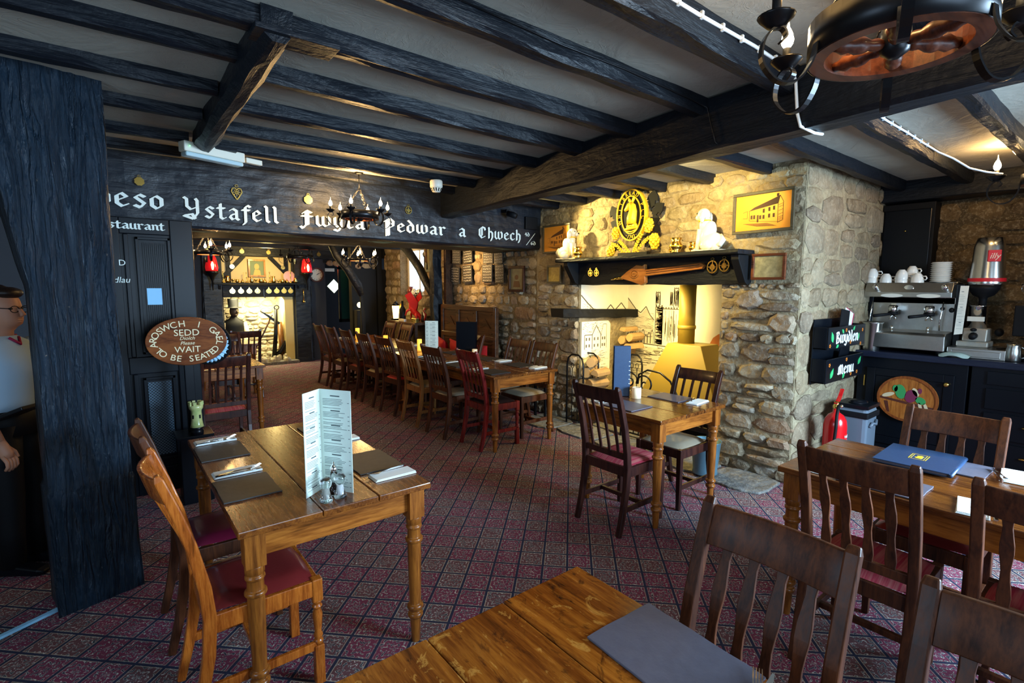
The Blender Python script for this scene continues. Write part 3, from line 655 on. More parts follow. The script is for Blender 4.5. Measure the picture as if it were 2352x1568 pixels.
# great post, left
mb = MB(); vs = []; fs = []
sec = [(-.30, 3.46), (-.285, 3.29), (-.25, 3.235), (-.12, 3.235), (.02, 3.29), (.062, 3.315), (.072, 3.36), (.05, 3.52), (-.28, 3.54)]
sec = []
for (ax, ay), (bx, by), n in [((-.31, 3.47), (-.268, 3.223), 6), ((-.268, 3.223), (.058, 3.318), 14), ((.058, 3.318), (.03, 3.56), 3), ((.03, 3.56), (-.31, 3.47), 4)]:
    for i in range(n): sec.append((ax+(bx-ax)*i/n, ay+(by-ay)*i/n))
m = len(sec); N = 90; cx_, cy_ = -.12, 3.38
for i in range(N+1):
    z = 2.62*i/N
    for j, (x, y) in enumerate(sec):
        a = math.atan2(y-cy_, x-cx_)
        q = noise.noise(V((j*.9, z*.8, 3)))*.012+noise.noise(V((j*.45, z*2.2, 8)))*.010-abs(noise.noise(V((j*1.3+noise.noise(V((z, 0, 0))), z*.35, 1))))*.02
        if z < .62: q += .012
        vs.append((x+math.cos(a)*q-(.13*max(0, (z-1.62))**.8 if x < -.2 else 0), y+math.sin(a)*q, z))
for i in range(N):
    for j in range(m):
        j2 = (j+1) % m; fs.append((i*m+j, i*m+j2, (i+1)*m+j2, (i+1)*m+j))
mb.add(vs, fs, True); po = mb.build('timber_post', M['post'])
tag(po, 'thick cracked black painted timber post standing on the carpet at the left', 'post')
# posts in the rear room
pr = MB(); rough_beam(pr, (4.12, 7.12, 0), (4.10, 7.12, 2.39), .14, .14, 24, .02, 88, side=(0, 1, 0)); p1 = pr.build('timber_post', M['black'])
pb = MB(); pb.tube([(4.10, 7.15, 1.42), (4.10, 7.34, 1.6), (4.10, 7.62, 1.9), (4.08, 7.98, 2.2), (4.08, 8.2, 2.3), (4.1, 8.3, 2.38)], [.05, .065, .07, .07, .06, .04], 9); pb.build('curved_brace', M['black'], p1)
tag(p1, 'rough black post with a long curved brace, left of the chalked slates', 'post')
pr = MB().b2((4.18, 6.93, 0), (4.30, 6.99, 2.39)).build('timber_post', M['settle']); tag(pr, 'narrow squared brown upright between the black post and the slates', 'post')
pr = MB(); rough_beam(pr, (3.50, 8.62, 0), (3.50, 8.62, 1.5), .05, .05, 10, .004, 91, side=(0, 1, 0)); p2 = pr.build('timber_post', M['bmatt'])
pb = MB(); pb.tube([(3.50, 8.62, 1.45), (3.44, 8.63, 1.62), (3.28, 8.65, 1.9), (3.1, 8.68, 2.12), (3.0, 8.7, 2.36)], [.05, .08, .075, .06, .05], 9); pb.build('curved_brace', M['black'], p2)
tag(p2, 'thin black post with a curved black brace, behind the rear chandelier', 'post')
# ---------------------------------------------------------------- chairs (face local +x)
def chair(label, wm, sm, nsl=4, wavy=False, turned=False, front='square', w=.41, h=1.0, rake=.0, railh=.095, nopad=False, arch=0.0, loc=(0, 0, 0), rz=0, sagrail=0.02):
    t = thing('dining_chair', label, 'chair', loc, rz, None)
    hw = w/2; top = h
    side = [(-.27, 0), (-.235, .14), (-.205, .30), (-.195, .44), (-.205, .56), (-.235, .72), (-.275, .86), (-.315-rake, top-.02), (-.322-rake, top)]
    def xb(z):
        for (x0, z0), (x1, z1) in zip(side, side[1:]):
            if z <= z1: return x0+(x1-x0)*(z-z0)/(z1-z0)
        return side[-1][0]
    for s in (-1, 1):
        mb = MB(); mb.sweep([(x, s*(hw-.02), z) for x, z in side], (0, 1, 0), [.036]*7+[.036, .028], [.030, .036, .042, .044, .042, .036, .034, .030, .014])
        mb.build('rear_leg', wm, t, bevel=.005)
        mb = MB(); fx, fy = .18, s*(hw-.025)
        if turned:
            mb.b2((fx-.02, fy-.02, .36), (fx+.02, fy+.02, .455)).b2((fx-.019, fy-.019, .0), (fx+.019, fy+.019, .17))
            mb.lathe([(.014, .17), (.021, .185), (.014, .195), (.019, .21), (.013, .225), (.017, .26), (.020, .30), (.013, .325), (.022, .335), (.013, .345), (.021, .357), (.016, .365)], (fx, fy, 0), 12)
        else: mb.sweep([(fx, fy, 0), (fx, fy, .2), (fx, fy, .455)], (0, 1, 0), [.028, .034, .038], [.028, .034, .038])
        mb.build('front_leg', wm, t, bevel=.004)
    mb = MB()
    for s in (-1, 1): mb.b2((-.20, s*(hw-.02)-.011, .385), (.165, s*(hw-.02)+.011, .45))
    mb.b2((.168, -hw+.04, .385), (.192, hw-.04, .45)).b2((-.208, -hw+.036, .385), (-.186, hw-.036, .45))
    mb.build('seat_frame', wm, t, bevel=.003)
    mb = MB()
    for s in (-1, 1): mb.b2((-.23, s*(hw-.022)-.009, .15), (.17, s*(hw-.022)+.009, .185))
    mb.b2((-.04, -hw+.03, .155), (-.015, hw-.03, .182)); mb.build('stretcher', wm, t, bevel=.003)
    def curve_y(y): return -sagrail*(1-(y/(hw-.02))**2)
    n = 9; mb = MB(); ys = [-(hw-.036)+(2*hw-.072)*i/(n-1) for i in range(n)]
    zt, zb = top-.02, top-.02-railh
    vs = []; fs = []
    for y in ys:
        c = curve_y(y); zz = zt+arch*(1-(y/hw)**2)
        for x, z in ((xb(zb)-.012+c, zb), (xb(zb)+.012+c, zb), (xb(zt)+.008+c, zz), (xb(zt)-.008+c, zz)): vs.append((x, y, z))
    for i in range(n-1):
        for k in range(4): fs.append((i*4+k, i*4+(k+1) % 4, i*4+4+(k+1) % 4, i*4+4+k))
    fs += [(3, 2, 1, 0), tuple((n-1)*4+k for k in range(4))]
    mb.add(vs, fs, True); o = mb.build('top_rail', wm, t, bevel=.004); o.modifiers['bevel'].harden_normals = False
    mb = MB(); lo = .52
    mb.b2((xb(lo)-.011, -hw+.036, lo-.02), (xb(lo)+.011, hw-.036, lo+.02)); mb.build('lower_rail', wm, t, bevel=.003)
    for k in range(nsl):
        y = -(hw-.02)+(2*hw-.04)*(k+1)/(nsl+1); zs = [lo+.015+(zb+.01-lo-.015)*i/10 for i in range(11)]
        if wavy: ww = [.032+.007*math.sin(i*1.15+.4)*(1 if i not in (0, 10) else .3) for i in range(11)]; hh = [.012]*11
        else: ww = [.020]*11; hh = [.011]*11
        pts = [(xb(z)+curve_y(y)*max(0, (z-lo)/(zb-lo))+(.006*math.sin((z-lo)*9) if wavy else 0), y, z) for z in zs]
        mb = MB(); mb.sweep(pts, (0, 1, 0), ww, hh); mb.build('slat', wm, t, bevel=.002)
    if not nopad:
        mb = MB(); vs = []; fs = []; K = 10
        for i in range(K+1):
            for j in range(K+1):
                a = i/K*2-1; b = j/K*2-1
                e = (1-abs(a)**6)*(1-abs(b)**6); wv = hw-.03+(a+1)*.006
                # squircle mapping keeps rounded corners
                cx = a*math.sqrt(1-b*b*.12); cy = b*math.sqrt(1-a*a*.12)
                vs.append((-.008+cx*.188, cy*wv, .452+.026*max(0, e)**.5))
        for i in range(K):
            for j in range(K): fs.append((i*(K+1)+j, (i+1)*(K+1)+j, (i+1)*(K+1)+j+1, i*(K+1)+j+1))
        mb.add(vs, fs, True); o = mb.build('seat', sm, t)
    return t
# ---------------------------------------------------------------- tables
def leg_profile():
    return [(.019, 0), (.024, .10), (.0245, .118), (.031, .120), (.035, .128), (.035, .136), (.031, .143), (.025, .145), (.025, .158), (.033, .160), (.037, .168), (.037, .176), (.032, .183), (.026, .185), (.026, .20), (.0305, .40), (.031, .478), (.031, .482), (.0375, .484), (.040, .490), (.040, .496), (.0375, .502), (.030, .504), (.030, .545), (.0345, .547), (.036, .553), (.0345, .560), (.031, .562), (.031, .568), (.035, .572), (.035, .60)]
def table(label, x0, y0, x1, y1, nplank=3, top=None, h=.76, loc=None, rz=0, legin=.06, th=.028, seams=None):
    cx, cy = (x0+x1)/2, (y0+y1)/2; t = thing('dining_table', label, 'table', (cx, cy, 0), rz)
    w, d = x1-x0, y1-y0; rs = random.Random(int(x0*100+y0*10))
    e = [0]+sorted((k+rs.uniform(-.12, .12))/nplank for k in range(1, nplank))+[1]
    if seams: e = [0]+seams+[1]
    for a, b in zip(e, e[1:]):
        MB().b2((-w/2+w*a+.0016, -d/2+rs.uniform(0, .004), h-th), (-w/2+w*b-.0016, d/2-rs.uniform(0, .004), h-rs.uniform(0, .0012))).build('plank', top or M['tabletop'], t, bevel=.004)
    lx, ly = w/2-legin, d/2-legin
    for sx in (-1, 1):
        MB().b2((sx*lx-.012, -ly+.03, h-.13), (sx*lx+.012, ly-.03, h-th)).build('apron', M['oakrail'], t, bevel=.003)
        MB().b2((-lx+.03, sx*ly-.012, h-.13), (lx-.03, sx*ly+.012, h-th)).build('apron', M['oakrailx'], t, bevel=.003)
        for sy in (-1, 1):
            mb = MB(); s = .036; mb.b2((sx*lx-s, sy*ly-s, .60), (sx*lx+s, sy*ly+s, h-th)); mb.lathe([(r, z) for r, z in leg_profile()], (sx*lx, sy*ly, 0), 20)
            mb.build('leg', M['oakleg'], t, bevel=.003)
    return t
tA = table('square-ended oak table with a pale folded menu card, by the black post at left', .31, 1.94, 1.085, 3.33, 3, seams=[.387, .684])
tB = table('small honey oak table with a white candle in front of the big fireplace', 2.765, 1.93, 3.56, 2.68, 3)
tC = table('near table of the long row, with turned legs beside the red chair', 2.85, 3.87, 3.69, 5.94, 4)
tC2 = table('far table of the long row, reaching towards the black passage door', 2.87, 5.97, 3.68, 8.55, 4)
tD = table('oak table at right carrying the large blue closed menu', 2.52, -.55, 3.275, 1.09, 4, M['tabletop'])
tE = table('foreground table with broad amber boards, bottom edge of the photo', .27, -.62, 1.105, 1.06, 3, M['tabletop_fg'], seams=[.36, .647])
tF = table('oak table just behind the wooden oval sign', .60, 6.0, 1.33, 7.1, 3)
tG = table('small oak table before the white rear hearth', 1.05, 8.3, 1.75, 9.1, 3)

c1 = chair('orange oak chair with turned front legs and maroon leather seat, front left corner', M['ch_oak'], M['leather'], 4, turned=True, loc=(.415, 2.20, 0), sagrail=.045)
c2 = chair('dark brown chair with plum leather seat, second along the left table', M['ch_brown'], M['magenta'], 4, loc=(.40, 2.77, 0), sagrail=.04)
c3 = chair('dark mahogany chair with red striped seat, left side of the candle table', M['ch_dark'], M['redstripe'], 4, loc=(2.79, 2.24, 0))
c4 = chair('dark mahogany chair with pale suede seat, nearest the big fireplace', M['ch_dark'], M['creamseat'], 4, loc=(3.365, 2.235, 0), rz=PI, railh=.085, h=.985)
cr = chair('cherry red stained chair with arched top rail at the near end of the long row', M['ch_red'], M['blackseat'], 4, turned=True, loc=(3.08, 4.20, 0), arch=.015, rz=-.04)
names = [('brown slatted chair with suede seat beside the cherry red chair', 'ch_brown', 'creamseat', 4.77, 5, 0), ('light tan beech chair in the long row, third from the near end', 'ch_tan', 'creamseat', 5.38, 4, 0),
         ('reddish brown chair with a red seat just beyond the light tan chair', 'ch_brown', 'redcushion', 6.00, 5, .06), ('brown chair in the left side of the row, fifth from the near end', 'ch_brown', 'creamseat', 6.62, 5, .0),
         ('brown chair in the left side of the row, sixth from the near end', 'ch_brown', 'leather', 7.25, 4, 0), ('brown chair in the left side of the row, seventh from the near end', 'ch_brown', 'creamseat', 7.88, 5, 0), ('brown chair at the far left end of the long row', 'ch_brown', 'leather', 8.45, 4, 0)]
for i, (lb, wm_, sm_, y, ns, rz) in enumerate(names):
    o = chair(lb, M[wm_], M[sm_], ns, loc=(2.99, y, 0), rz=rz, w=.42); o['group'] = 'chairs along the left of the long row'
cr['group'] = 'chairs along the left of the long row'
for lb, y, x, sm_ in [('brown chair with worn suede seat against the wall, nearest on the wall side', 4.30, 3.58, 'creamseat'), ('brown chair on the wall side of the row, second from the near end', 4.75, 3.58, 'creamseat'), ('brown chair in front of the panelled settle', 5.56, 3.48, 'leather'), ('brown chair on the wall side below the rear window', 7.65, 3.55, 'creamseat'), ('brown chair on the wall side under the glowing lantern', 8.25, 3.55, 'creamseat')]:
    o = chair(lb, M['ch_brown'], M[sm_], 4, loc=(x, y, 0), rz=PI, w=.42, railh=.09); o['group'] = 'chairs along the wall side of the long row'
c5 = chair('brown chair with wavy slats turned away from the foreground table, centre right', M['ch_brown'], M['leather'], 4, wavy=True, loc=(1.08, .60, 0), rz=PI, w=.42, railh=.11)
c6 = chair('brown chair with wavy slats, cut off at the bottom right corner', M['ch_brown'], M['leather'], 4, wavy=True, loc=(1.06, .065, 0), rz=PI, w=.42, railh=.11)
c7 = chair('dark wavy-slatted chair with dark red seat at the near side of the right table', M['ch_brown'], M['redstripe'], 4, wavy=True, loc=(2.535, .675, 0), w=.42, railh=.11)
c8 = chair('brown wavy-slatted chair at the right edge, near side of the right table', M['ch_brown'], M['redstripe'], 4, wavy=True, loc=(2.56, .13, 0), w=.42, railh=.11)
c9 = chair('brown wavy-slatted chair beyond the blue menu, in front of the black cabinets', M['ch_brown'], M['leather'], 4, wavy=True, loc=(3.08, .60, 0), rz=PI, w=.42, railh=.11)
for o in (c5, c6, c7, c8, c9): o['group'] = 'wavy-slatted chairs at the right'
b1 = chair('mahogany chair with red seat seen from behind, under the oval sign', M['ch_dark'], M['redstripe'], 5, loc=(.82, 5.52, 0), rz=PI/2, w=.42)
b2 = chair('mahogany chair beyond the table behind the oval sign, back towards the rear hearth', M['ch_dark'], M['leather'], 4, loc=(1.18, 7.28, 0), rz=-PI/2)
b3 = chair('mahogany chair tucked at the small table before the rear hearth', M['ch_dark'], M['leather'], 4, loc=(1.52, 8.25, 0), rz=PI/2)

# ---------------------------------------------------------------- place settings
def slate(label, x, y, z, w, d, rz=0, m='slate_b', name='slate_mat', group='slate place mats'):
    rs = random.Random(int(x*77+y*31)); pl = []
    for (ax, ay, bx, by) in ((-1, -1, 1, -1), (1, -1, 1, 1), (1, 1, -1, 1), (-1, 1, -1, -1)):
        for k in range(7):
            f = k/7; pl.append(((ax+(bx-ax)*f)*w/2+rs.uniform(-.002, .002), (ay+(by-ay)*f)*d/2+rs.uniform(-.002, .002)))
    mb = MB(); mb.prism(pl, 0, .006); o = mb.build(name, M[m], bevel=.0015)
    return tag(o, label, 'place mat', group, (x, y, z), rz)
def napkin(label, x, y, z, w=.20, d=.09, rz=0, group='folded napkins'):
    mb = MB()
    for k in range(3): mb.box((.002*k, .001*k, .002+k*.0028), (w-.004*k, d-.004*k, .0022), rz=.012*k)
    o = mb.build('napkin', M['paper'], bevel=.0008); return tag(o, label, 'napkin', group, (x, y, z), rz)
def knife_mesh():
    mb = MB(); mb.sweep([(-.10, 0, .003), (-.04, 0, .004), (.0, 0, .003), (.07, .001, .003), (.115, -.002, .003)], (0, 1, 0), [.011, .009, .007, .015, .005], [.004, .005, .003, .0015, .001]); return mb
def fork_mesh():
    mb = MB(); mb.sweep([(-.10, 0, .003), (-.03, 0, .007), (.03, 0, .004), (.045, 0, .003)], (0, 1, 0), [.010, .006, .007, .020], [.003, .003, .0025, .002])
    for k in range(4): mb.sweep([(.045, -.0085+k*.0057, .003), (.07, -.009+k*.006, .007), (.095, -.009+k*.006, .015)], (0, 1, 0), [.004, .003, .002], .0015)
    return mb
KN = knife_mesh().build('knife', M['chrome'], bevel=0); FK = fork_mesh().build('fork', M['chrome'])
_u = [False, False]
def cutlery(desc, x, y, z, rz, dz=.009, sep=.012, cross=.16):
    for k, (src, nm) in enumerate(((KN, 'knife'), (FK, 'fork'))):
        if not _u[k]: o = src; _u[k] = True
        else: o = src.copy(); C.objects.link(o)
        a = rz+(cross if k else 0)
        tag(o, '%s steel %s %s' % (('plain', 'slim')[k], nm, desc), nm, ('knives', 'forks')[k]+' laid on the napkins', (x-math.sin(rz)*sep*(k-.5), y+math.cos(rz)*sep*(k-.5), z+dz+.003*k), a)
Z = .7605
def setting(desc, sx, sy, sw, sd, nx, ny, nr, kx, ky, kr, m='slate_b', nw=.2, nd=.09):
    slate('rough-edged dark slate mat '+desc, sx, sy, Z, sw, sd, 0, m)
    napkin('folded white paper napkin '+desc, nx, ny, Z, nw, nd, nr)
    cutlery(desc, kx, ky, Z, kr)
setting('at the far left corner of the left table', .425, 2.98, .22, .28, .43, 3.20, 0, .435, 3.165, -.0)
setting('in front of the orange oak chair', .425, 2.375, .22, .28, .43, 2.60, 0, .435, 2.565, -.0)
setting('at the right edge of the left table', .975, 2.355, .22, .30, .985, 2.125, .0, .965, 2.165, PI+.1)
setting('behind the menu card on the left table', .975, 3.05, .22, .28, .985, 2.80, 0, .965, 2.83, PI+.1)
setting('beside the white candle, near side of the fireplace table', 2.93, 2.34, .24, .27, 2.93, 2.57, 0, 2.93, 2.53, .1, 'slate')
setting('at the fireplace side of the candle table', 3.42, 2.31, .22, .28, 3.44, 2.09, .1, 3.42, 2.13, PI+.25, 'slate')
setting('on the corner of the long table before the nearest wall-side chair', 3.52, 4.30, .24, .30, 3.56, 4.04, .1, 3.5, 4.09, PI)
setting('on the long table before the second wall-side chair', 3.52, 4.88, .24, .28, 3.56, 4.65, .1, 3.5, 4.68, PI)
setting('on the long table in front of the cherry red chair', 3.02, 4.12, .24, .28, 3.02, 4.36, .1, 3.02, 4.32, .2)
setting('on the long table in front of the brown slatted chair', 3.0, 4.72, .24, .28, 3.02, 4.95, .05, 3.02, 4.92, .2)
setting('on the long table in front of the light tan chair', 3.0, 5.33, .24, .28, 3.02, 5.56, .05, 3.02, 5.53, .2)
setting('on the long table beside the pale menu card', 3.5, 5.62, .24, .28, 3.54, 5.42, .05, 3.5, 5.44, PI)
setting('on the far table of the row, near end', 3.0, 6.35, .24, .28, 3.02, 6.6, .05, 3.02, 6.55, .2)
setting('on the far table of the row, middle', 3.0, 7.2, .24, .28, 3.02, 7.45, .05, 3.02, 7.42, .2)
setting('on the far table of the row, wall side', 3.5, 6.9, .24, .28, 3.54, 6.65, .05, 3.5, 6.68, PI)
setting('on the far table of the row, far end', 3.0, 8.1, .24, .28, 3.02, 8.32, .05, 3.02, 8.3, .2)
# right-hand table and foreground table
slate('blue-grey slate mat on the near edge of the right table behind chair slats', 2.66, .69, Z, .24, .30, 0, 'slate')
napkin('white napkin behind the slats of the near right chair', 2.65, .95, Z, .2, .09, 0)
slate('slate mat half hidden under the large blue menu', 3.18, .60, Z, .24, .36, 0, 'slate')
napkin('bright white napkin beyond the large blue menu at the right', 3.22, .335, Z+.0, .22, .11, .1); cutlery('fanned beside the large blue menu', 3.16, .385, Z, PI+.3)
napkin('white napkin seen through the back of the chair at the right edge', 2.63, .385, Z, .2, .10, .15); cutlery('on the napkin at the right edge', 2.62, .33, Z, .2)
slate('large lilac-grey slate with chipped edges, foreground table', .99, .64, Z, .235, .33, -.05, 'slate')
napkin('white napkin corner poking in at the bottom edge, foreground table', .535, .735, Z, .20, .09, -.35)
napkin('crumpled glossy napkin by the big slate, bottom edge', 1.0, .40, Z, .2, .09, 0); cutlery('by the big slate at the bottom edge', 1.0, .435, Z, .3)

# ---------------------------------------------------------------- menu cards
def lines(mb, fr, w, h, rs, rows=62, x0=.1):
    y = h*.95
    for r in range(rows):
        y -= h*.9/rows
        if r % 10 == 0: mb.prism([(w*.35, y), (w*.65, y), (w*.65, y+.0042), (w*.35, y+.0042)], 0, .0004, fr); continue
        if r % 8 in (1, 7): continue
        e = rs.uniform(.6, .86)
        mb.prism([(w*x0, y), (w*e, y), (w*e, y+.0014), (w*x0, y+.0014)], 0, .0004, fr)
        if r % 3 == 1: mb.prism([(w*.90, y), (w*.95, y), (w*.95, y+.002), (w*.90, y+.002)], 0, .0004, fr)
def folded_card(label, pts, z, h, m, txt=True, cat='menu', th=.002, name='menu_card'):
    """pts: left, fold, right ends of the standing card on the table"""
    t = thing(name, label, cat, (pts[1][0], pts[1][1], z)); rs = random.Random(4)
    L0, F_, R_ = [V((p[0]-pts[1][0], p[1]-pts[1][1], 0)) for p in pts]
    for a, b in ((L0, F_), (F_, R_)):
        d = (b-a); w = d.length; fr = frame(a, d, (0, 0, 1))
        MB().prism([(0, 0), (w, 0), (w, h), (0, h)], -th, 0, fr).build('card_panel', m, t)
        if txt:
            mb = MB(); f2 = frame(a-V((0, 0, 0)), d, (0, 0, 1)) @ Matrix.Translation((0, 0, .0006)); lines(mb, f2, w, h, rs); mb.build('printed_text', M['ink'], t)
    return t
folded_card('tall pale green folded menu card with printed text on the left table', [(.593, 2.095), (.682, 2.165), (.765, 2.035)], Z, .435, M['mint'])
folded_card('pale folded menu card on the long table', [(3.31, 6.03), (3.345, 5.99), (3.43, 5.90)], Z, .40, M['mint'])
folded_card('tall dark navy menu standing on the long table', [(3.56, 5.66), (3.72, 5.46), (3.78, 5.50)], Z, .40, M['bpaint'], False, 'menu', .008, 'standing_menu')
pan = thing('standing_menu', 'tall deep blue hardback menu standing beside the white candle', 'menu', (3.16, 2.585, Z), -.62)
navy = simple_noise('scuffed_blue_cloth', (.012, .030, .075), (.02, .05, .11), .38, 60, .1)
MB().b2((-.065, -.006, 0), (.065, .0, .40)).build('front_cover', navy, pan, bevel=.002); MB().box((0, .028, .2), (.13, .006, .40), rx=.0).build('back_cover', navy, pan, bevel=.002); MB().b2((.060, -.004, 0), (.066, .030, .40)).build('spine', navy, pan, bevel=.002)
for k in range(6): MB().b2((.052, -.008, .10+k*.035), (.064, -.0065, .104+k*.035)).build('paint_fleck', M['mint'], pan)
bm = thing('closed_menu', 'large closed navy menu lying on the right table with a gold stamped crest', 'menu', (3.125, .675, Z+.007), .03)
MB().b2((-.185, -.15, .016), (.185, .15, .020)).build('cover', navy, bm, bevel=.002); MB().b2((-.180, -.148, .0), (.180, .15, .004)).build('cover', navy, bm, bevel=.002); MB().b2((-.175, -.14, .004), (.175, .143, .016)).build('pages', M['slate'], bm)
MB().lathe([(.010, -.18), (.010, .18)], (0, 0, 0), 10).build('spine', navy, bm).matrix_local = Matrix.Translation((0, -.15, .010)) @ Euler((0, PI/2, 0)).to_matrix().to_4x4()
g = MB()
for x0, x1, y0, y1 in ((-.05, .05, -.035, -.032), (-.05, .05, .032, .035), (-.05, -.047, -.035, .035), (.047, .05, -.035, .035), (-.042, .042, -.026, -.024), (-.042, .042, .024, .026)): g.b2((x0, y0, .020), (x1, y1, .0206))
g.prism([(-.03, -.012), (-.012, -.018), (0, -.01), (.015, -.018), (.03, -.006), (.018, .012), (.004, .006), (-.012, .016), (-.028, .006)], .020, .0206); g.build('gold_stamp', M['gold'], bm)
# salt, pepper and vinegar
glass = mat('clear_acrylic', (.92, .95, .95), .03, trans=1, ior=1.45)
def mill(label, x, y, fill):
    t = thing('salt_mill', label, 'salt mill', (x, y, Z), 0, 'clear acrylic mills')
    MB().lathe([(.024, 0), (.026, .003), (.026, .010), (.022, .014), (.020, .022), (.014, .042), (.013, .052), (.018, .060), (.022, .068), (.024, .078), (.022, .090), (.015, .097), (.006, .099)], (0, 0, 0), 22).build('mill_body', glass, t)
    MB().lathe([(.010, .012), (.0105, .055), (.008, .058)], (0, 0, 0), 14).build('filling', fill, t); return t
mill('clear acrylic mill with grey filling, left of the pair before the menu card', .648, 2.020, mat('coarse_pepper', (.55, .55, .5), .9))
mill('clear acrylic mill full of white salt, right of the pair', .708, 2.028, mat('salt_grains', (.92, .92, .92), .9))
vb = thing('vinegar_bottle', 'small glass vinegar bottle with chrome pourer behind the mills', 'bottle', (.70, 2.075, Z))
MB().lathe([(.022, 0), (.024, .004), (.024, .03), (.018, .05), (.014, .075), (.014, .1)], (0, 0, 0), 16).build('bottle_body', glass, vb)
MB().lathe([(.020, .004), (.020, .03), (.015, .046), (.006, .05)], (0, 0, 0), 14).build('vinegar', mat('brown_vinegar', (.02, .008, .004), .1), vb)
MB().lathe([(.016, .098), (.016, .112), (.010, .122), (.004, .13), (.003, .140)], (0, 0, 0), 14).build('pourer', M['chrome'], vb)
def candle(label, x, y, r, h, m='candle', z=Z):
    t = thing('pillar_candle', label, 'candle', (x, y, z), 0, 'pillar candles on tables')
    MB().lathe([(r, 0), (r, h-.003), (r-.003, h), (r-.006, h-.002), (.004, h-.008)], (0, 0, 0), 20).build('wax', M[m], t)
    MB().lathe([(.0015, h-.01), (.001, h+.004)], (0, 0, 0), 6).build('wick', M['bmatt'], t); return t
candle('white pillar candle at the foot of the deep blue standing menu', 3.20, 2.47, .036, .085)
candle('cream pillar candle beside the navy menu on the long table', 3.66, 5.38, .034, .06)
candle('glowing amber candle left of the pale menu on the long table', 3.27, 6.12, .032, .15, 'amber')
candle('glowing amber candle in the middle of the far table', 3.30, 7.25, .034, .11, 'amber')
candle('glowing amber candle at the far end of the row', 3.24, 8.20, .034, .16, 'amber')
# ---------------------------------------------------------------- main fireplace
XP = (0, -1, 0); UZ = (0, 0, 1)          # on the right wall: local x = -Y (photo right), y = up, z = -X (to the room)
def WF(x, y, z): return frame((x, y, z), (0, -1, 0), (0, 0, 1))
sh = thing('mantel_shelf', 'long black wooden mantel shelf with brackets across the stone chimney breast', 'shelf', (4.3, 3.2, 0))
sh_x = 4.3; sh_y = 3.2
mb = MB(); rough_beam(mb, (-.105, -1.04, 1.915), (-.105, 1.12, 1.905), .29, .035, 26, .004, 5, side=(1, 0, 0)); mb.build('shelf_board', M['blacky'], sh)
mb = MB(); rough_beam(mb, (.0, -.98, 1.77), (.0, 1.10, 1.765), .06, .25, 26, .006, 6, side=(1, 0, 0)); mb.build('back_board', M['blacky'], sh)
for y in (-.99, 1.0):
    MB().prism([(.03, 1.89), (-.20, 1.89), (-.20, 1.85), (-.07, 1.66), (-.03, 1.64), (.03, 1.66)], -.035, .035, frame((0, y, 0), (1, 0, 0), (0, 0, 1))).build('bracket', M['bmatt'], sh, bevel=.006)
ST = 1.933
# staffordshire dogs (face local +x)
def dog(label, loc, rz, s=1.0):
    t = thing('china_dog', label, 'figurine', loc, rz, 'pair of white china dogs'); wh = simple_noise('white_glaze', (.78, .74, .62), (.62, .55, .40), .2, 12, .02, coat=.6); k = s
    mb = MB(); mb.ell((-.045*k, 0, .065*k), (.075*k, .06*k, .068*k)); mb.ell((.0, 0, .12*k), (.055*k, .05*k, .10*k), M3=Matrix.Rotation(-.35, 3, 'Y')); mb.ell((.03*k, 0, .19*k), (.045*k, .042*k, .07*k))
    for s_ in (-1, 1): mb.tube([(.05*k, s_*.028*k, .16*k), (.065*k, s_*.03*k, .06*k), (.07*k, s_*.03*k, .01*k)], [.022*k, .016*k, .017*k], 8); mb.ell((.082*k, s_*.03*k, .012*k), (.022*k, .016*k, .012*k), 8, 5); mb.ell((-.02*k, s_*.05*k, .04*k), (.055*k, .025*k, .04*k), 10, 6)
    mb.tube([(-.11*k, .02*k, .03*k), (-.125*k, .0, .07*k), (-.10*k, -.01*k, .11*k)], [.02*k, .022*k, .012*k], 8)
    mb.b2((-.11*k, -.06*k, 0), (.10*k, .06*k, .008*k)); mb.build('body', wh, t)
    mb = MB(); mb.ell((.045*k, 0, .265*k), (.048*k, .046*k, .05*k)); mb.ell((.085*k, 0, .250*k), (.03*k, .027*k, .024*k), 10, 6)
    for s_ in (-1, 1): mb.ell((.025*k, s_*.046*k, .245*k), (.022*k, .012*k, .042*k), 10, 6)
    mb.build('head', wh, t)
    MB().ell((.112*k, 0, .257*k), (.009*k, .011*k, .009*k), 8, 5).build('nose', M['bmatt'], t)
    for s_ in (-1, 1): MB().ell((.083*k, s_*.026*k, .277*k), (.006*k, .006*k, .006*k), 8, 5).build('eye', M['bmatt'], t)
    MB().lathe([(.044*k, .215*k), (.047*k, .221*k), (.044*k, .227*k)], (.035*k, 0, 0), 16).build('collar', M['gold'], t)
dog('smaller white china spaniel before the copper picture, left end of the mantel shelf', (4.16, 4.22, ST-.005), -PI/2+.35, 1.10)
dog('larger white china spaniel at the right end of the mantel shelf', (4.17, 2.50, ST+.005), PI/2-.1, 1.18)
def jug(label, x, y, s, z=ST):
    t = thing('brass_pot', label, 'pot', (x, y, z), 0, 'brass pots on the mantel shelf')
    MB().lathe([(.028*s, 0), (.034*s, .005*s), (.026*s, .012*s), (.044*s, .035*s), (.046*s, .055*s), (.034*s, .078*s), (.030*s, .086*s), (.044*s, .108*s), (.040*s, .108*s), (.026*s, .086*s)], (0, 0, 0), 20).build('pot_body', M['brass'], t)
    MB().lathe([(.047*s, .045*s), (.049*s, .048*s), (.047*s, .051*s)], (0, 0, 0), 20).build('band', M['gold'], t)
jug('round brass pot right beside the left china dog', 4.12, 4.03, 1.12); jug('bulbous brass pot between the crest and the right china dog', 4.14, 2.80, 1.25); jug('small brass cup close to the right china dog', 4.20, 2.66, .85); jug('tiny brass pot behind the bulbous one', 4.22, 2.90, .6)
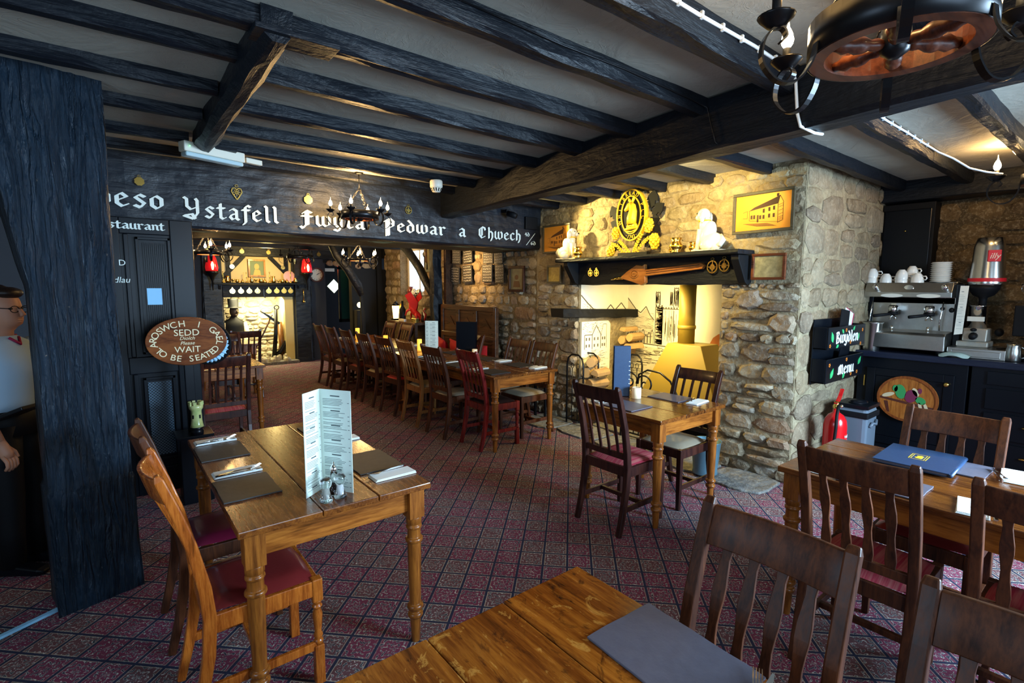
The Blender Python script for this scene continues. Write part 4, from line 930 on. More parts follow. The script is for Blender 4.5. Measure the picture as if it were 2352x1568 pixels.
# crest
ct = thing('brewery_crest', 'oval black and gold crest with a deer head, hops and barley on the mantel shelf', 'crest', (4.19, 3.35, ST+.0))
FR = frame((0, 0, .40), (0, -1, 0), (0, 0, 1)) @ Matrix.Rotation(.05, 4, 'Z')
def ellp(a, b, n=40): return [(a*math.cos(2*PI*i/n), b*math.sin(2*PI*i/n)) for i in range(n)]
def ringp(mb, a, b, w, z0, z1, fr, n=44):
    o = ellp(a, b, n); i_ = ellp(a-w, b-w, n); vs = [fr @ V((x, y, z)) for z in (z0, z1) for x, y in o+i_]; fs = []
    for k in range(n):
        k2 = (k+1) % n; fs += [(2*n+k, 2*n+k2, 3*n+k2, 3*n+k), (k, k2, 2*n+k2, 2*n+k), (n+k2, n+k, 3*n+k, 3*n+k2)]
    mb.add(vs, fs)
MB().prism(ellp(.178, .252), -.02, .02, FR).build('oval_board', M['bmatt'], ct)
mb = MB(); ringp(mb, .182, .256, .014, -.02, .03, FR); ringp(mb, .125, .190, .011, .0, .028, FR); mb.build('gilt_ring', M['gold'], ct)
mb = MB(); curve_text(mb, 'WHITBREAD PLC', .056, FR @ Matrix.Translation((0, 0, .021)), .146, .214, 205, -20, .004, sx=.85); curve_text(mb, '\u00b71742\u00b7', .052, FR @ Matrix.Translation((0, 0, .021)), .146, .220, 240, 300, .004, flip=True, sx=.9); mb.build('raised_lettering', M['gold'], ct)
# deer head and chest in relief
hd = MB()
def rel(pts, r, dz=.02): hd.tube([tuple(FR @ V((x, y, dz))) for x, y in pts], r, 10)
rel([(.01, -.09), (.015, -.03), (.03, .03), (.025, .08), (.0, .105)], [.055, .055, .046, .036, .030], .022)
rel([(.015, .10), (-.015, .09), (-.05, .062), (-.068, .052)], [.032, .030, .020, .015], .028)
rel([(.0, .12), (-.014, .15), (-.024, .172)], [.012, .014, .003], .026); rel([(.022, .12), (.040, .155), (.044, .185)], [.012, .015, .003], .026)
rel([(-.02, -.10), (-.05, -.125)], [.03, .014]); rel([(.04, -.10), (.07, -.12)], [.03, .014]); rel([(.01, -.1), (.01, -.128)], [.03, .012])
rel([(-.085, -.138), (-.03, -.13), (.03, -.128), (.085, -.125)], [.014, .016, .016, .014]); rel([(-.06, -.155), (0, -.165), (.06, -.15)], .007)
hd.build('deer_head', M['gold'], ct)
# leaves, hops, barley
lf = MB()
def leaf(cx, cy, a, s, mbk, z=.0):
    star = [(0, 0), (.035, .03), (.03, .07), (.06, .065), (.05, .11), (.0, .16), (-.05, .11), (-.06, .065), (-.03, .07), (-.035, .03)]
    f = FR @ Matrix.Translation((cx, cy, z)) @ Matrix.Rotation(a, 4, 'Z') @ Matrix.Scale(s, 4); mbk.prism(star, -.006, .012, f)
for q in [(-.20, -.02, .35, 1.0), (-.16, -.09, 1.1, .8), (.23, .03, -.25, 1.1), (.24, -.03, -1.0, 1.0), (.20, -.08, -1.6, .8), (-.14, -.33, .9, .9), (.15, -.33, -1.0, .9), (.05, -.33, -.3, .6), (.27, -.22, -.5, .6)]:
    lf = MB(); leaf(*q, lf); lf.build('black_leaf', M['bmatt'], ct)
MB().b2((-.03, -.21, 0), (.03, .15, .03)).build('stand', M['bmatt'], ct)
def hop(x, y, a, s):
    mb = MB(); f = FR @ Matrix.Translation((x, y, .012)) @ Matrix.Rotation(a, 4, 'Z')
    for j in range(6):
        for i in range(5):
            aa = i*2*PI/5+j*.6; r = .030*s*math.sin(PI*(j+1.2)/7.5); mb.ell(tuple(f @ V((r*math.cos(aa), (-.045+j*.018)*s, r*math.sin(aa)))), (.014*s, .012*s, .016*s), 7, 5)
    mb.ell(tuple(f @ V((0, 0, 0))), (.03*s, .03*s, .05*s), 8, 6); mb.build('hop_cone', M['gold'], ct)
hop(-.205, -.155, -.15, 1.1); hop(.21, -.13, -.35, 1.2); hop(-.27, -.33, -.5, 1.1); hop(.27, -.29, .0, 1.3)
def barley(pts, n):
    mb = MB(); P = [V((x, y, .02)) for x, y in pts]; mb.tube([tuple(FR @ p) for p in P], .004, 6)
    for i in range(n):
        t = (i+.5)/n*(len(P)-1); k = min(int(t), len(P)-2); p = P[k].lerp(P[k+1], t-k); d = (P[k+1]-P[k]).normalized(); nn = V((-d.y, d.x, 0))
        for s_ in (-1, 1):
            c = p+nn*s_*.012+d*.006; a = (d+nn*s_*.5).normalized(); mb.tube([tuple(FR @ (c-a*.014)), tuple(FR @ c), tuple(FR @ (c+a*.016))], [.002, .0085, .001], 6)
    mb.build('barley_ear', M['gold'], ct)
barley([(-.02, -.385), (-.09, -.30), (-.16, -.235)], 8); barley([(-.05, -.39), (-.13, -.34), (-.19, -.28), (-.26, -.26)], 9); barley([(.02, -.385), (.06, -.30), (.13, -.20)], 9); barley([(.06, -.38), (.13, -.30), (.20, -.255), (.28, -.235)], 10)
# bellows
be = thing('bellows', 'long carved wooden bellows hung on the black mantel board', 'bellows', (4.235, 3.20, 1.76))
wb_ = wood('carved_bellows_wood', (.22, .075, .016), (.36, .14, .03), 1, .3, 16)
FB = frame((0, 0, 0), (0, -1, -.0), (0, 0, 1)) @ Matrix.Rotation(.085, 4, 'Z')
MB().prism([(-.30, -.01), (-.22, .035), (-.10, .09), (-.03, .07), (0, .085), (.0, .03), (.62, .025), (.645, .0), (.62, -.03), (.0, -.035), (0, -.10), (-.05, -.12), (-.16, -.075), (-.30, -.03)], -.03, .02, FB).build('board', wb_, be, bevel=.006)
mb = MB(); ringp(mb, .055, .045, .012, .02, .03, FB @ Matrix.Translation((-.12, 0, 0))); ringp(mb, .030, .025, .03, .02, .034, FB @ Matrix.Translation((-.12, 0, 0)), 20); mb.build('carved_boss', wb_, be)
mb = MB(); 
for y in (-.012, .008): mb.prism([(.02, y), (.6, y), (.6, y+.005), (.02, y+.005)], .02, .024, FB)
mb.build('handle_groove', M['ch_dark'], be)
MB().tube([tuple(FB @ V((-.29, -.02, -.005))), tuple(FB @ V((-.36, -.022, -.005))), tuple(FB @ V((-.45, -.025, -.005)))], [.022, .014, .007], 10).build('nozzle', M['brass'], be)
# horse brasses
def brass(label, x, y, z, r, n, group, kind=0, nrm=(-1, 0, 0)):
    """flat brass of radius r on a wall; n = frame x axis"""
    t = thing('horse_brass', label, 'horse brass', (x, y, z), 0, group); f = frame((0, 0, 0), n, (0, 0, 1)); mb = MB()
    if kind == 0:
        ringp(mb, r, r*1.1, r*.22, 0, .006, f, 24)
        mb.prism([(-r*.5, -r*.3), (0, -r*.65), (r*.5, -r*.3), (r*.35, r*.3), (0, r*.55), (-r*.35, r*.3)], 0, .005, f)
        for a in range(4): mb.prism([(-.004, 0), (.004, 0), (.004, r*.95), (-.004, r*.95)], 0, .004, f @ Matrix.Rotation(a*PI/2, 4, 'Z'))
    elif kind == 1:
        pts = [(0, -r*1.5), (r*.6, -r*.6), (r, .1*r), (r*.8, r*.75), (r*.35, r*.85), (0, r*.5), (-r*.35, r*.85), (-r*.8, r*.75), (-r, .1*r), (-r*.6, -r*.6)]
        for a, b in zip(pts, pts[1:]+pts[:1]): mb.sweep([f @ V((*a, .003)), f @ V((*b, .003))], f.to_3x3() @ V((0, 0, 1)), .006, r*.2)
        for a in range(8): mb.sweep([f @ V((0, 0, .003)), f @ V((r*.7*math.cos(a*PI/4), r*.7*math.sin(a*PI/4), .003))], f.to_3x3() @ V((0, 0, 1)), .005, r*.12)
    else:
        mb.prism([(r*q*math.sin(a*PI/8), -r*q*math.cos(a*PI/8)+0) for a, q in [(i, 1.0+.12*(i % 2)) for i in range(16)]], 0, .006, f)
    mb.build('medallion', M['brass'], t)
    mb = MB(); ringp(mb, r*.34, r*.26, r*.1, 0, .006, f @ Matrix.Translation((0, r*1.32, 0)), 14); mb.build('hanger', M['brass'], t)
G1 = 'horse brasses on the mantel board'
brass('left one of the two oval brasses at the left end of the mantel board', 4.255, 3.96, 1.77, .035, (0, -1, 0), G1); brass('right one of the two oval brasses, at the bellows nozzle', 4.255, 3.87, 1.77, .036, (0, -1, 0), G1)
brass('larger horseshoe brass with a bird, right of the bellows handle', 4.245, 2.49, 1.80, .052, (0, -1, 0), G1); brass('horseshoe brass nearest the right bracket', 4.245, 2.38, 1.81, .050, (0, -1, 0), G1)
G2 = 'horse brasses on the lettered beam'
brass('round ball-shaped brass above the lettering at the far left', .26, 4.855, 2.40, .030, (1, 0, 0), G2, 2); brass('heart-shaped pierced brass above the gothic Y', .92, 4.87, 2.395, .040, (1, 0, 0), G2, 1)
brass('dull round brass left of the lit chandelier', 1.50, 4.87, 2.395, .036, (1, 0, 0), G2, 2); brass('round pierced brass above the gothic P', 2.50, 4.87, 2.395, .036, (1, 0, 0), G2, 0)
# framed pictures on the stone
def picture(label, y, z, w, h, fw, fm, pm, tilt=0, x=4.275, draw=None, th=.02, name='framed_picture', rot=0):
    t = thing(name, label, 'picture', (x, y, z)); f = WF(0, 0, 0) @ Matrix.Rotation(rot, 4, 'Z') @ Matrix.Rotation(tilt, 4, 'Y')
    for a, b, c, d in ((-w/2, w/2, h/2-fw, h/2), (-w/2, w/2, -h/2, -h/2+fw), (-w/2, -w/2+fw, -h/2+fw, h/2-fw), (w/2-fw, w/2, -h/2+fw, h/2-fw)):
        MB().prism([(a, c), (b, c), (b, d), (a, d)], -.005, th, f).build('frame_rail', fm, t, bevel=.003)
    MB().prism([(-w/2+fw, -h/2+fw), (w/2-fw, -h/2+fw), (w/2-fw, h/2-fw), (-w/2+fw, h/2-fw)], -.002, .006, f).build('picture_sheet', pm, t)
    if draw:
        mb = MB(); draw(mb, f @ Matrix.Translation((0, 0, .0065)), w-2*fw, h-2*fw); mb.build('printed_drawing', M['etch'], t)
    return t
M['copper'] = simple_noise('copper_sheet', (.70, .27, .02), (.82, .36, .04), .34, 8, .03, .25)
M['etch'] = mat('dark_brown_etching', (.09, .035, .01), .6)
M['oldpic'] = simple_noise('aged_print', (.03, .045, .02), (.60, .52, .28), .5, 26, .02)
M['dimpic'] = simple_noise('dim_print', (.06, .05, .03), (.22, .19, .10), .4, 14, .02)
def seg(mb, f, a, b, w=.002):
    d = V((b[0]-a[0], b[1]-a[1])); 
    if d.length < 1e-5: return
    n = V((-d.y, d.x)).normalized()*w/2; mb.prism([(a[0]+n.x, a[1]+n.y), (a[0]-n.x, a[1]-n.y), (b[0]-n.x, b[1]-n.y), (b[0]+n.x, b[1]+n.y)], 0, .0006, f)
def pl(mb, f, pts, w=.002):
    for a, b in zip(pts, pts[1:]): seg(mb, f, a, b, w)
def inn(mb, f, w, h):
    P = lambda x, y: (x*w, y*h)
    pl(mb, f, [P(-.25, .05), P(.22, .30), P(.30, .40), P(.36, .22), P(.36, -.28), P(.27, -.34), P(.27, .18), P(.30, .40)], w*.008)
    mb.prism([P(-.25, .05), P(.27, .18), P(.30, .40), P(.2, .34), P(-.16, .14)], 0, .0005, f)
    for y in (-.30, -.26, -.22, -.18, -.1, 0, .1, .16): seg(mb, f, P(.28, y-.02), P(.36, y+.02), w*.006)
    pl(mb, f, [P(-.24, .04), P(-.24, -.22), P(.27, -.32)], w*.006)
    for x, y in [(-.2, -.12), (-.15, -.12), (-.04, -.14), (.02, -.14), (.12, -.12), (.2, -.12), (.12, .06), (.02, .03), (.2, .08)]:
        mb.prism([P(x-.018, y-.06), P(x+.018, y-.063), P(x+.018, y+.05), P(x-.018, y+.045)], 0, .0006, f)
    mb.prism([P(-.10, -.28), P(-.07, -.285), P(-.07, -.08), P(-.10, -.08)], 0, .0006, f)
    for k in range(9): seg(mb, f, P(-.35+.03*k, -.30-.012*k), P(.1+.02*k, -.33-.012*k), w*.004)
    mb.prism([P(.24, .38), P(.28, .38), P(.28, .46), P(.24, .46)], 0, .0006, f); pl(mb, f, [P(-.36, .02), P(-.28, .06), P(-.28, -.15), P(-.36, -.14)], w*.005)
framemat = simple_noise('ebonised_frame', (.03, .025, .015), (.10, .085, .05), .4, 40, .3)
picture('large copper-coloured picture of an inn in a dark frame, right of the chimney breast', 2.075, 2.235, .50, .335, .024, framemat, M['copper'], draw=inn, x=4.26, rot=.01)
picture('copper picture of an inn partly behind the left china dog', 4.53, 2.185, .47, .335, .022, framemat, M['copper'], draw=inn, x=4.27)
picture('small wood-framed old print low on the right pier', 2.01, 1.79, .275, .215, .022, wood('red_frame', (.13, .035, .015), (.2, .06, .02), 1, .3, 20), M['oldpic'])
picture('small dark-framed colour print left of the mantel bracket', 4.565, 1.765, .25, .215, .022, framemat, simple_noise('colour_print', (.16, .09, .02), (.6, .45, .1), .5, 40))
def portr(mb, f, w, h): mb.prism([(w*.16*math.cos(a*.5), h*.12*math.sin(a*.5)+h*.08) for a in range(12)], 0, .0005, f); mb.prism([(-w*.3, -h*.4), (w*.3, -h*.4), (w*.2, -h*.1), (-w*.2, -h*.1)], 0, .0005, f)
picture('dark-framed faded portrait tilted on the stone wall beside the slates', 5.27, 1.715, .30, .34, .035, M['ch_dark'], M['dimpic'], draw=portr, tilt=.08, x=4.26)
# chalked slates
sc = 0
for (y, z, h_, lb) in [(6.76, 2.075, .23, 'top row, leftmost, under the beam'), (6.45, 2.075, .23, 'top row, second from the left'), (5.93, 2.05, .23, 'top row, third, right of the bright patch'), (5.69, 2.04, .23, 'top row, rightmost and cut by the beam'), (6.80, 1.79, .24, 'bottom row, leftmost'), (6.46, 1.80, .25, 'bottom row, second from the left'), (5.95, 1.80, .25, 'bottom row, third and most densely written'), (5.66, 1.79, .25, 'bottom row, rightmost next to the tilted portrait')]:
    wd = .24 if y > 5.8 else .2; t = thing('chalked_slate', 'chalked roofing slate with white handwriting, '+lb, 'slate', (4.275, y, z), 0, 'chalked slates on the stone wall'); f = WF(0, 0, 0) @ Matrix.Rotation(.05*math.sin(y*9), 4, 'Z')
    MB().prism([(-wd/2, -h_/2), (wd/2, -h_/2), (wd/2, h_/2), (-wd/2, h_/2)], 0, .012, f).build('slate_plate', M['slate_b'], t, bevel=.002)
    mb = MB(); rs = random.Random(int(y*100)); rows = 6
    for r in range(rows):
        yy = h_*(.40-.8*r/(rows-1)); x = -wd*.40
        while x < wd*.38:
            ww = rs.uniform(.02, .045); pts = [(x+ww*k/5, yy+rs.uniform(-.008, .008)) for k in range(6)]; pl(mb, f @ Matrix.Translation((0, 0, .0125)), [p for p in pts if p[0] < wd*.45], .0035); x += ww+.012
    mb.build('chalk_writing', M['chalk'], t)

# ---------------------------------------------------------------- inside the niche
M['mural'] = simple_noise('painted_mural_ground', (.85, .82, .68), (.74, .70, .54), .8, 5, .05)
M['muralline'] = mat('mural_ink', (.10, .085, .06), .8)
mu = thing('painted_mural', 'pen-drawn castle and harbour mural on the back of the fireplace niche', 'mural', (5.20, 3.32, 0))
fM = WF(0, 0, 0)   # local x = -(Y-3.32)
MB().prism([(-.88, .05), (.88, .05), (.88, 1.66), (-.88, 1.66)], 0, .008, fM).build('mural_ground', M['mural'], mu)
mb = MB(); f = fM @ Matrix.Translation((0, 0, .0083)); rs = random.Random(2); O = lambda Y: 3.32-Y
for pts in ([(O(3.76), .93), (O(3.66), .93), (O(3.66), 1.38), (O(3.76), 1.38)], [(O(4.2), .93), (O(3.78), .93), (O(3.78), 1.22), (O(3.9), 1.36), (O(3.98), 1.28), (O(4.05), 1.33), (O(4.2), 1.5)], [(O(4.2), .45), (O(3.0), .45), (O(3.0), .86), (O(4.2), .90)]): mb.prism(pts, 0, .0006, f)
mb.build('grey_wash', simple_noise('mural_wash', (.42, .38, .27), (.70, .64, .46), .8, 14, .05), mu)
mb = MB(); f = fM @ Matrix.Translation((0, 0, .009))
def hatch(x0, x1, y0, y1, n, w=.003, jit=.01, vert=False):
    for k in range(n):
        if vert: x = rs.uniform(x0, x1); pl(mb, f, [(x, rs.uniform(y0, (y0+y1)/2)), (x+rs.uniform(-jit, jit), rs.uniform((y0+y1)/2, y1))], w)
        else:
            y = rs.uniform(y0, y1); a = rs.uniform(x0, x1); b = min(x1, a+rs.uniform(.03, .15)); pl(mb, f, [(a, y), ((a+b)/2, y+rs.uniform(-jit, jit)), (b, y)], w)
def O(Y): return 3.32-Y
# castle: towers
def tower(xa, xb, y0, y1, cren=4, dark=False):
    pl(mb, f, [(xa, y0), (xa, y1), (xb, y1), (xb, y0)], .010); w_ = (xb-xa)/(2*cren-1)
    for k in range(cren): mb.prism([(xa+2*k*w_, y1), (xa+(2*k+1)*w_, y1), (xa+(2*k+1)*w_, y1+w_*1.2), (xa+2*k*w_, y1+w_*1.2)], 0, .001, f)
    if dark: hatch(xa, xb, y0, y1, 150, .012, .004)
    else: hatch(xa, xb, y0, y1, 30, .005, .003, True)
    for k in range(3): mb.prism([((xa+xb)/2-.006, y0+(y1-y0)*(.3+.22*k)), ((xa+xb)/2+.006, y0+(y1-y0)*(.3+.22*k)), ((xa+xb)/2+.006, y0+(y1-y0)*(.3+.22*k)+.03), ((xa+xb)/2-.006, y0+(y1-y0)*(.3+.22*k)+.03)], 0, .0015, f)
tower(O(3.76), O(3.66), .93, 1.38, 3, True); tower(O(3.66), O(3.42), .93, 1.36, 7); tower(O(3.76), O(3.70), 1.40, 1.55, 3); tower(O(3.56), O(3.53), 1.40, 1.55, 2); tower(O(3.51), O(3.45), 1.38, 1.60, 3); tower(O(3.40), O(3.24), .93, 1.25, 5); tower(O(3.36), O(3.31), 1.25, 1.42, 2)
for a, b in (((O(4.2), 1.20), (O(3.78), .98)),): pass
pl(mb, f, [(O(4.2), 1.5), (O(4.05), 1.34), (O(3.98), 1.30), (O(3.9), 1.38), (O(3.84), 1.28), (O(3.78), 1.22)], .012)
for k in range(9):
    x = O(4.18)+k*.045; pl(mb, f, [(x, .93), (x, 1.0+.03*(k % 3)), (x+.02, 1.04+.03*(k % 3)), (x+.04, 1.0+.03*(k % 3)), (x+.04, .93)], .008)
seg(mb, f, (O(4.2), .93), (O(3.1), .90), .014); hatch(O(4.2), O(3.0), .45, .90, 200, .006, .006)
for bx in (O(3.72), O(3.5), O(3.42)): pl(mb, f, [(bx-.04, .84), (bx+.04, .84), (bx+.025, .82), (bx-.025, .82), (bx-.04, .84)], .008); pl(mb, f, [(bx, .84), (bx, .92), (bx+.03, .86)], .003)
hatch(O(4.2), O(3.78), 1.0, 1.3, 60, .003, .02)
mb.build('ink_drawing', M['muralline'], mu)
mr = MB(); f = fM @ Matrix.Translation((0, 0, .009)); 
mr.prism([(.42+.16*math.cos(a*.45), .88+.24*math.sin(a*.45)) for a in range(14)], 0, .001, f); mr.build('orange_figure', mat('orange_mural_paint', (.60, .20, .05), .8), mu)
# left reveal painted panel with houses
ms = thing('painted_mural', 'pen-drawn quayside houses on the left reveal of the niche', 'mural', (4.34, 4.19, 0)); fS = frame((0, 0, 0), (1, 0, 0), (0, 0, 1))
MB().prism([(0, .55), (.50, .55), (.50, 1.17), (.46, 1.21), (0, 1.21)], 0, .03, fS).build('panel_board', M['mural'], ms)
MB().prism([(0, 1.29), (.86, 1.29), (.86, 1.65), (0, 1.65)], 0, .01, fS).build('upper_panel', M['mural'], ms)
mb = MB(); f = fS @ Matrix.Translation((0, 0, .031))
pl(mb, f, [(.05, .88), (.05, 1.05), (.18, 1.05), (.18, .88)], .010); pl(mb, f, [(.18, 1.05), (.25, 1.16), (.33, 1.05), (.33, .88)], .010); pl(mb, f, [(.33, 1.02), (.37, 1.17), (.43, 1.17), (.43, .88)], .006)
for x in (.08, .13, .22, .28, .36, .40):
    for z in (.92, 1.0): mb.prism([(x-.01, z-.018), (x+.01, z-.018), (x+.01, z+.018), (x-.01, z+.018)], 0, .001, f)
for k in range(90):
    x = rs.uniform(0, .4); z = rs.uniform(.57, .87); seg(mb, f, (x, z), (x+rs.uniform(.03, .1), z+rs.uniform(-.003, .003)), .0025)
pl(mb, f, [(.14, .80), (.26, .80), (.23, .77), (.17, .77), (.14, .80)], .012); seg(mb, f, (.18, .80), (.18, .93), .004)
for k in range(60):
    x = rs.uniform(0, .34); z = rs.uniform(1.08, 1.2); seg(mb, f, (x, z), (x+.03, z+rs.uniform(-.02, .02)), .003)
f = fS @ Matrix.Translation((0, 0, .011)); pl(mb, f, [(.0, 1.52), (.12, 1.42), (.25, 1.33), (.40, 1.30), (.52, 1.40), (.60, 1.33), (.72, 1.42), (.84, 1.31)], .014)
for k in range(70):
    x = rs.uniform(0, .3); z = rs.uniform(1.29, 1.50-.6*x); seg(mb, f, (x, z), (x+.02, z-rs.uniform(0, .02)), .003)
mb.build('ink_drawing', M['muralline'], ms)
lb_ = MB(); rough_beam(lb_, (4.02, 4.245, 1.32), (5.2, 4.12, 1.29), .2, .10, 20, .01, 4, side=(0, 1, 0)); ob = lb_.build('stone_lintel', M['bmatt']); tag(ob, 'long sooty black beam jutting from the left side of the fireplace niche', 'beam')
# pipe and hood of the stove
M['yhood'] = mat('ochre_enamel', (.21, .145, .018), .5); 
st = thing('stove_hood', 'ochre yellow smoke hood with a round flue pipe in the fireplace niche', 'stove', (4.80, 2.98, 0))
MB().lathe([(.085, 1.03), (.085, 1.70)], (0, .10, 0), 24).build('flue_pipe', M['yhood'], st); MB().lathe([(.092, 1.18), (.095, 1.2), (.092, 1.22)], (0, .10, 0), 24).build('pipe_collar', M['yhood'], st)
vs = []; 
for (x0, x1, y0, y1, z) in ((-.34, .30, -.48, .46, .42), (-.16, .16, -.17, .22, 1.03)): vs += [(x0, y0, z), (x1, y0, z), (x1, y1, z), (x0, y1, z)]
MB().add(vs, [(0, 1, 5, 4), (1, 2, 6, 5), (2, 3, 7, 6), (3, 0, 4, 7), (4, 5, 6, 7), (3, 2, 1, 0)]).build('canopy', M['yhood'], st, bevel=.006)
MB().b2((-.35, -.49, .36), (.31, .47, .42)).build('canopy_rim', M['yhood'], st, bevel=.005)
MB().b2((-.16, -.30, .03), (.2, .30, .30)).build('stove_box', M['bmatt'], st, bevel=.01)
gr = thing('fire_grate', 'low wrought iron fire screen with paired scrolls before the stove', 'fire screen', (4.28, 3.12, .02))
def spiral(cx, cz, r, turns, dirn=1, a0=0, n=26): return [(cx+r*(1-.80*i/n)*math.cos(a0+dirn*2*PI*turns*i/n), cz+r*(1-.80*i/n)*math.sin(a0+dirn*2*PI*turns*i/n)) for i in range(n+1)]
mb = MB(); Y_ = lambda p: (0, -p[0], p[1])
for c in [(-.27, .62, .10, 1.3, 1, 0), (-.08, .60, .11, 1.3, -1, PI), (.10, .47, .08, 1.3, 1, PI), (.24, .47, .08, 1.3, -1, 0)]: mb.tube([Y_(p) for p in spiral(*c)], .009, 6)
mb.tube([Y_(p) for p in [(-.17, .60), (-.16, .70), (-.05, .76), (.1, .75), (.22, .68), (.32, .52), (.32, .40)]], .010, 6); mb.tube([Y_(p) for p in [(-.37, .62), (-.38, .4), (-.38, 0)]], .010, 6); mb.tube([Y_(p) for p in [(.32, .4), (.33, 0)]], .01, 6)
for z in (.06, .36): mb.tube([(0, .38, z), (0, -.33, z)], .009, 6)
for k in range(11): mb.tube([(0, .34-.065*k, .06), (0, .34-.065*k, .36)], .006, 6)
mb.build('scrollwork', M['iron'], gr)
for k in range(3):
    lg = MB().box((4.50, 2.86+.16*k, .40), (.22, .14, .05), rz=.3*k); o = lg.build('orange_brick', mat('fire_orange_%d' % k, (.75, .16, .04), .7)); tag(o, ('left', 'middle', 'right')[2-k]+' orange firebrick seen through the chair by the fire', 'brick', 'orange firebricks')  # three plain orange blocks in the niche
# log baskets and logs
bark = mat('cut_log_face', (.50, .30, .12), .8); bark2 = simple_noise('log_bark', (.20, .12, .05), (.44, .28, .12), .85, 14, .8)
def log(label, x, y, z, L_, r, rz=0, ax='x', split=False, group='split logs in the fireplace'):
    n = 9; rs_ = random.Random(int(x*91+y*57+z*33)); pr_ = [(math.cos(2*PI*i/n)*r*rs_.uniform(.85, 1.08), math.sin(2*PI*i/n)*r*rs_.uniform(.85, 1.08)) for i in range(n)]
    if split: pr_ = [p for p in pr_ if p[1] > -.35*r]+[]
    mb = MB().prism(pr_, -L_/2, L_/2, frame((0, 0, 0), (0, 1, 0), (0, 0, 1))); o = thing('log', label, 'log', (x, y, z), rz, group)
    mb.build('bark', bark2, o, bevel=.004); m2 = MB().prism([(a*.93, b*.93) for a, b in pr_], -L_/2-.002, -L_/2, frame((0, 0, 0), (0, 1, 0), (0, 0, 1))); m2.build('cut_face', bark, o)
def arch_frame(label, x, y, w, h, m=None, d=.25):
    t = thing('log_holder', label, 'log holder', (x, y, .02)); 
    for dx in (0, d):
        mb = MB(); pts = [(dx, w/2, 0), (dx, w/2, h-.12), (dx, w*.42, h-.04), (dx, w*.2, h), (dx, -w*.2, h), (dx, -w*.42, h-.04), (dx, -w/2, h-.12), (dx, -w/2, 0)]
        mb.tube(pts, .011, 7)
        for yy in (-w*.17, w*.17): mb.tube([(dx, yy, .05), (dx, yy, h-.16)], .005, 6); mb.tube([(dx, yy+.022*math.cos(a*.6), h-.13+.03*math.sin(a*.6)) for a in range(11)], .004, 6)
        mb.tube([(dx, w/2, .05), (dx, -w/2, .05)], .008, 6); mb.build('arched_end', M['iron'], t)
    mb = MB()
    for yy in (-w/2, w/2): mb.tube([(0, yy, .06), (d, yy, .06)], .008, 6)
    mb.build('side_rail', M['iron'], t)
arch_frame('black iron arched log holder at the left foot of the niche', 4.20, 4.12, .26, .82)
arch_frame('smaller iron arched log holder behind the blue menu', 4.62, 3.80, .22, .80)
k = 0
for (x, y, z, r, rz, lb) in [(4.42, 4.10, .12, .06, 0, 'bottom of the left holder'), (4.40, 4.0, .12, .06, .1, 'bottom right of the left holder'), (4.42, 4.12, .25, .06, -.1, 'second up in the left holder'), (4.40, 4.0, .245, .065, .1, 'right of the second layer'), (4.42, 4.11, .38, .06, .1, 'third up in the left holder'), (4.42, 3.99, .38, .06, 0, 'right of the third layer'), (4.42, 4.10, .50, .06, .1, 'fourth up in the left holder'), (4.42, 3.97, .50, .065, -.1, 'round end right of the fourth layer'), (4.42, 4.08, .63, .065, .3, 'pale log sloping near the top of the left holder'), (4.44, 3.94, .62, .06, .15, 'round end beside the sloping log'), (4.42, 4.04, .75, .06, .5, 'topmost log of the left holder'),
    (4.95, 3.98, .98, .055, .1, 'stacked upper left in the back recess'), (4.95, 3.88, .90, .05, -.1, 'lower in the back recess'), (4.96, 3.87, 1.02, .05, .1, 'upper right in the back recess'), (4.95, 3.99, .84, .05, 0, 'below the upper logs of the back recess'), (4.95, 3.96, 1.10, .045, 0, 'on top of the back recess pile'), (4.60, 3.72, .48, .05, .2, 'in the smaller holder, upper'), (4.60, 3.80, .36, .055, .1, 'in the smaller holder, lower')]:
    log('pale split log, '+lb, x, y, z, .26, r, rz, split=(k % 3 == 0)); k += 1
MB_ = MB().lathe([(.10, 0), (.105, .01), (.10, .03), (.12, .28), (.128, .29), (.12, .285), (.095, .03)], (0, 0, 0), 22); o = MB_.build('bucket', simple_noise('blue_grey_tin', (.10, .20, .26), (.16, .30, .38), .35, 12, .05, .6)); tag(o, 'blue-grey tin bucket on the hearth behind the pale suede seat', 'bucket', None, (3.98, 2.32, .022))
BH = thing('black_bench', 'low black iron stand on the hearth at the left pier', 'stand', (4.12, 4.72, 0)); mb = MB()
for dx, dy in ((0, 0), (.1, .12), (0, -.18)): mb.b2((dx-.012, dy-.012, 0), (dx+.012, dy+.012, .44))
mb.b2((-.04, -.2, .42), (.14, .15, .46)); mb.build('stand_frame', M['iron'], BH)

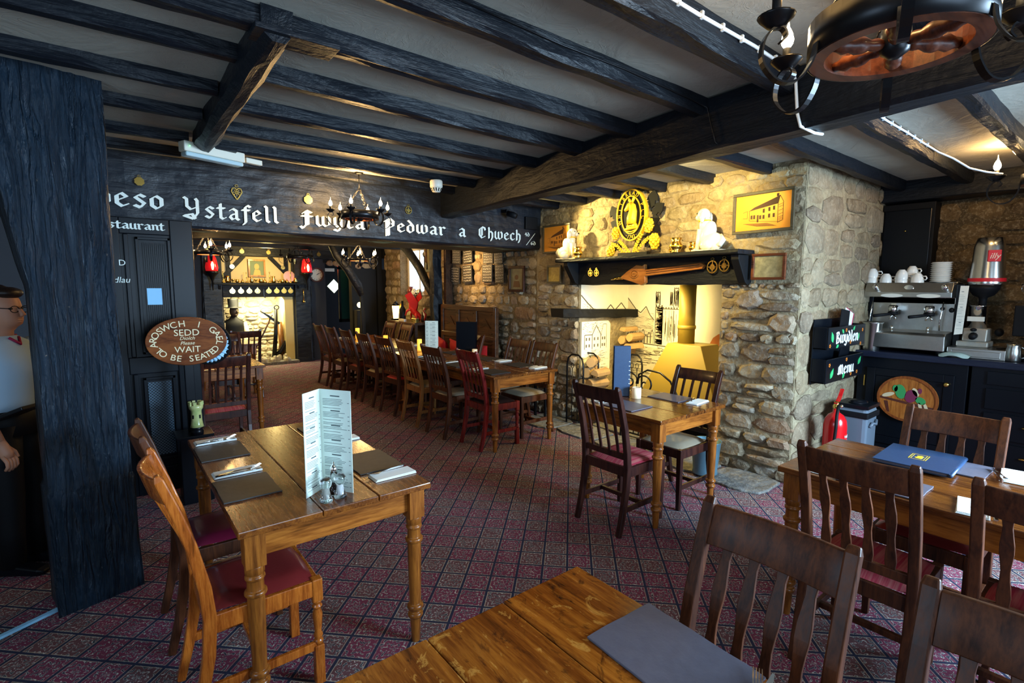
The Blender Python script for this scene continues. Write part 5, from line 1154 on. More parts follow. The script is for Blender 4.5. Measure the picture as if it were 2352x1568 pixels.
# ---------------------------------------------------------------- chandeliers
M['rimwood'] = wood('red_brown_wheel', (.085, .020, .008), (.16, .042, .014), 0, .4, 14, coat=.1)
def bulb(par, x, y, z, s, lit=True, sleeve=None):
    MB().lathe([(.0115*s, 0), (.0115*s, (.055 if lit else .11)*s)], (x, y, z), 12).build('candle_sleeve', sleeve or M['bmatt'], par)
    if lit:
        MB().lathe([(.008*s, .055*s), (.016*s, .068*s), (.018*s, .08*s), (.014*s, .097*s), (.007*s, .112*s)], (x, y, z), 12).build('bulb', M['bulb'], par)
        MB().tube([(x, y, z+.110*s), (x+.002*s, y, z+.125*s), (x+.004*s, y+.002*s, z+.145*s)], [.0065*s, .003*s, .001*s], 8).build('flame_tip', M['bulbtip'], par)
def arm(par, a, R, s, lit=True, down=1):
    """scrolled arm leaving the rim at angle a"""
    d = V((math.cos(a), math.sin(a), 0)); sd = V((-d.y, d.x, 0))
    P = lambda r, z: d*r+V((0, 0, z))
    pts = [P(R+.0, -.02), P(R+.01, -.07*s), P(R+.045*s, -.115*s), P(R+.095*s, -.115*s), P(R+.135*s, -.07*s), P(R+.135*s, -.02*s), P(R+.115*s, .01*s), P(R+.09*s, .015*s), P(R+.078*s, -.005*s), P(R+.092*s, -.02*s)]
    # smooth
    q = []
    for i in range(len(pts)-1):
        p0, p1, p2, p3 = pts[max(i-1, 0)], pts[i], pts[i+1], pts[min(i+2, len(pts)-1)]
        for k in range(4):
            t = k/4; q.append(.5*((2*p1)+(-p0+p2)*t+(2*p0-5*p1+4*p2-p3)*t*t+(-p0+3*p1-3*p2+p3)*t**3))
    q.append(pts[-1]); mb = MB(); mb.sweep(q, sd, .022*s, .005*s)
    c = P(R+.105*s, .0)
    mb.build('scroll_arm', M['iron'], par)
    MB().lathe([(.010*s, .012*s), (.022*s, .018*s), (.044*s, .040*s), (.046*s, .044*s), (.040*s, .042*s), (.012*s, .022*s)], tuple(c), 16).build('drip_pan', M['iron'], par)
    bulb(par, c.x, c.y, .022*s, s, lit)
def chandelier(label, loc, R, s, n, top, lit=None, a0=0.0, rim=.075, spokes=True, rz=0):
    t = thing('wheel_chandelier', label, 'chandelier', loc, rz); t['group'] = 'ship wheel chandeliers'
    mb = MB(); K = 40; sec = [(R-.045*s, -rim/2), (R, -rim/2), (R, rim/2), (R-.02*s, rim/2)]
    vs = []; fs = []
    for i in range(K):
        a = 2*PI*i/K
        for r, z in ((R-.004, -rim/2), (R, -rim/2), (R, rim/2), (R-.004, rim/2)): vs.append((r*math.cos(a), r*math.sin(a), z))
    for i in range(K):
        for k in range(4): fs.append((i*4+k, i*4+(k+1) % 4, ((i+1) % K)*4+(k+1) % 4, ((i+1) % K)*4+k))
    mb.add(vs, fs, True); mb.build('iron_band', M['iron'], t)
    vs = []; fs = []; mb = MB()
    for i in range(K):
        a = 2*PI*i/K
        for r, z in ((R-.042*s, -rim/2), (R-.005, -rim/2-.001), (R-.005, rim/2-.004), (R-.042*s, rim/2-.004)): vs.append((r*math.cos(a), r*math.sin(a), z))
    for i in range(K):
        for k in range(4): fs.append((i*4+k, i*4+(k+1) % 4, ((i+1) % K)*4+(k+1) % 4, ((i+1) % K)*4+k))
    mb.add(vs, fs); mb.build('wooden_rim', M['rimwood'], t)
    if spokes:
        for k in range(6):
            a = 2*PI*k/6+.3; d = V((math.cos(a), math.sin(a), 0)); dn = V((0, 0, -rim*.32)); rr = [.012, .016, .013, .02, .022, .016, .021, .014, .012]; L_ = R-.04*s
            MB().tube([tuple(dn+d*(.03*s+(L_-.03*s)*i/8)) for i in range(9)], [r*s for r in rr], 12).build('spoke', M['rimwood'], t)
        MB().lathe([(.012*s, -.045*s), (.032*s, -.03*s), (.036*s, 0), (.032*s, .03*s), (.012*s, .045*s)], (0, 0, -rim*.2), 18).build('hub', M['iron'], t)
    for k in range(n): arm(t, a0+2*PI*k/n, R, s, (lit is None or k in lit))
    for k in range(3):
        a = 2*PI*k/3+.5; p = V((math.cos(a)*(R-.02), math.sin(a)*(R-.02), rim/2)); e = V((0, 0, top*.62)); mb = MB()
        for i in range(9):
            c = p.lerp(e, (i+.5)/9); dd = (e-p).normalized(); o_ = dd.orthogonal().normalized() if i % 2 else dd.cross(dd.orthogonal()).normalized()
            h_ = (e-p).length/9*.62; mb.tube([tuple(c+dd*h_*math.cos(u*PI/4)+o_*.009*s*math.sin(u*PI/4)) for u in range(8)], .0028*s, 5, closed=True)
        mb.build('chain', M['iron'], t)
    MB().tube([(0, 0, top*.60), (0, 0, top)], .005*s, 6).lathe([(.05*s, top-.015), (.04*s, top-.03)], (0, 0, 0), 16).build('ceiling_rod', M['iron'], t); return t
chandelier('large black wheel chandelier with wooden ship spokes, top right corner', (1.50, .44, 2.225), .182, .92, 6, .39, lit=(1, 2, 3, 4, 5), a0=2.43, rim=.085)
point('chandelier_light', (1.42, .58, 2.42), WARM, 7, .05)
chandelier('chandelier with one scrolled arm and lit candle bulb showing at the right edge', (5.02, .50, 2.36), .17, 1.2, 4, .26, lit=(0, 1, 2, 3), a0=PI/2, rim=.07, spokes=False)
point('chandelier_light', (4.98, .74, 2.545), WARM, 11, .03)
chandelier('lit wheel chandelier hanging in front of the gothic lettering', (1.80, 4.42, 2.235), .16, .82, 6, .38, a0=.9, rim=.065)
point('chandelier_light', (1.80, 4.42, 2.40), WARM, 27, .12)
chandelier('lit candle chandelier in the rear room at left, near the black door', (.98, 6.95, 2.00), .15, .85, 6, .40, a0=.5, rim=.05, spokes=False)
point('chandelier_light', (.98, 6.95, 2.1), WARM, 34, .12)
chandelier('lit candle chandelier in the rear room above the long row of chairs', (3.12, 7.75, 2.02), .17, .95, 6, .38, a0=.2, rim=.04, spokes=False)
point('chandelier_light', (3.12, 7.75, 2.12), WARM, 48, .12)
chandelier('unlit dark chandelier deep in the rear room under the beams', (2.62, 9.2, 2.10), .17, .9, 5, .30, lit=(), a0=.2, rim=.05, spokes=False)
# emergency light, smoke detector, cables
el = thing('emergency_light', 'long white emergency light box fixed under the joists', 'light fitting', (.63, 4.02, 2.475), .35)
MB().b2((-.20, -.04, .0), (.20, .04, .065)).build('housing', M['cream'], el, bevel=.008); MB().b2((-.19, -.036, -.028), (.19, .036, .0)).build('diffuser', mat('clear_ribbed_diffuser', (.45, .6, .65), .3), el, bevel=.01); MB().lathe([(.004, 0), (.004, .004)], (-.17, -.047, .03), 8).build('indicator', mat('green_led', (.1, .9, .3), .3, emit=(.2, 1, .3), es=2), el)
MB().b2((.22, -.02, .01), (.34, .015, .045)).build('connector', M['cream'], el, bevel=.004)
sd = thing('smoke_detector', 'round white smoke detector under the joists in front of the lettered beam', 'smoke detector', (2.36, 4.06, 2.45))
MB().lathe([(.05, .10), (.055, .09), (.055, .045), (.05, .035)], (0, 0, 0), 24).build('base', M['cream'], sd); MB().lathe([(.048, .035), (.045, .022), (.034, .0), (.01, -.004)], (0, 0, 0), 24).build('vented_cap', M['cream'], sd)
mb = MB()
for k in range(12): a = k*PI/6; mb.sweep([(.050*math.cos(a), .050*math.sin(a), .03), (.034*math.cos(a), .034*math.sin(a), .004)], (-math.sin(a), math.cos(a), 0), .010, .003)
mb.build('vent_slot', M['bmatt'], sd)
wh = mat('white_cable', (.75, .82, .85), .4)
cb = MB(); yj = 1.095; cb.tube([(1.2, yj, 2.585), (1.7, yj, 2.58), (2.1, yj, 2.585), (mbx(1.1)-.05, yj, 2.575), (mbx(1.1)-.015, yj-.0, 2.54), (mbx(1.1)-.015, 1.08, 2.40), (mbx(1.1)+.0, 1.07, 2.345), (mbx(1.1)+.1, 1.05, 2.33), (mbx(1.1)+.19, 1.05, 2.34)], .007, 7)
for i in range(9): cb.box((1.3+i*.14, yj-.002, 2.583), (.012, .012, .026))
o = cb.build('white_cable', wh); tag(o, 'white cable clipped along the joist at top and down the main beam', 'cable')
cb = MB(); yj = 1.085; pts = [(mbx(1.1)+.2, yj, 2.60)]+[(3+.35*i, yj-.004*(i % 2), 2.598) for i in range(7)]+[(5.2, 1.07, 2.60)]; pts = pts[:6]+[(4.72, 1.07, 2.585), (4.80, 1.0, 2.54), (4.88, .92, 2.47), (4.95, .84, 2.44), (5.0, .76, 2.42)]; cb.tube(pts, .0065, 7)
for i in range(12): cb.box((2.85+i*.15, yj-.002, 2.60), (.012, .012, .026))
o = cb.build('white_cable', wh); tag(o, 'white cable clipped along the joist towards the chandelier at the right edge', 'cable')
cb = MB(); cb.tube([(1.0, 1.575, 2.60), (1.5, 1.57, 2.585), (1.9, 1.57, 2.59), (2.4, 1.57, 2.575), (mbx(1.58)-.012, 1.56, 2.56), (mbx(1.5)-.012, 1.52, 2.45), (mbx(1.5)-.01, 1.50, 2.37), (mbx(1.5)+.03, 1.48, 2.345)], .0035, 6)
o = cb.build('thin_black_cable', M['iron']); tag(o, 'thin dark cable pinned along the second joist and down the main beam', 'cable')
MB_ = thing('spot_lamp', 'small black spotlight fixed to the lettered beam beside the corner block', 'lamp', (3.72, 4.78, 2.46)); MB().tube([(0, 0, 0), (.03, -.06, -.02), (.05, -.10, -.04)], [.03, .035, .03], 12).build('lamp_can', M['bmatt'], MB_); MB().box((0, .04, .03), (.04, .09, .03)).build('mount', M['bmatt'], MB_)

# ---------------------------------------------------------------- oval sign, hat, host stand
hs_ = thing('host_stand', 'narrow black wooden host stand behind the left table', 'stand', (.47, 4.45, 0))
MB().b2((-.11, -.10, 0), (.09, .12, .50)).build('cabinet', M['bpaint'], hs_, bevel=.006); MB().b2((-.04, .02, .50), (.02, .07, 1.30)).build('post', M['bpaint'], hs_, bevel=.004); MB().b2((-.13, -.12, .50), (.11, .13, .52)).build('top', M['bpaint'], hs_, bevel=.004)
sg = thing('oval_sign', 'oval brown wooden sign in Welsh and English asking guests to wait to be seated', 'sign', (.455, 4.42, 1.215)); FO = frame((0, 0, 0), V((1, -.18, 0)), (0, 0, 1))
MB().prism(ellp(.255, .178, 48), -.012, .012, FO).build('oval_board', wood('sign_board', (.22, .055, .012), (.36, .105, .022), 0, .4, 10, coat=0), sg, bevel=.004)
mb = MB(); F2 = FO @ Matrix.Translation((0, 0, .013))
curve_text(mb, 'AROSWCH I GAEL', .064, F2, .205, .128, 196, -16, .002, sx=1.0); curve_text(mb, 'TO BE SEATED', .062, F2, .205, .132, 205, 335, .002, flip=True, sx=1.05)
text_mb(mb, 'SEDD', .066, F2 @ Matrix.Translation((0, .062, 0)), .002); text_mb(mb, 'Diolch', .036, F2 @ Matrix.Translation((0, .022, 0)), .002, shear=.3); text_mb(mb, 'Please', .036, F2 @ Matrix.Translation((0, -.014, 0)), .002, shear=.3); text_mb(mb, 'WAIT', .064, F2 @ Matrix.Translation((0, -.062, 0)), .002)
mb.build('routed_lettering', mat('cream_lettering', (.95, .82, .52), .6), sg)
ht = thing('black_hat', 'black round hat edged with pale blue lace, hung behind the oval sign', 'hat', (.60, 4.52, 1.18)); FH = frame((0, 0, 0), V((1, -.5, 0)), (0, 0, 1))
MB().prism(ellp(.165, .165, 40), -.01, .008, FH).build('brim', M['bmatt'], ht, bevel=.004); MB().lathe([(.10, 0), (.085, .12), (.08, .13)], (0, 0, 0), 24).build('crown', M['bmatt'], ht).matrix_local = FH @ Matrix.Rotation(PI, 4, 'Y')
lace = mat('blue_white_lace', (.35, .62, .85), .8); mb = MB(); K = 60; vs = []; fs = []
for i in range(K+1):
    a = -1.9+3.5*i/K; w_ = .006*math.sin(i*1.7)+.004*math.sin(i*3.1)
    for r, z in ((.102+w_, .012), (.122, .03+w_*1.5), (.145+w_, .014)): vs.append(FH @ V((r*math.cos(a), r*math.sin(a), z)))
for i in range(K):
    for k in range(2): fs.append((i*3+k, i*3+k+1, i*3+3+k+1, i*3+3+k))
mb.add(vs, fs); mb.build('lace_frill', lace, ht)
tw = thing('ceramic_tower', 'green and cream ceramic castle tower on a black foot behind the left table', 'figurine', (.475, 4.36, .521)); gz = simple_noise('green_cream_glaze', (.10, .28, .04), (.70, .60, .32), .25, 16, .1, coat=.5)
MB().lathe([(.045, .06), (.040, .08), (.036, .11), (.034, .17), (.036, .185), (.046, .20), (.048, .225)], (0, 0, 0), 20).build('tower_body', gz, tw); MB().lathe([(.04, 0), (.042, .03), (.034, .045), (.045, .058)], (0, 0, 0), 20).build('foot', M['bpaint'], tw)
mb = MB()
for k in range(7): a = 2*PI*k/7; mb.box((.042*math.cos(a), .042*math.sin(a), .237), (.014, .020, .026), rz=a)
mb.build('battlement', gz, tw)
mb = MB()
for k in range(5): a = 2*PI*k/5+.2; mb.box((.036*math.cos(a), .036*math.sin(a), .14), (.006, .010, .026), rz=a)
mb.build('window_slit', M['bmatt'], tw)
# ---------------------------------------------------------------- right-hand service corner
cab = thing('base_cabinet', 'black painted base cabinet with a panelled door and brass knob, left of the pair', 'cabinet', (5.95, 1.30, 0))
MB().b2((-.33, -.36, .08), (.32, .44, .98)).build('body', M['bpaint'], cab, bevel=.005)
for (y0, y1, z0, z1) in ((-.28, .36, .18, .88),):
    mb = MB().b2((-.352, y0, z0), (-.33, y0+.07, z1)).b2((-.352, y1-.07, z0), (-.33, y1, z1)).b2((-.352, y0+.07, z0), (-.33, y1-.07, z0+.07)).b2((-.352, y0+.07, z1-.07), (-.33, y1-.07, z1)).b2((-.342, y0+.07, z0+.07), (-.33, y1-.07, z1-.07)); dd = mb.build('door', M['bpaint'], cab, bevel=.004)
    mb = MB().ell((-.375, -.235, .80), (.014, .02, .02)); mb.tube([(-.352, -.235, .80), (-.372, -.235, .80)], .008, 8); mb.build('knob', M['brass'], dd)
    MB().b2((-.356, .37, .70), (-.352, .378, .80)).build('hinge', M['brass'], dd)
cab2 = thing('base_cabinet', 'black painted drawer cabinet at the right edge with recessed drawer fronts', 'cabinet', (5.95, .40, 0))
MB().b2((-.33, -.9, .08), (.32, .52, .98)).build('body', M['bpaint'], cab2, bevel=.005)
for z0, z1 in ((.84, .95), (.64, .81), (.40, .61), (.14, .37)):
    d_ = MB().b2((-.348, -.5, z0), (-.33, .42, z1)).build('drawer', M['bpaint'], cab2, bevel=.004); MB().ell((-.362, .16, (z0+z1)/2+.02), (.014, .028, .008)).build('knob', M['brass'], d_)
wt = MB().b2((5.56, -1.0, .98), (6.28, 1.775, 1.035)).build('worktop', rough_black('black_worktop', (.012, .015, .03), 1, .15, .3), bevel=.008); tag(wt, 'black worktop running under the espresso machine', 'worktop')
bp = thing('wall_cupboard', 'tall narrow black cupboard door on the back wall above the cups', 'cupboard', (6.18, 1.53, 0))
MB().b2((-.10, -.17, 1.06), (.10, .24, 2.42)).build('body', M['bmatt'], bp, bevel=.004); dd = MB().b2((-.12, -.15, 1.10), (-.10, .22, 2.36)).build('door', M['bpaint'], bp, bevel=.006); MB().ell((-.13, .04, 2.16), (.01, .008, .008), 8, 6).build('knob', M['brass'], dd)
mb = MB(); rough_beam(mb, (6.12, 1.78, 2.53), (6.12, -1.7, 2.53), .3, .19, 20, .006, 19); o = mb.build('wall_beam', M['blacky'], rw)
ro = thing('round_plaque', 'round painted wooden plaque of two figures in green and plum on the cabinet door', 'plaque', (5.595, 1.33, .63)); FP = frame((0, 0, 0), (0, -1, 0), (0, 0, 1))
pw_ = wood('orange_plaque', (.35, .10, .015), (.5, .17, .03), 2, .4, 20); MB().prism(ellp(.225, .205, 40), 0, .02, FP).build('plaque_board', pw_, ro, bevel=.003)
mb = MB(); ringp(mb, .225, .205, .02, .02, .028, FP); mb.build('carved_rim', wood('plaque_rim', (.22, .05, .01), (.34, .09, .015), 2, .4, 30), ro)
def blob(mb, x, y, a, b, r=0): mb.prism([(x+a*math.cos(t_)*math.cos(r)-b*math.sin(t_)*math.sin(r), y+a*math.cos(t_)*math.sin(r)+b*math.sin(t_)*math.cos(r)) for t_ in [k*PI/8 for k in range(16)]], .02, .024, FP)
gpt = mat('green_paint', (.04, .28, .08), .5)
for q in ((-.05, .06, .04, .065, .2), (-.09, .085, .02, .03, 0), (.10, -.0, .04, .03, -.5)): mb = MB(); blob(mb, *q); mb.build('green_garment', gpt, ro)
mb = MB(); blob(mb, .03, .03, .045, .06, -.3); blob(mb, .09, .085, .015, .025); mb.build('plum_figure', mat('plum_paint', (.18, .02, .06), .5), ro)
cpt = mat('cream_paint', (.65, .52, .32), .5)
for q in ((.06, .07, .02, .04, .5), (-.14, .02, .05, .018, .4), (.10, -.05, .012, .035, .3), (.14, -.05, .012, .035, .4), (-.085, .075, .012, .02, 0)): mb = MB(); blob(mb, *q); mb.build('cream_garment', cpt, ro)
mb = MB(); mb.prism([(-.2, .0), (.2, -.05), (.2, -.08), (.1, -.06), (-.2, -.02)], .02, .022, FP); mb.prism([(-.17, -.04), (-.14, -.04), (-.12, -.14), (-.14, -.14)], .02, .022, FP); mb.build('dark_ground', mat('umber_paint', (.09, .02, .01), .5), ro)
# espresso machine; front to -x
em = thing('espresso_machine', 'large stainless steel two-group espresso machine on the black worktop', 'espresso machine', (5.90, 1.42, 1.035))
MB().b2((-.02, -.31, .10), (.16, .34, .64)).build('body', M['steel'], em, bevel=.01)
MB().prism([(-.20, .50), (-.20, .545), (-.155, .63), (.16, .63), (.16, .44), (-.02, .44), (-.02, .50)], -.34, .31, frame((0, 0, 0), (1, 0, 0), (0, 0, 1))).build('head_panel', M['steel'], em, bevel=.004)
MB().prism([(-.30, .04), (-.30, .17), (-.27, .19), (-.02, .20), (.16, .20), (.16, .04)], -.34, .31, frame((0, 0, 0), (1, 0, 0), (0, 0, 1))).build('base_tray', M['steel'], em, bevel=.006)
MB().b2((-.05, -.36, .02), (.16, -.31, .62)).build('side_panel', M['bpaint'], em, bevel=.005); MB().b2((-.03, .31, .02), (.16, .35, .62)).build('side_panel', M['bpaint'], em, bevel=.005)
for y in (-.26, .26): 
    for x in (-.24, .12): MB().lathe([(.02, 0), (.02, .045)], (x, y, 0), 12).build('foot', M['bmatt'], em)
FE = frame((-.02, 0, 0), (0, -1, 0), (0, 0, 1))
for y, in ((.12,), (-.15,)):
    g_ = MB().prism([(-.10*0-.0+.085*math.cos(a*PI/10)-y, .515+.018*math.sin(a*PI/10)) for a in range(20)], .181, .187, FE).build('button_plate', M['cream'], em)
    mb = MB()
    for k in range(6): mb.lathe([(.006, 0), (.006, .003)], (0, 0, 0), 8)
    gh = MB().lathe([(.036, .0), (.040, .02), (.040, .05), (.03, .065)], (-.12, y, .36), 20).b2((-.12, y-.02, .38), (.0, y+.02, .44)).build('group_head', M['chrome'], em)
    MB().lathe([(.038, -.02), (.042, .005)], (-.12, y, .355), 20).tube([(-.13, y-.0, .345), (-.20, y+.05, .335), (-.27, y+.11, .325)], [.011, .014, .015], 10).build('portafilter', M['bmatt'], em)
    MB().tube([(-.12, y, .335), (-.12, y-.02, .31), (-.12, y-.02, .29)], .008, 8).tube([(-.12, y, .335), (-.12, y+.02, .31), (-.12, y+.02, .29)], .008, 8).build('spout', M['chrome'], em)
    MB().lathe([(.012, .19), (.012, .235)], (-.13, y, 0), 10).build('tray_pin', M['chrome'], em)
for y in (.25, -.26):
    MB().tube([(-.175, y, .585), (-.205, y, .590)], .020, 14).ell((-.215, y, .592), (.02, .026, .026)).build('steam_knob', M['chrome'], em)
MB().prism([(.035*math.cos(a*PI/12), .59+.02*math.sin(a*PI/12)) for a in range(24)], .155, .166, FE).build('oval_badge', M['chrome'], em)
for y, r in ((-.24, .010), (.29, .010)): MB().tube([(-.10, y, .46), (-.13, y, .40), (-.14, y+.01, .28), (-.12, y+.01, .21)], .006, 8).build('steam_wand', M['chrome'], em)
mb = MB(); mb.ell((-.03, -.22, .40), (.012, .016, .016)); mb.ell((-.03, -.285, .39), (.012, .020, .022)); mb.build('black_knob', M['bmatt'], em)
# cups on the machine
def cup(label, y, z, x=5.88, tilt=0, hz=0, s=1.0, src=[None]):
    if src[0] is None:
        t = thing('cup', label, 'cup', (x, y, z), hz, 'upturned white cups on the espresso machine')
        MB().lathe([(.040, 0), (.0395, .012), (.036, .035), (.028, .055), (.020, .063), (.019, .068), (.001, .068)], (0, 0, 0), 18, caps=False).build('bowl', M['china'], t)
        MB().tube([(.036+.0*0, 0, .022), (.055, 0, .02), (.062, 0, .032), (.055, 0, .046), (.034, 0, .046)], .0045, 7).build('handle', M['china'], t); src[0] = t; t.scale = (s, s, s); return t
    o = dup(src[0], (x, y, z), hz, label); o.scale = (s, s, s); return o
zt = 1.667
cn = ['front row, leftmost stack, lower', 'front row, leftmost stack, upper', 'front row, second stack', 'front row, third stack, lower', 'front row, third stack, upper', 'front row, rightmost', 'back row, left', 'back row, middle', 'back row, tilted above the rightmost', 'back row, beside the saucers']
cp_ = [(1.735, zt, 5.80, -1.2), (1.735, zt+.05, 5.80, -1.3), (1.62, zt, 5.79, -1.0), (1.50, zt, 5.79, -1.0), (1.50, zt+.035, 5.79, -.9), (1.38, zt, 5.79, -1.9), (1.66, zt+.0, 5.93, -1), (1.55, zt+.0, 5.93, -1), (1.44, zt+.068, 5.86, -1.9), (1.47, zt, 5.93, -1)]
for nme, (y, z, x, a) in zip(cn, cp_): cup('white coffee cup on the espresso machine, '+nme, y, z, x, hz=a, s=1.25)
sc_ = None
for k in range(20):
    z = zt+k*.0088; lab = 'white saucer on top of the tall stack on the espresso machine' if k == 19 else 'white saucer within the tall stack on the espresso machine'
    if sc_ is None: sc_ = MB().lathe([(.028, 0), (.03, .003), (.062, .008), (.075, .0125), (.074, .014), (.03, .006)], (0, 0, 0), 26).build('saucer', M['china']); o = sc_
    else: o = sc_.copy(); C.objects.link(o)
    tag(o, lab, 'saucer', 'stacked white saucers', (5.86, 1.235-(.006 if k % 2 else 0), z), 0)
bk = thing('steel_jug', 'tall stainless steel tub with a lip left of the espresso machine', 'jug', (5.66, 1.66, 1.035))
MB().lathe([(.062, 0), (.066, .01), (.078, .25), (.088, .262), (.086, .266), (.075, .255), (.060, .02)], (0, 0, 0), 26, caps=False).build('jug_body', M['steel'], bk); MB().lathe([(.060, .004), (.060, .006)], (0, 0, 0), 20).build('jug_base', M['steel'], bk)
# grinder
gd = thing('coffee_grinder', 'chrome and grey coffee grinder topped by a black hopper base', 'coffee grinder', (5.86, .955, 1.12)); gy = simple_noise('grey_cast_metal', (.32, .30, .26), (.42, .40, .34), .4, 30, .05, .4)
MB().prism([(-.11, -.10), (.11, -.10), (.11, .11), (-.11, .11)], 0, .05).build('base_plinth', gy, gd, bevel=.012)
MB().prism([(-.10, .05), (-.075, .16), (.09, .16), (.10, .05)], -.075, .085, frame((0, 0, 0), (1, 0, 0), (0, 0, 1))).build('body', gy, gd, bevel=.01)
MB().lathe([(.062, .16), (.062, .34), (.068, .345), (.072, .352), (.03, .355)], (.01, 0, 0), 24).build('chrome_drum', M['chrome'], gd)
MB().b2((-.085, -.055, .22), (-.055, .055, .26)).build('label_band', M['cream'], gd, bevel=.003); MB().tube([(-.10, .0, .10), (-.15, 0, .09)], [.03, .025], 10).ell((-.12, .0, .15), (.04, .022, .015)).build('dosing_fork', M['bmatt'], gd)
MB().lathe([(.026, .355), (.026, .40), (.03, .42), (.07, .44), (.10, .49), (.105, .52)], (.01, -.02, 0), 22).build('hopper_neck', M['bmatt'], gd)
MB().ell((.03, -.14, .13), (.04, .03, .035)).build('dial', M['bmatt'], gd)
bg_ = thing('coffee_tin', 'crumpled silver coffee bag with a small red square label above the grinder', 'bag', (5.87, .925, 1.64))
mb = MB(); vs = []; fs = []; K = 24
for i, (r, z) in enumerate(((.118, 0), (.122, .02), (.118, .06), (.108, .20), (.100, .33), (.085, .40), (.06, .405))):
    for k in range(K):
        a = 2*PI*k/K; q = 1+.05*noise.noise(V((math.cos(a)*1.6, math.sin(a)*1.6, z*6))); vs.append((r*q*math.cos(a)*.8, r*q*math.sin(a)*1.0, z))
for i in range(6):
    for k in range(K): fs.append((i*K+k, i*K+(k+1) % K, (i+1)*K+(k+1) % K, (i+1)*K+k))
fs.append(tuple(range(K))[::-1]); fs.append(tuple(6*K+k for k in range(K))); mb.add(vs, fs, True); mb.build('foil_bag', mat('crumpled_silver_foil', (.62, .6, .55), .22, 1.0), bg_)
rd = mat('red_label', (.55, .01, .02), .4); MB().lathe([(.125, .035), (.124, .065)], (0, 0, 0), 24, sx=.8, caps=False).build('red_band', rd, bg_)
FI = frame((-.088, -.045, .245), V((.35, -1, 0)), (0, 0, 1)); MB().prism([(-.038, -.045), (.045, -.045), (.045, .05), (-.038, .05)], -.02, .006, FI).build('red_square', rd, bg_, bevel=.004)
mb = MB(); text_mb(mb, 'illy', .066, FI @ Matrix.Translation((.003, 0, .0065)), .001, shear=.3, sx=.9); mb.build('label_lettering', M['cream'], bg_)
kb = thing('knock_box', 'low steel knock-out drawer box under the coffee grinder', 'box', (5.84, .90, 1.035)); MB().b2((-.19, -.17, 0), (.19, .20, .085)).build('box_body', M['steel'], kb, bevel=.005); MB().b2((-.2, -.14, .015), (-.19, .17, .065)).build('drawer', M['steel'], kb, bevel=.003)
MB().tube([(-.1, -.10, .088), (-.05, -.17, .095), (.03, -.19, .12), (.05, -.15, .10)], .006, 6).build('cable', M['bmatt'], kb)
cl = MB(); vs = []; fs = []
for i in range(9):
    for j in range(9): x = (i-4)/4; y = (j-4)/4; r = max(0, 1-(x*x+y*y)*.75); vs.append((x*.05*math.sqrt(1-y*y*.4), y*.105*math.sqrt(1-x*x*.3), .003+.042*r**.6*(1+.2*noise.noise(V((i*.6, j*.6, 1))))))
for i in range(8):
    for j in range(8): fs.append((i*9+j, (i+1)*9+j, (i+1)*9+j+1, i*9+j+1))
cl.add(vs, fs, True); o = cl.build('folded_cloth', simple_noise('grey_cloth', (.30, .38, .34), (.4, .5, .45), .9, 60, .3)); tag(o, 'crumpled grey-green cloth on the worktop before the knock box', 'cloth', None, (5.61, 1.04, 1.035))
pn = thing('price_list', 'long pale printed sheet hanging on the side of the espresso machine', 'notice', (5.74, 1.045, 1.42)); FN = frame((0, 0, 0), V((.25, -1, 0)), (0, 0, 1)); MB().prism([(-.035, -.20), (.02, -.19), (.035, .22), (-.02, .22)], 0, .002, FN).build('sheet', M['cream'], pn); mb = MB(); lines(mb, FN @ Matrix.Translation((-.03, -.18, .0025)), .055, .38, random.Random(1), 26); mb.build('printed_text', M['ink'], pn)
dk = thing('till_screen', 'black till screen on a stand at the right edge of the worktop', 'screen', (5.75, .60, 1.035)); MB().b2((.0, -.25, .20), (.05, .12, .45)).build('screen', M['bmatt'], dk, bevel=.008); MB().lathe([(.07, 0), (.06, .02), (.02, .04), (.02, .25)], (.03, 0, 0), 16).build('stand', M['bmatt'], dk)
sk = thing('steel_jug', 'small stainless milk jug at the right edge of the worktop', 'jug', (5.68, .69, 1.035)); MB().lathe([(.045, 0), (.05, .01), (.048, .09), (.040, .12), (.046, .14)], (0, 0, 0), 20).build('jug_body', M['steel'], sk); MB().tube([(-.0, -.045, .12), (-.0, -.085, .10), (0, -.08, .04), (0, -.048, .03)], .006, 8).build('handle', M['chrome'], sk)
gs = thing('glass_stack', 'clear glasses standing on top of the black till screen', 'glass', (5.78, .66, 1.485)); MB().lathe([(.03, 0), (.006, .01), (.006, .07), (.035, .12), (.038, .17)], (0, 0, 0), 18).build('goblet', glass, gs)
# menu box on the return wall
mbx_ = thing('menu_rack', 'black wooden two-tier menu rack with painted leaves, Bwydlen and Menu, on the stone wall', 'rack', (4.95, 1.745, 1.09)); FW = frame((0, 0, 0), (1, 0, 0), (0, 0, 1)) # faces -y
MB().b2((-.42, -.012, -.27), (.40, .0, .27)).build('back_board', M['bpaint'], mbx_, bevel=.004)
def tray(z0, z1, dx=0, out=.11):
    mb = MB(); mb.b2((-.42, -out, z0), (.40, -.012, z0+.012)); mb.b2((-.42, -out, z0), (-.408, -.012, z1)); mb.b2((.388, -out, z0), (.40, -.012, z1)); mb.build('tray', M['bpaint'], mbx_, bevel=.003); MB().b2((-.42, -out-.012, z0), (.40, -out, z1)).build('tray_front', M['bpaint'], mbx_, bevel=.004)
tray(-.25, -.05); tray(.03, .21)
T1_ = MB(); blackletter(T1_, 'Bwydlen', .070, FW @ Matrix.Translation((-.26, .07, .123)), nib=.2, end=.50, depth=.002); blackletter(T1_, 'Menu', .068, FW @ Matrix.Translation((-.17, -.20, .123)), nib=.2, end=.36, depth=.002); T1_.build('painted_lettering', M['paper'], mbx_)
mg = mat('green_leaf_paint', (.04, .42, .14), .4)
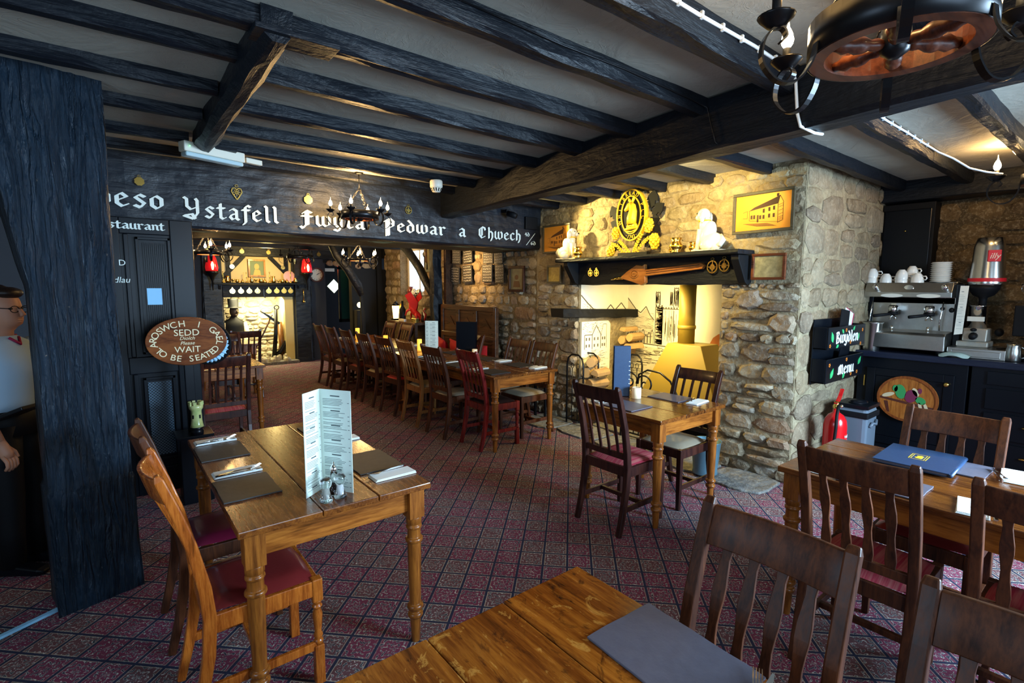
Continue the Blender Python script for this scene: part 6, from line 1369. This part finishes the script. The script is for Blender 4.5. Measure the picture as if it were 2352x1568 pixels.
for x, y, a, s in ((-.34, .12, .4, 1.2), (-.12, .165, 1, .7), (.12, .18, -.8, .7), (.24, .10, -.3, .8), (-.31, -.18, -.6, 1.2), (.30, -.12, -.7, 1.1), (-.05, -.215, -.6, .9), (-.22, .05, 2, .7)):
    md = MB(); md.prism([(0, -.03), (.018, -.008), (.02, .015), (0, .045), (-.016, .012), (-.018, -.01)], 0, .002, FW @ Matrix.Translation((x, y, .1225)) @ Matrix.Rotation(a, 4, 'Z') @ Matrix.Scale(s*1.1, 4)); md.build('painted_leaf', mg, mbx_)
mo = mat('orange_berry_paint', (.75, .22, .03), .4)
for x, y in ((-.38, .06), (-.05, .175), (.06, .065), (.33, .16), (.30, .04), (-.36, -.10), (.0, -.08), (.12, -.215), (.26, -.21)):
    md = MB()
    for k in range(5): md.prism([(.006*math.cos(t_*PI/3), .006*math.sin(t_*PI/3)) for t_ in range(6)], 0, .002, FW @ Matrix.Translation((x+.011*math.cos(k*1.25), y+.011*math.sin(k*1.25), .1225)))
    md.build('painted_flower', mo, mbx_)
for k, (dx, m_, tl, lb) in enumerate(((-.02, M['bmatt'], .12, 'dark folded menu standing in the top tray of the menu rack'), (.06, M['paper'], .3, 'white printed sheet leaning in the top tray of the menu rack'), (.12, mat('crimson_card', (.5, .01, .08), .5), .34, 'crimson card behind the white sheet in the menu rack'))):
    o = MB().box((0, 0, .15), (.19, .006, .30)).build('loose_menu', m_, bevel=.001); tag(o, lb, 'menu', None, (4.95+dx, 1.66+.016*k, 1.135)); o.rotation_euler = (0, tl, 0)
o = MB().box((0, 0, .11), (.2, .008, .22)).build('loose_menu', M['bpaint'], bevel=.001); tag(o, 'dark menu lying in the lower tray of the menu rack', 'menu', None, (5.0, 1.68, .86)); o.rotation_euler = (0, .25, 0)
# extinguisher and bin
ex = thing('fire_extinguisher', 'red water fire extinguisher with a black hose by the stone pillar', 'fire extinguisher', (4.62, 1.56, 0)); rdp = mat('glossy_red_paint', (.62, .006, .010), .25, coat=.6)
MB().lathe([(.08, 0), (.085, .01), (.085, .50), (.078, .55), (.055, .59), (.025, .61), (.022, .64)], (0, 0, 0), 28).build('cylinder', rdp, ex)
MB().lathe([(.022, .64), (.026, .645), (.026, .665), (.018, .68), (.018, .70)], (0, 0, 0), 16).build('valve', M['brass'], ex); MB().sweep([(-.02, 0, .685), (.02, 0, .70), (.06, 0, .735), (.10, 0, .79)], (0, 1, 0), .026, .010).build('handle', rdp, ex)
MB().tube([(-.01, -.02, .67), (-.05, -.03, .66), (-.085, -.035, .60), (-.10, -.04, .50), (-.105, -.03, .30), (-.10, -.02, .15)], .012, 10).build('hose', M['bmatt'], ex); MB().ell((.03, -.03, .66), (.015, .012, .015), 10, 6).build('gauge', M['chrome'], ex)
FX = frame((0, 0, 0), (1, -.25, 0), (0, 0, 1)); lab = MB(); K = 8
vs = []; 
for k in range(K+1): a = -PI/2-.35+1.3*k/K; vs += [(.0862*math.cos(a), .0862*math.sin(a), .28), (.0862*math.cos(a), .0862*math.sin(a), .45)]
MB().add(vs, [(2*k, 2*k+2, 2*k+3, 2*k+1) for k in range(K)], True).build('label', mat('label_red', (.60, .01, .012), .4), ex)
mb = MB()
for i, ch in enumerate('WATER'):
    a = -PI/2-.18+i*.235; text_mb(mb, ch, .034, frame((.0872*math.cos(a), .0872*math.sin(a), .425), (-math.sin(a), math.cos(a), 0), (0, 0, 1)), .0006)
for i, ch in enumerate('FIRE EXTINGUISHER'):
    a = -PI/2-.22+i*.062
    if ch != ' ': text_mb(mb, ch, .012, frame((.0872*math.cos(a), .0872*math.sin(a), .39), (-math.sin(a), math.cos(a), 0), (0, 0, 1)), .0006)
mb.build('label_lettering', M['paper'], ex)
bn = thing('swing_bin', 'grey plastic bin with a black strap and lid beside the fire extinguisher', 'bin', (4.98, 1.52, 0)); gp = mat('grey_glossy_plastic', (.13, .16, .20), .22)
MB().prism([(-.13, -.11), (.13, -.11), (.13, .12), (-.13, .12)], 0, .62).build('bin_body', gp, bn, bevel=.03); MB().b2((-.14, -.122, .54), (.14, .13, .59)).build('strap', M['bmatt'], bn, bevel=.01); MB().b2((-.138, -.118, .62), (.138, .128, .65)).ell((0, 0, .655), (.09, .07, .02)).build('lid', M['bpaint'], bn, bevel=.01)
mb = MB(); mb.tube([(-.08, -.12, .47), (-.05, -.13, .50), (.03, -.13, .48), (.07, -.12, .51)], .012, 8); mb.build('bag_fold', gp, bn)

# ---------------------------------------------------------------- settle, side table, dragon
se = thing('high_backed_settle', 'high-backed dark oak settle with carved panels against the stone wall', 'bench', (4.13, 6.27, 0)); X_ = -.0
mb = MB(); 
for y in (-.70, -.25, .21, .66): mb.b2((-.03, y-.035, 0), (.03, y+.035, 1.33))
for z in (.02, .45, .86, 1.27): mb.b2((-.032, -.70, z), (.032, .68, z+.07))
mb.build('frame', M['settle'], se, bevel=.005)
for y0, y1 in ((-.665, -.285), (-.215, .175), (.245, .625)):
    for z0, z1 in ((.93, 1.27), (.52, .86)):
        p_ = MB().b2((-.012, y0, z0), (.01, y1, z1)).build('panel', M['settle'], se)
        MB().b2((-.022, y0+.02, z0+.03), (-.012, y1-.02, z0+.045)).b2((-.022, y0+.02, z1-.045), (-.012, y1-.02, z1-.03)).prism([(-.13, -.06), (.0, .07), (.13, -.06), (.0, -.03)], 0, .01, frame((-.012, (y0+y1)/2, (z0+z1)/2), (0, -1, 0), (0, 0, 1))).build('carving', M['settle'], p_)
MB().b2((-.42, -.70, .40), (-.03, .68, .45)).build('seat_board', M['settle'], se, bevel=.005); MB().b2((-.40, -.68, .02), (-.37, .66, .40)).build('front_board', M['settle'], se)
for y, rz_, lb in ((-.50, .3, 'red cushion at the near end of the settle'), (.38, -.3, 'red cushion at the far end of the settle'), (-.05, 0, 'red cushion in the middle of the settle')):
    mb = MB(); vs = []; fs = []
    for s_ in (-1, 1):
        for i in range(9):
            for j in range(9): a, b = (i-4)/4, (j-4)/4; q = max(0, (1-a**4)*(1-b**4)); vs.append((s_*(.008+.06*q**.6), a*.19*(1-.10*(1-abs(b))), .0+b*.19*(1-.10*(1-abs(a)))))
    for s_ in range(2):
        for i in range(8):
            for j in range(8): k = s_*81; q = (k+i*9+j, k+(i+1)*9+j, k+(i+1)*9+j+1, k+i*9+j+1); fs.append(q if s_ else q[::-1])
    bd = [i*9 for i in range(9)]+[72+j for j in range(1, 9)]+[i*9+8 for i in range(7, -1, -1)]+[j for j in range(7, 0, -1)]
    for a, b in zip(bd, bd[1:]+bd[:1]): fs.append((a, b, b+81, a+81))
    mb.add(vs, fs, True); o = mb.build('cushion', M['redcushion']); tag(o, lb, 'cushion', 'red cushions on the settle', (3.96, 6.27+y, .655), rz_); o.rotation_euler = (0.1, -.25, rz_)
stb = thing('side_table', 'dark console table below the rear window carrying the red dragon', 'table', (4.10, 7.95, 0))
MB().b2((-.20, -.50, .98), (.19, .45, 1.02)).build('top', M['settle'], stb, bevel=.004)
for x, y in ((-.16, -.45), (.15, -.45), (-.16, .40), (.15, .40)): MB().b2((x-.025, y-.025, 0), (x+.025, y+.025, .98)).build('leg', M['settle'], stb)
MB().sweep([(-.16, -.42, .95), (-.16, 0, .55), (-.16, .38, .2)], (1, 0, 0), .03, .06).build('brace', M['bmatt'], stb)
redm = simple_noise('red_lacquer', (.50, .012, .008), (.35, .006, .006), .4, 20, .2)
dg = thing('red_dragon', 'red dragon statue with raised wings on the console table', 'statue', (4.08, 7.83, 1.02)); G = frame((0, 0, 0), V((.5, -.85, 0)), (0, 0, 1)); g3 = lambda x, y, z=0: tuple(G @ V((x, y, z)))
mb = MB(); mb.tube([g3(.16, .02), g3(.12, .09), (g3(.03, .15)), g3(-.03, .23), g3(-.05, .33), g3(-.03, .40), g3(-.07, .43), g3(-.12, .40)], [.012, .035, .055, .055, .036, .028, .026, .010], 12)
mb.tube([g3(.06, .14, .03), g3(.09, .06, .04), g3(.05, .0, .04)], [.035, .022, .016], 8); mb.tube([g3(.06, .14, -.03), g3(.11, .06, -.04), g3(.07, .0, -.04)], [.035, .022, .016], 8)
mb.tube([g3(-.03, .22, .03), g3(-.10, .17, .05), g3(-.13, .10, .05)], [.025, .016, .012], 8); mb.tube([g3(-.02, .2, -.03), g3(-.08, .12, -.05), g3(-.07, .0, -.05)], [.025, .018, .013], 8); mb.tube([g3(.14, .05), g3(.22, .03), g3(.24, .12), g3(.19, .18), g3(.23, .22)], [.03, .022, .014, .009, .012], 8); mb.build('body', redm, dg)
for s_ in (-1, 1):
    f2 = G @ Matrix.Translation((0, 0, s_*.04)) @ Matrix.Rotation(s_*.35, 4, 'Y'); MB().prism([(-.0, .20), (-.05, .30), (-.12 if s_ > 0 else .08, .44), (-.02 if s_ > 0 else .16, .50), (.05 if s_ > 0 else .20, .40), (.10, .33), (.09, .26), (.06, .18)], -.005, .005, f2).build('wing', redm, dg)
mb = MB(); mb.ell(g3(-.085, .435), (.02, .016, .016), 8, 6); mb.tube([g3(-.05, .44), g3(-.02, .47)], [.008, .001], 6); mb.build('head', redm, dg)
lt_ = thing('lantern', 'glowing yellow lantern at the left end of the console table', 'lantern', (3.99, 8.32, 1.02)); MB().b2((-.06, -.06, 0), (.06, .06, .03)).lathe([(.075, .25), (.03, .31), (.01, .33)], (0, 0, 0), 8).build('lantern_case', M['iron'], lt_); MB().lathe([(.045, .03), (.06, .20), (.065, .25)], (0, 0, 0), 8).build('glowing_glass', mat('lantern_glow', (1, .8, .4), .4, emit=(1, .68, .2), es=9), lt_)
for k, (x, y, s, m_, lb) in enumerate([(4.02, 8.12, 1.0, 'bmatt', 'dark stoneware bottle between the lantern and the dragon'), (4.05, 8.22, .9, 'gold', 'gilt plate-shaped ornament right of the lantern'), (4.12, 7.60, .5, 'settle', 'squat turned wooden pot right of the dragon'), (4.20, 7.68, .7, 'cream', 'red and white bottle behind the dragon wing')]):
    t = thing('bottle', lb, 'bottle', (x, y, 1.02)); 
    if m_ == 'gold': MB().prism(ellp(.045, .14, 20), 0, .015, frame((0, 0, .15), (0, -1, 0), (0, 0, 1))).build('plate', M['gold'], t)
    else: MB().lathe([(.045*s, 0), (.055*s, .02*s), (.055*s, .19*s), (.022*s, .25*s), (.018*s, .33*s), (.024*s, .34*s)], (0, 0, 0), 16).build('bottle_body', M[m_], t)
o = MB().box((0, 0, .035), (.06, .16, .07)).build('brass_box', M['brass'], bevel=.004); tag(o, 'small brass casket in front of the red dragon', 'box', None, (3.96, 7.55, 1.02)); o = MB().b2((-.03, -.10, 0), (.02, .10, .04)).build('name_card', M['cream'], bevel=.002); tag(o, 'cream card lying at the foot of the dragon', 'card', None, (3.94, 7.95, 1.02))
sl = MB().b2((4.26, 7.95, 1.42), (4.36, 8.42, 1.45)).build('sill_shelf', M['ch_dark'], bevel=.003); tag(sl, 'small brown shelf under the rear window', 'shelf')
for k, (y, s, m_, lb) in enumerate([(8.34, .11, 'leather', 'round maroon pot on the window shelf, left'), (8.22, .085, 'china', 'white cup on the window shelf'), (8.10, .07, 'chrome', 'shiny little jug on the window shelf'), (8.02, .08, 'steel', 'small grey pot at the right of the window shelf')]):
    o = MB().lathe([(s*.35, 0), (s*.6, s*.3), (s*.6, s*.8), (s*.35, s*1.2), (s*.45, s*1.4)], (0, 0, 0), 16).build('window_pot', M[m_]); tag(o, lb, 'pot', 'pots on the window shelf', (4.30, y, 1.45))
picture('dark old picture beside the rear window, partly behind the curved brace', 7.52, 2.10, .34, .50, .04, M['settle'], M['dimpic'], x=4.26)
# tall black stand with a glowing lamp, far left of the row
tl = thing('standing_lamp', 'tall black box stand with a small glowing lamp beyond the long row', 'lamp', (3.62, 9.0, 0)); MB().b2((-.09, -.07, 0), (.07, .07, 1.18)).build('stand', M['bmatt'], tl, bevel=.01); MB().ell((-.01, 0, 1.27), (.045, .045, .05)).build('lamp_globe', mat('lamp_glow', (1, .9, .6), .4, emit=(1, .75, .3), es=8), tl)

# ---------------------------------------------------------------- rear fireplace dressing
ms2 = thing('mantel_shelf', 'black mantel shelf crowded with brass over the rear hearth', 'shelf', (2.45, 11.22, 1.63)); MB().b2((-.82, -.10, 0), (.84, .08, .035)).build('shelf_board', M['black'], ms2, bevel=.005)
for x in (-.72, .72): MB().prism([(0, 0), (0, -.22), (.12, -.02), (.12, 0)], -.02, .02, frame((x, .06, 0), (0, -1, 0), (0, 0, 1))).build('bracket', M['black'], ms2)
for k, x in enumerate((1.96, 2.11, 2.26, 2.41, 2.62, 2.77, 2.91, 3.04)):
    t = thing('horse_brass', 'teardrop brass plate over the rear hearth, '+('leftmost', 'second from left', 'third from left', 'fourth from left', 'fifth, right of the central hook', 'third from right', 'second from right', 'rightmost')[k], 'horse brass', (x, 11.265, 1.50), 0, 'teardrop brasses over the rear hearth')
    MB().prism([(.052*math.cos(a*PI/8), .048*math.sin(a*PI/8)) if a not in (4,) else (0, .085) for a in range(16)], 0, .008, frame((0, 0, 0), (1, 0, 0), (0, 0, 1))).build('plate', M['brass'], t); mb = MB(); ringp(mb, .034, .032, .006, .008, .012, frame((0, 0, -.004), (1, 0, 0), (0, 0, 1)), 18); mb.build('embossed_ring', M['gold'], t)
rs = random.Random(12); kinds = ['brass candlestick', 'brass cup', 'brass bell', 'brass jug', 'squat brass pot']
for k in range(17):
    x = 1.80+k*.083; kd = kinds[(k*3) % 5]; s = (.22, .07, .10, .13, .08)[(k*3) % 5]*rs.uniform(.8, 1.15)
    pr_ = {0: [(.3, 0), (.28, .05), (.08, .12), (.06, .5), (.12, .55), (.06, .6), (.07, .9), (.14, 1)], 1: [(.4, 0), (.15, .2), (.4, .6), (.5, 1)], 2: [(.5, 0), (.3, .5), (.1, .7), (.05, 1)], 3: [(.25, 0), (.4, .3), (.2, .75), (.3, 1)], 4: [(.4, 0), (.6, .4), (.45, .8), (.5, 1)]}[(k*3) % 5]
    o = MB().lathe([(r*s*(.9 if (k*3) % 5 else .45), z*s) for r, z in pr_], (0, 0, 0), 12).build('brass_ornament', M['brass']); tag(o, '%s on the rear mantel, %s' % (kd, ('leftmost of all', 'second from the left', 'third from the left', 'fourth from the left', 'fifth from the left', 'sixth from the left', 'seventh from the left', 'eighth, just left of the portrait', 'below the portrait', 'tenth, right of the portrait', 'eleventh from the left', 'seventh from the right', 'sixth from the right', 'fifth from the right', 'fourth from the right', 'third from the right', 'rightmost by the pink plate')[k]), 'ornament', 'brass ornaments on the rear mantel', (x, 11.19+.05*(k % 2), 1.665))
t = thing('display_plate', 'pink copper plate standing at the right of the rear mantel', 'plate', (3.02, 11.26, 1.80)); MB().prism(ellp(.115, .115, 28), 0, .012, frame((0, 0, 0), (1, 0, 0), (0, 0, 1))).build('plate_disc', mat('pinkish_copper', (.75, .33, .25), .35, .4), t); mb = MB(); ringp(mb, .115, .115, .02, .012, .02, frame((0, 0, 0), (1, 0, 0), (0, 0, 1)), 28); mb.build('rim', mat('copper_rim', (.7, .35, .2), .3, .6), t)
for x, z, r in ((1.99, 1.98, .045), (2.93, 1.98, .04)):
    o = MB().prism(ellp(r, r, 16), 0, .01, frame((0, 0, 0), (1, 0, 0), (0, 0, 1))).build('brass_disc', M['brass']); tag(o, ('left' if x < 2.5 else 'right')+' brass disc on the timber over the rear mantel', 'ornament', None, (x, 11.345, z))
t = thing('portrait_picture', 'gilt-framed green portrait over the rear mantel', 'picture', (2.44, 11.38, 1.96)); FQ = frame((0, 0, 0), (1, 0, 0), (0, 0, 1)); gf = wood('gilt_brown_frame', (.40, .19, .04), (.55, .3, .07), 2, .4, 20)
for a, b, c, d in ((-.16, .16, .14, .175), (-.16, .16, -.175, -.14), (-.16, -.125, -.14, .14), (.125, .16, -.14, .14)): MB().prism([(a, c), (b, c), (b, d), (a, d)], 0, .025, FQ).build('frame_rail', gf, t, bevel=.004)
MB().prism([(-.125, -.14), (.125, -.14), (.125, .14), (-.125, .14)], 0, .008, FQ).build('canvas', mat('green_canvas', (.16, .22, .12), .6), t); mb = MB(); mb.prism([(.045*math.cos(a*.4), .03+.06*math.sin(a*.4)) for a in range(16)], .008, .01, FQ); mb.prism([(-.07, -.14), (.07, -.14), (.06, -.05), (.02, -.02), (-.04, -.03)], .008, .01, FQ); mb.build('painted_sitter', mat('ochre_sitter', (.62, .38, .12), .6), t)
def lantern(label, x):
    t = thing('red_lantern', label, 'lantern', (x, 11.05, 1.90), 0, 'red ship lanterns by the rear hearth'); rg = mat('red_glass', (.5, .01, .02), .15, emit=(1, .02, .02), es=.22)
    MB().lathe([(.05, .28), (.08, .22), (.11, .05), (.10, -.02), (.05, -.06)], (0, 0, 0), 16).build('red_glass', rg, t); MB().lathe([(.12, -.02), (.11, -.06), (.05, -.12), (.02, -.20), (.008, -.38)], (0, 0, 0), 14).build('iron_spike', M['iron'], t)
    MB().lathe([(.02, .02), (.03, .06), (.03, .12), (.012, .17)], (.0, -.085, -.02), 10).build('glowing_bulb', mat('red_bulb_glow', (1, .4, .2), .3, emit=(1, .16, .05), es=14), t); MB().tube([(0, 0, .28), (0, .1, .33), (0, .2, .3)], .01, 6).build('hook', M['iron'], t)
    point('red_lantern_light', (x, 10.88, 2.0), (1, .02, .03), .4, .05)
lantern('red glowing ship lantern left of the rear hearth', 1.60); lantern('red glowing ship lantern right of the rear hearth', 3.32)
ck_ = thing('wall_clock', 'round wall clock with cream face and wooden rim, right of the rear hearth', 'clock', (3.58, 11.27, 1.84)); FC = frame((0, 0, 0), (1, 0, 0), (0, 0, 1)); MB().prism(ellp(.125, .125, 32), 0, .02, FC).build('clock_face', mat('clock_face_cream', (.72, .68, .5), .5), ck_); mb = MB(); ringp(mb, .155, .155, .032, 0, .04, FC, 36); mb.build('wooden_rim', M['rimwood'], ck_)
mb = MB(); f = FC @ Matrix.Translation((0, 0, .021))
for k in range(12): a = k*PI/6; seg(mb, f, (.09*math.cos(a), .09*math.sin(a)), (.112*math.cos(a), .112*math.sin(a)), .008)
seg(mb, f, (0, 0), (.085, .04), .006); seg(mb, f, (0, 0), (.055, .045), .010); mb.build('hands', M['ink'], ck_)
ld = thing('brass_ladle', 'thin brass ladle hanging on the right post of the rear hearth', 'ladle', (3.27, 11.16, 1.28)); MB().tube([(0, 0, .26), (0, 0, .03)], .008, 6).build('handle', M['brass'], ld); MB().ell((0, -.01, 0), (.03, .02, .03), 10, 6).build('bowl', M['brass'], ld)
# miner figure, pick, anchor
mn = thing('miner_mannequin', 'dark mannequin of a man in a tall brimmed hat and waistcoat inside the rear hearth', 'mannequin', (2.02, 11.62, .06)); df = mat('dark_bronze_skin', (.035, .02, .012), .5); mb = MB()
mb.lathe([(.15, 0), (.17, .2), (.16, .45), (.20, .72), (.19, .82), (.07, .90), (.055, .95)], (0, 0, 0), 16, sy=.65).build('waistcoat', M['bmatt'], mn)
MB().ell((.01, -.01, 1.03), (.085, .10, .12)).ell((.05, -.10, 1.02), (.02, .03, .025), 8, 6).ell((.02, -.09, .96), (.03, .03, .02), 8, 6).build('head', df, mn)
MB().lathe([(.16, 1.10), (.165, 1.105), (.10, 1.115), (.092, 1.13), (.10, 1.27), (.105, 1.285), (.02, 1.29)], (0, 0, 0), 20).build('hat', M['bmatt'], mn)
mb = MB()
for s_ in (-1, 1): mb.tube([(s_*.17, 0, .80), (s_*.22, -.03, .60), (s_*.16+.04, -.18, .46), (.10, -.26, .46)], [.06, .055, .045, .03], 10)
mb.build('shirt_sleeve', mat('cream_shirt', (.62, .52, .36), .8), mn); mb = MB()
for s_ in (-1, 1): mb.tube([(s_*.08, -.02, .12), (s_*.1, -.12, .08), (s_*.1, -.2, .0)], [.08, .07, .05], 8)
mb.build('trousers', M['bmatt'], mn)
pk = thing('pickaxe', 'old pickaxe leaning in the rear hearth beside the mannequin', 'pickaxe', (2.28, 11.45, .06)); MB().tube([(0, 0, .1), (.15, 0, .40), (.27, 0, .62), (.42, 0, .95)], [.016, .016, .017, .018], 8).build('handle', M['ch_dark'], pk); MB().sweep([(.20, 0, 1.03), (.34, 0, .93), (.42, 0, .86), (.56, 0, .76)], (0, 1, 0), .04, [.012, .04, .05, .05]).build('iron_head', M['iron'], pk)
an = thing('iron_anchor', 'heavy iron anchor with ring standing at the right of the rear hearth', 'anchor', (2.72, 11.42, .10)); MB().tube([(-.02, 0, .03), (.03, 0, .5), (.06, 0, 1.02)], [.045, .04, .035], 10).build('shank', M['iron'], an); MB().tube([(.07+.045*math.cos(a*PI/6), 0, 1.06+.045*math.sin(a*PI/6)) for a in range(12)], .012, 6, True).build('ring', M['iron'], an)
MB().tube([(.0, 0, .08), (.10, 0, .12), (.22, 0, .30), (.32, 0, .46)], [.03, .05, .055, .008], 8).build('fluke', M['iron'], an); MB().tube([(.08, .1, .7), (.14, .1, .74), (.17, .1, .3), (.14, .1, .0)], [.03, .05, .06, .06], 8).build('wooden_stock', M['ch_tan'], an)
hk = thing('hearth_hook', 'iron hook hanging at the centre of the rear hearth lintel', 'hook', (2.52, 11.26, 1.46)); MB().sweep([(0, 0, .08), (0, 0, 0), (.01, 0, -.08), (.03, 0, -.10)], (0, 1, 0), .02, [.02, .03, .02, .008]).build('hook', M['iron'], hk)
for x in (1.88, 2.44, 2.92, 3.86, 4.62): brass('round brass on the rear chimney beam, %s' % {1.88: 'leftmost', 2.44: 'above the portrait', 2.92: 'above the right brace', 3.86: 'above the clock side', 4.62: 'far right near the window'}[x], x-.3 if x < 3.8 else x-.25, 11.15, 2.27, .04, (1, 0, 0), 'round brasses on the rear chimney beam', 2)

# ---------------------------------------------------------------- waitress, left edge
pe = thing('person', 'woman in glasses, pale blue shirt and black trousers, half hidden at the left edge', 'person', (-.455, 3.95, 0), math.atan2(-.62, .78)+.05)
skin = mat('skin_tone', (.50, .24, .15), .5); skin.node_tree.nodes['Principled BSDF'].inputs['Subsurface Weight'].default_value = .05
def skinned(name, verts, edges, radii, m, par, root=0, sub=2):
    me = bpy.data.meshes.new(name); me.from_pydata(verts, edges, []); o = bpy.data.objects.new(name, me); C.objects.link(o); o.parent = par
    md_ = o.modifiers.new('skin', 'SKIN'); md_.use_smooth_shade = True
    if not me.skin_vertices: me.attributes.new('skin_dummy', 'FLOAT', 'POINT')
    sv = me.skin_vertices[0].data if me.skin_vertices else None
    for i, r in enumerate(radii):
        sv[i].radius = (r, r) if not isinstance(r, tuple) else r
        sv[i].use_root = (i == root)
    s_ = o.modifiers.new('sub', 'SUBSURF'); s_.levels = sub; s_.render_levels = sub; me.materials.append(m); return o
# body as one lofted surface: legs + torso (faces local +x)
def loft(mb, secs, seg=18, cap=True):
    """secs: (cx,cy,cz,rx,ry)"""
    vs = []; fs = []
    for cx, cy, cz, rx, ry in secs:
        for k in range(seg): a = 2*PI*k/seg; vs.append((cx+rx*math.cos(a), cy+ry*math.sin(a), cz))
    n = len(secs)
    for i in range(n-1):
        for k in range(seg): k2 = (k+1) % seg; fs.append((i*seg+k, i*seg+k2, (i+1)*seg+k2, (i+1)*seg+k))
    if cap: fs.append(tuple(range(seg))[::-1]); fs.append(tuple((n-1)*seg+k for k in range(seg)))
    mb.add(vs, fs, True)
hd_ = MB()   # head, one surface, profile towards +x
secs = []
HS = [(.0, 1.335, .045, .045), (.0, 1.37, .045, .048), (.012, 1.395, .060, .052), (.028, 1.41, .068, .056), (.026, 1.43, .076, .062), (.018, 1.455, .084, .068), (.010, 1.485, .090, .072), (.002, 1.515, .094, .074), (-.004, 1.545, .092, .072), (-.008, 1.575, .080, .064), (-.010, 1.600, .052, .045), (-.010, 1.61, .015, .015)]
loft(hd_, [(cx, 0, z, rx, ry) for cx, z, rx, ry in HS], 22)
hd_.tube([(.090, 0, 1.505), (.104, 0, 1.485), (.118, 0, 1.462), (.104, 0, 1.452)], [.008, .011, .014, .007], 8)      # nose
hd_.ell((.093, 0, 1.432), (.012, .022, .006), 10, 6); hd_.ell((.092, 0, 1.422), (.011, .018, .006), 10, 6)
for s_ in (-1, 1): hd_.ell((-.005, s_*.074, 1.475), (.016, .008, .028), 10, 6)
hd_.build('head', skin, pe)
for s_ in (-1, 1):
    MB().ell((.080, s_*.030, 1.495), (.012, .014, .009), 10, 6).build('eye', mat('eye_dark', (.06, .04, .03), .2), pe)
gl = MB()
for s_ in (-1, 1): gl.tube([(.104, s_*.032+.026*math.cos(a*PI/6), 1.492+.018*math.sin(a*PI/6)) for a in range(12)], .0022, 5, True); gl.tube([(.102, s_*.058, 1.496), (.05, s_*.074, 1.50), (-.01, s_*.077, 1.495)], .0022, 5)
gl.tube([(.108, .008, 1.495), (.108, -.008, 1.495)], .0022, 5); gl.build('glasses', M['bmatt'], pe)
hr = MB(); hr.ell((-.022, 0, 1.545), (.098, .086, .085)); hr.ell((-.05, 0, 1.50), (.075, .082, .09)); hr.ell((.05, 0, 1.580), (.055, .072, .034)); hr.ell((.0, -.045, 1.51), (.05, .045, .06)); hr.ell((.0, .045, 1.51), (.05, .045, .06)); hr.tube([(-.11, 0, 1.52), (-.15, 0, 1.46), (-.14, 0, 1.36)], [.03, .035, .012], 10); hr.build('hair', simple_noise('dark_brown_hair', (.010, .006, .005), (.03, .015, .01), .4, 80, .4), pe)
to = MB(); loft(to, [(.0, 0, .92, .110, .150), (.005, 0, .98, .112, .145), (.01, 0, 1.05, .115, .145), (.025, 0, 1.13, .122, .150), (.03, 0, 1.19, .122, .158), (.012, 0, 1.26, .095, .165), (-.0, 0, 1.31, .075, .13), (-.0, 0, 1.345, .052, .060)], 24)
for s_ in (-1, 1): to.tube([(-.0, s_*.14, 1.29), (-.01, s_*.185, 1.24), (-.01, s_*.20, 1.13), (.0, s_*.20, 1.07)], [.055, .058, .052, .050], 14)
to.build('shirt', mat('pale_blue_shirt', (.38, .52, .66), .7), pe)
MB().tube([(.055, -.03, 1.335), (.09, 0, 1.30), (.055, .03, 1.335)], .008, 8).tube([(-.05, 0, 1.34), (.03, .05, 1.345)], .006, 6).build('crimson_lanyard', mat('crimson_ribbon', (.35, .01, .06), .6), pe)
tr = MB(); loft(tr, [(.0, 0, .80, .125, .175), (0, 0, .88, .125, .165), (0, 0, .94, .115, .155)], 24)
for s_ in (-1, 1): loft(tr, [(.05*0, s_*.08, .05, .055, .055), (0, s_*.08, .25, .065, .062), (.01, s_*.085, .45, .075, .07), (.0, s_*.085, .65, .09, .085), (0, s_*.082, .86, .105, .09)], 18)
tr.build('trousers', M['bmatt'], pe)
for s_ in (-1, 1): MB().sweep([(-.08, s_*.08, .03), (.02, s_*.08, .032), (.15, s_*.08, .022), (.18, s_*.08, .015)], (0, 1, 0), [.07, .075, .08, .04], [.06, .06, .04, .02]).build('shoe', M['bpaint'], pe, bevel=.01)
for s_ in (-1, 1):
    ar = MB(); ex_ = .03 if s_ < 0 else .02
    ar.tube([(0, s_*.20, 1.09), (.0, s_*.205, 1.03), (.01, s_*.21, .98), (.04+ex_, s_*.20, .88), (.07+ex_, s_*.19, .80)], [.040, .038, .036, .030, .023], 12)
    ar.tube([(.07+ex_, s_*.19, .80), (.08+ex_, s_*.188, .77), (.092+ex_, s_*.186, .735), (.10+ex_, s_*.186, .71)], [.023, .028, .032, .026], 12)
    for k in range(4): yy = s_*(.160+.018*k); ar.tube([(.098+ex_, yy, .725), (.118+ex_, yy, .695), (.120+ex_, yy, .670-(.006 if k in (1, 2) else 0)), (.106+ex_, yy, .650-(.006 if k in (1, 2) else 0))], [.010, .0095, .0085, .007], 8)
    ar.tube([(.080+ex_, s_*.165, .765), (.105+ex_, s_*.150, .735), (.118+ex_, s_*.148, .705)], [.012, .010, .008], 8); ar.build('arm', skin, pe)
MB().tube([(.125, -.172, .69), (.130, -.178, .69), (.125, -.184, .69)], .003, 6).build('ring', M['gold'], pe)
MB().box((.16, -.16, .945), (.02, .20, .28), ry=1.2).build('black_folder', M['bpaint'], pe, bevel=.004)
o = MB().b2((-.30, -.012, 0), (.10, .012, .012)).build('floor_strip', mat('pale_blue_strip', (.3, .6, .85), .35)); tag(o, 'pale blue strip on the floor left of the thick post', 'strip', None, (-.25, 3.32, .001)); o.rotation_euler = (0, 0, .5)
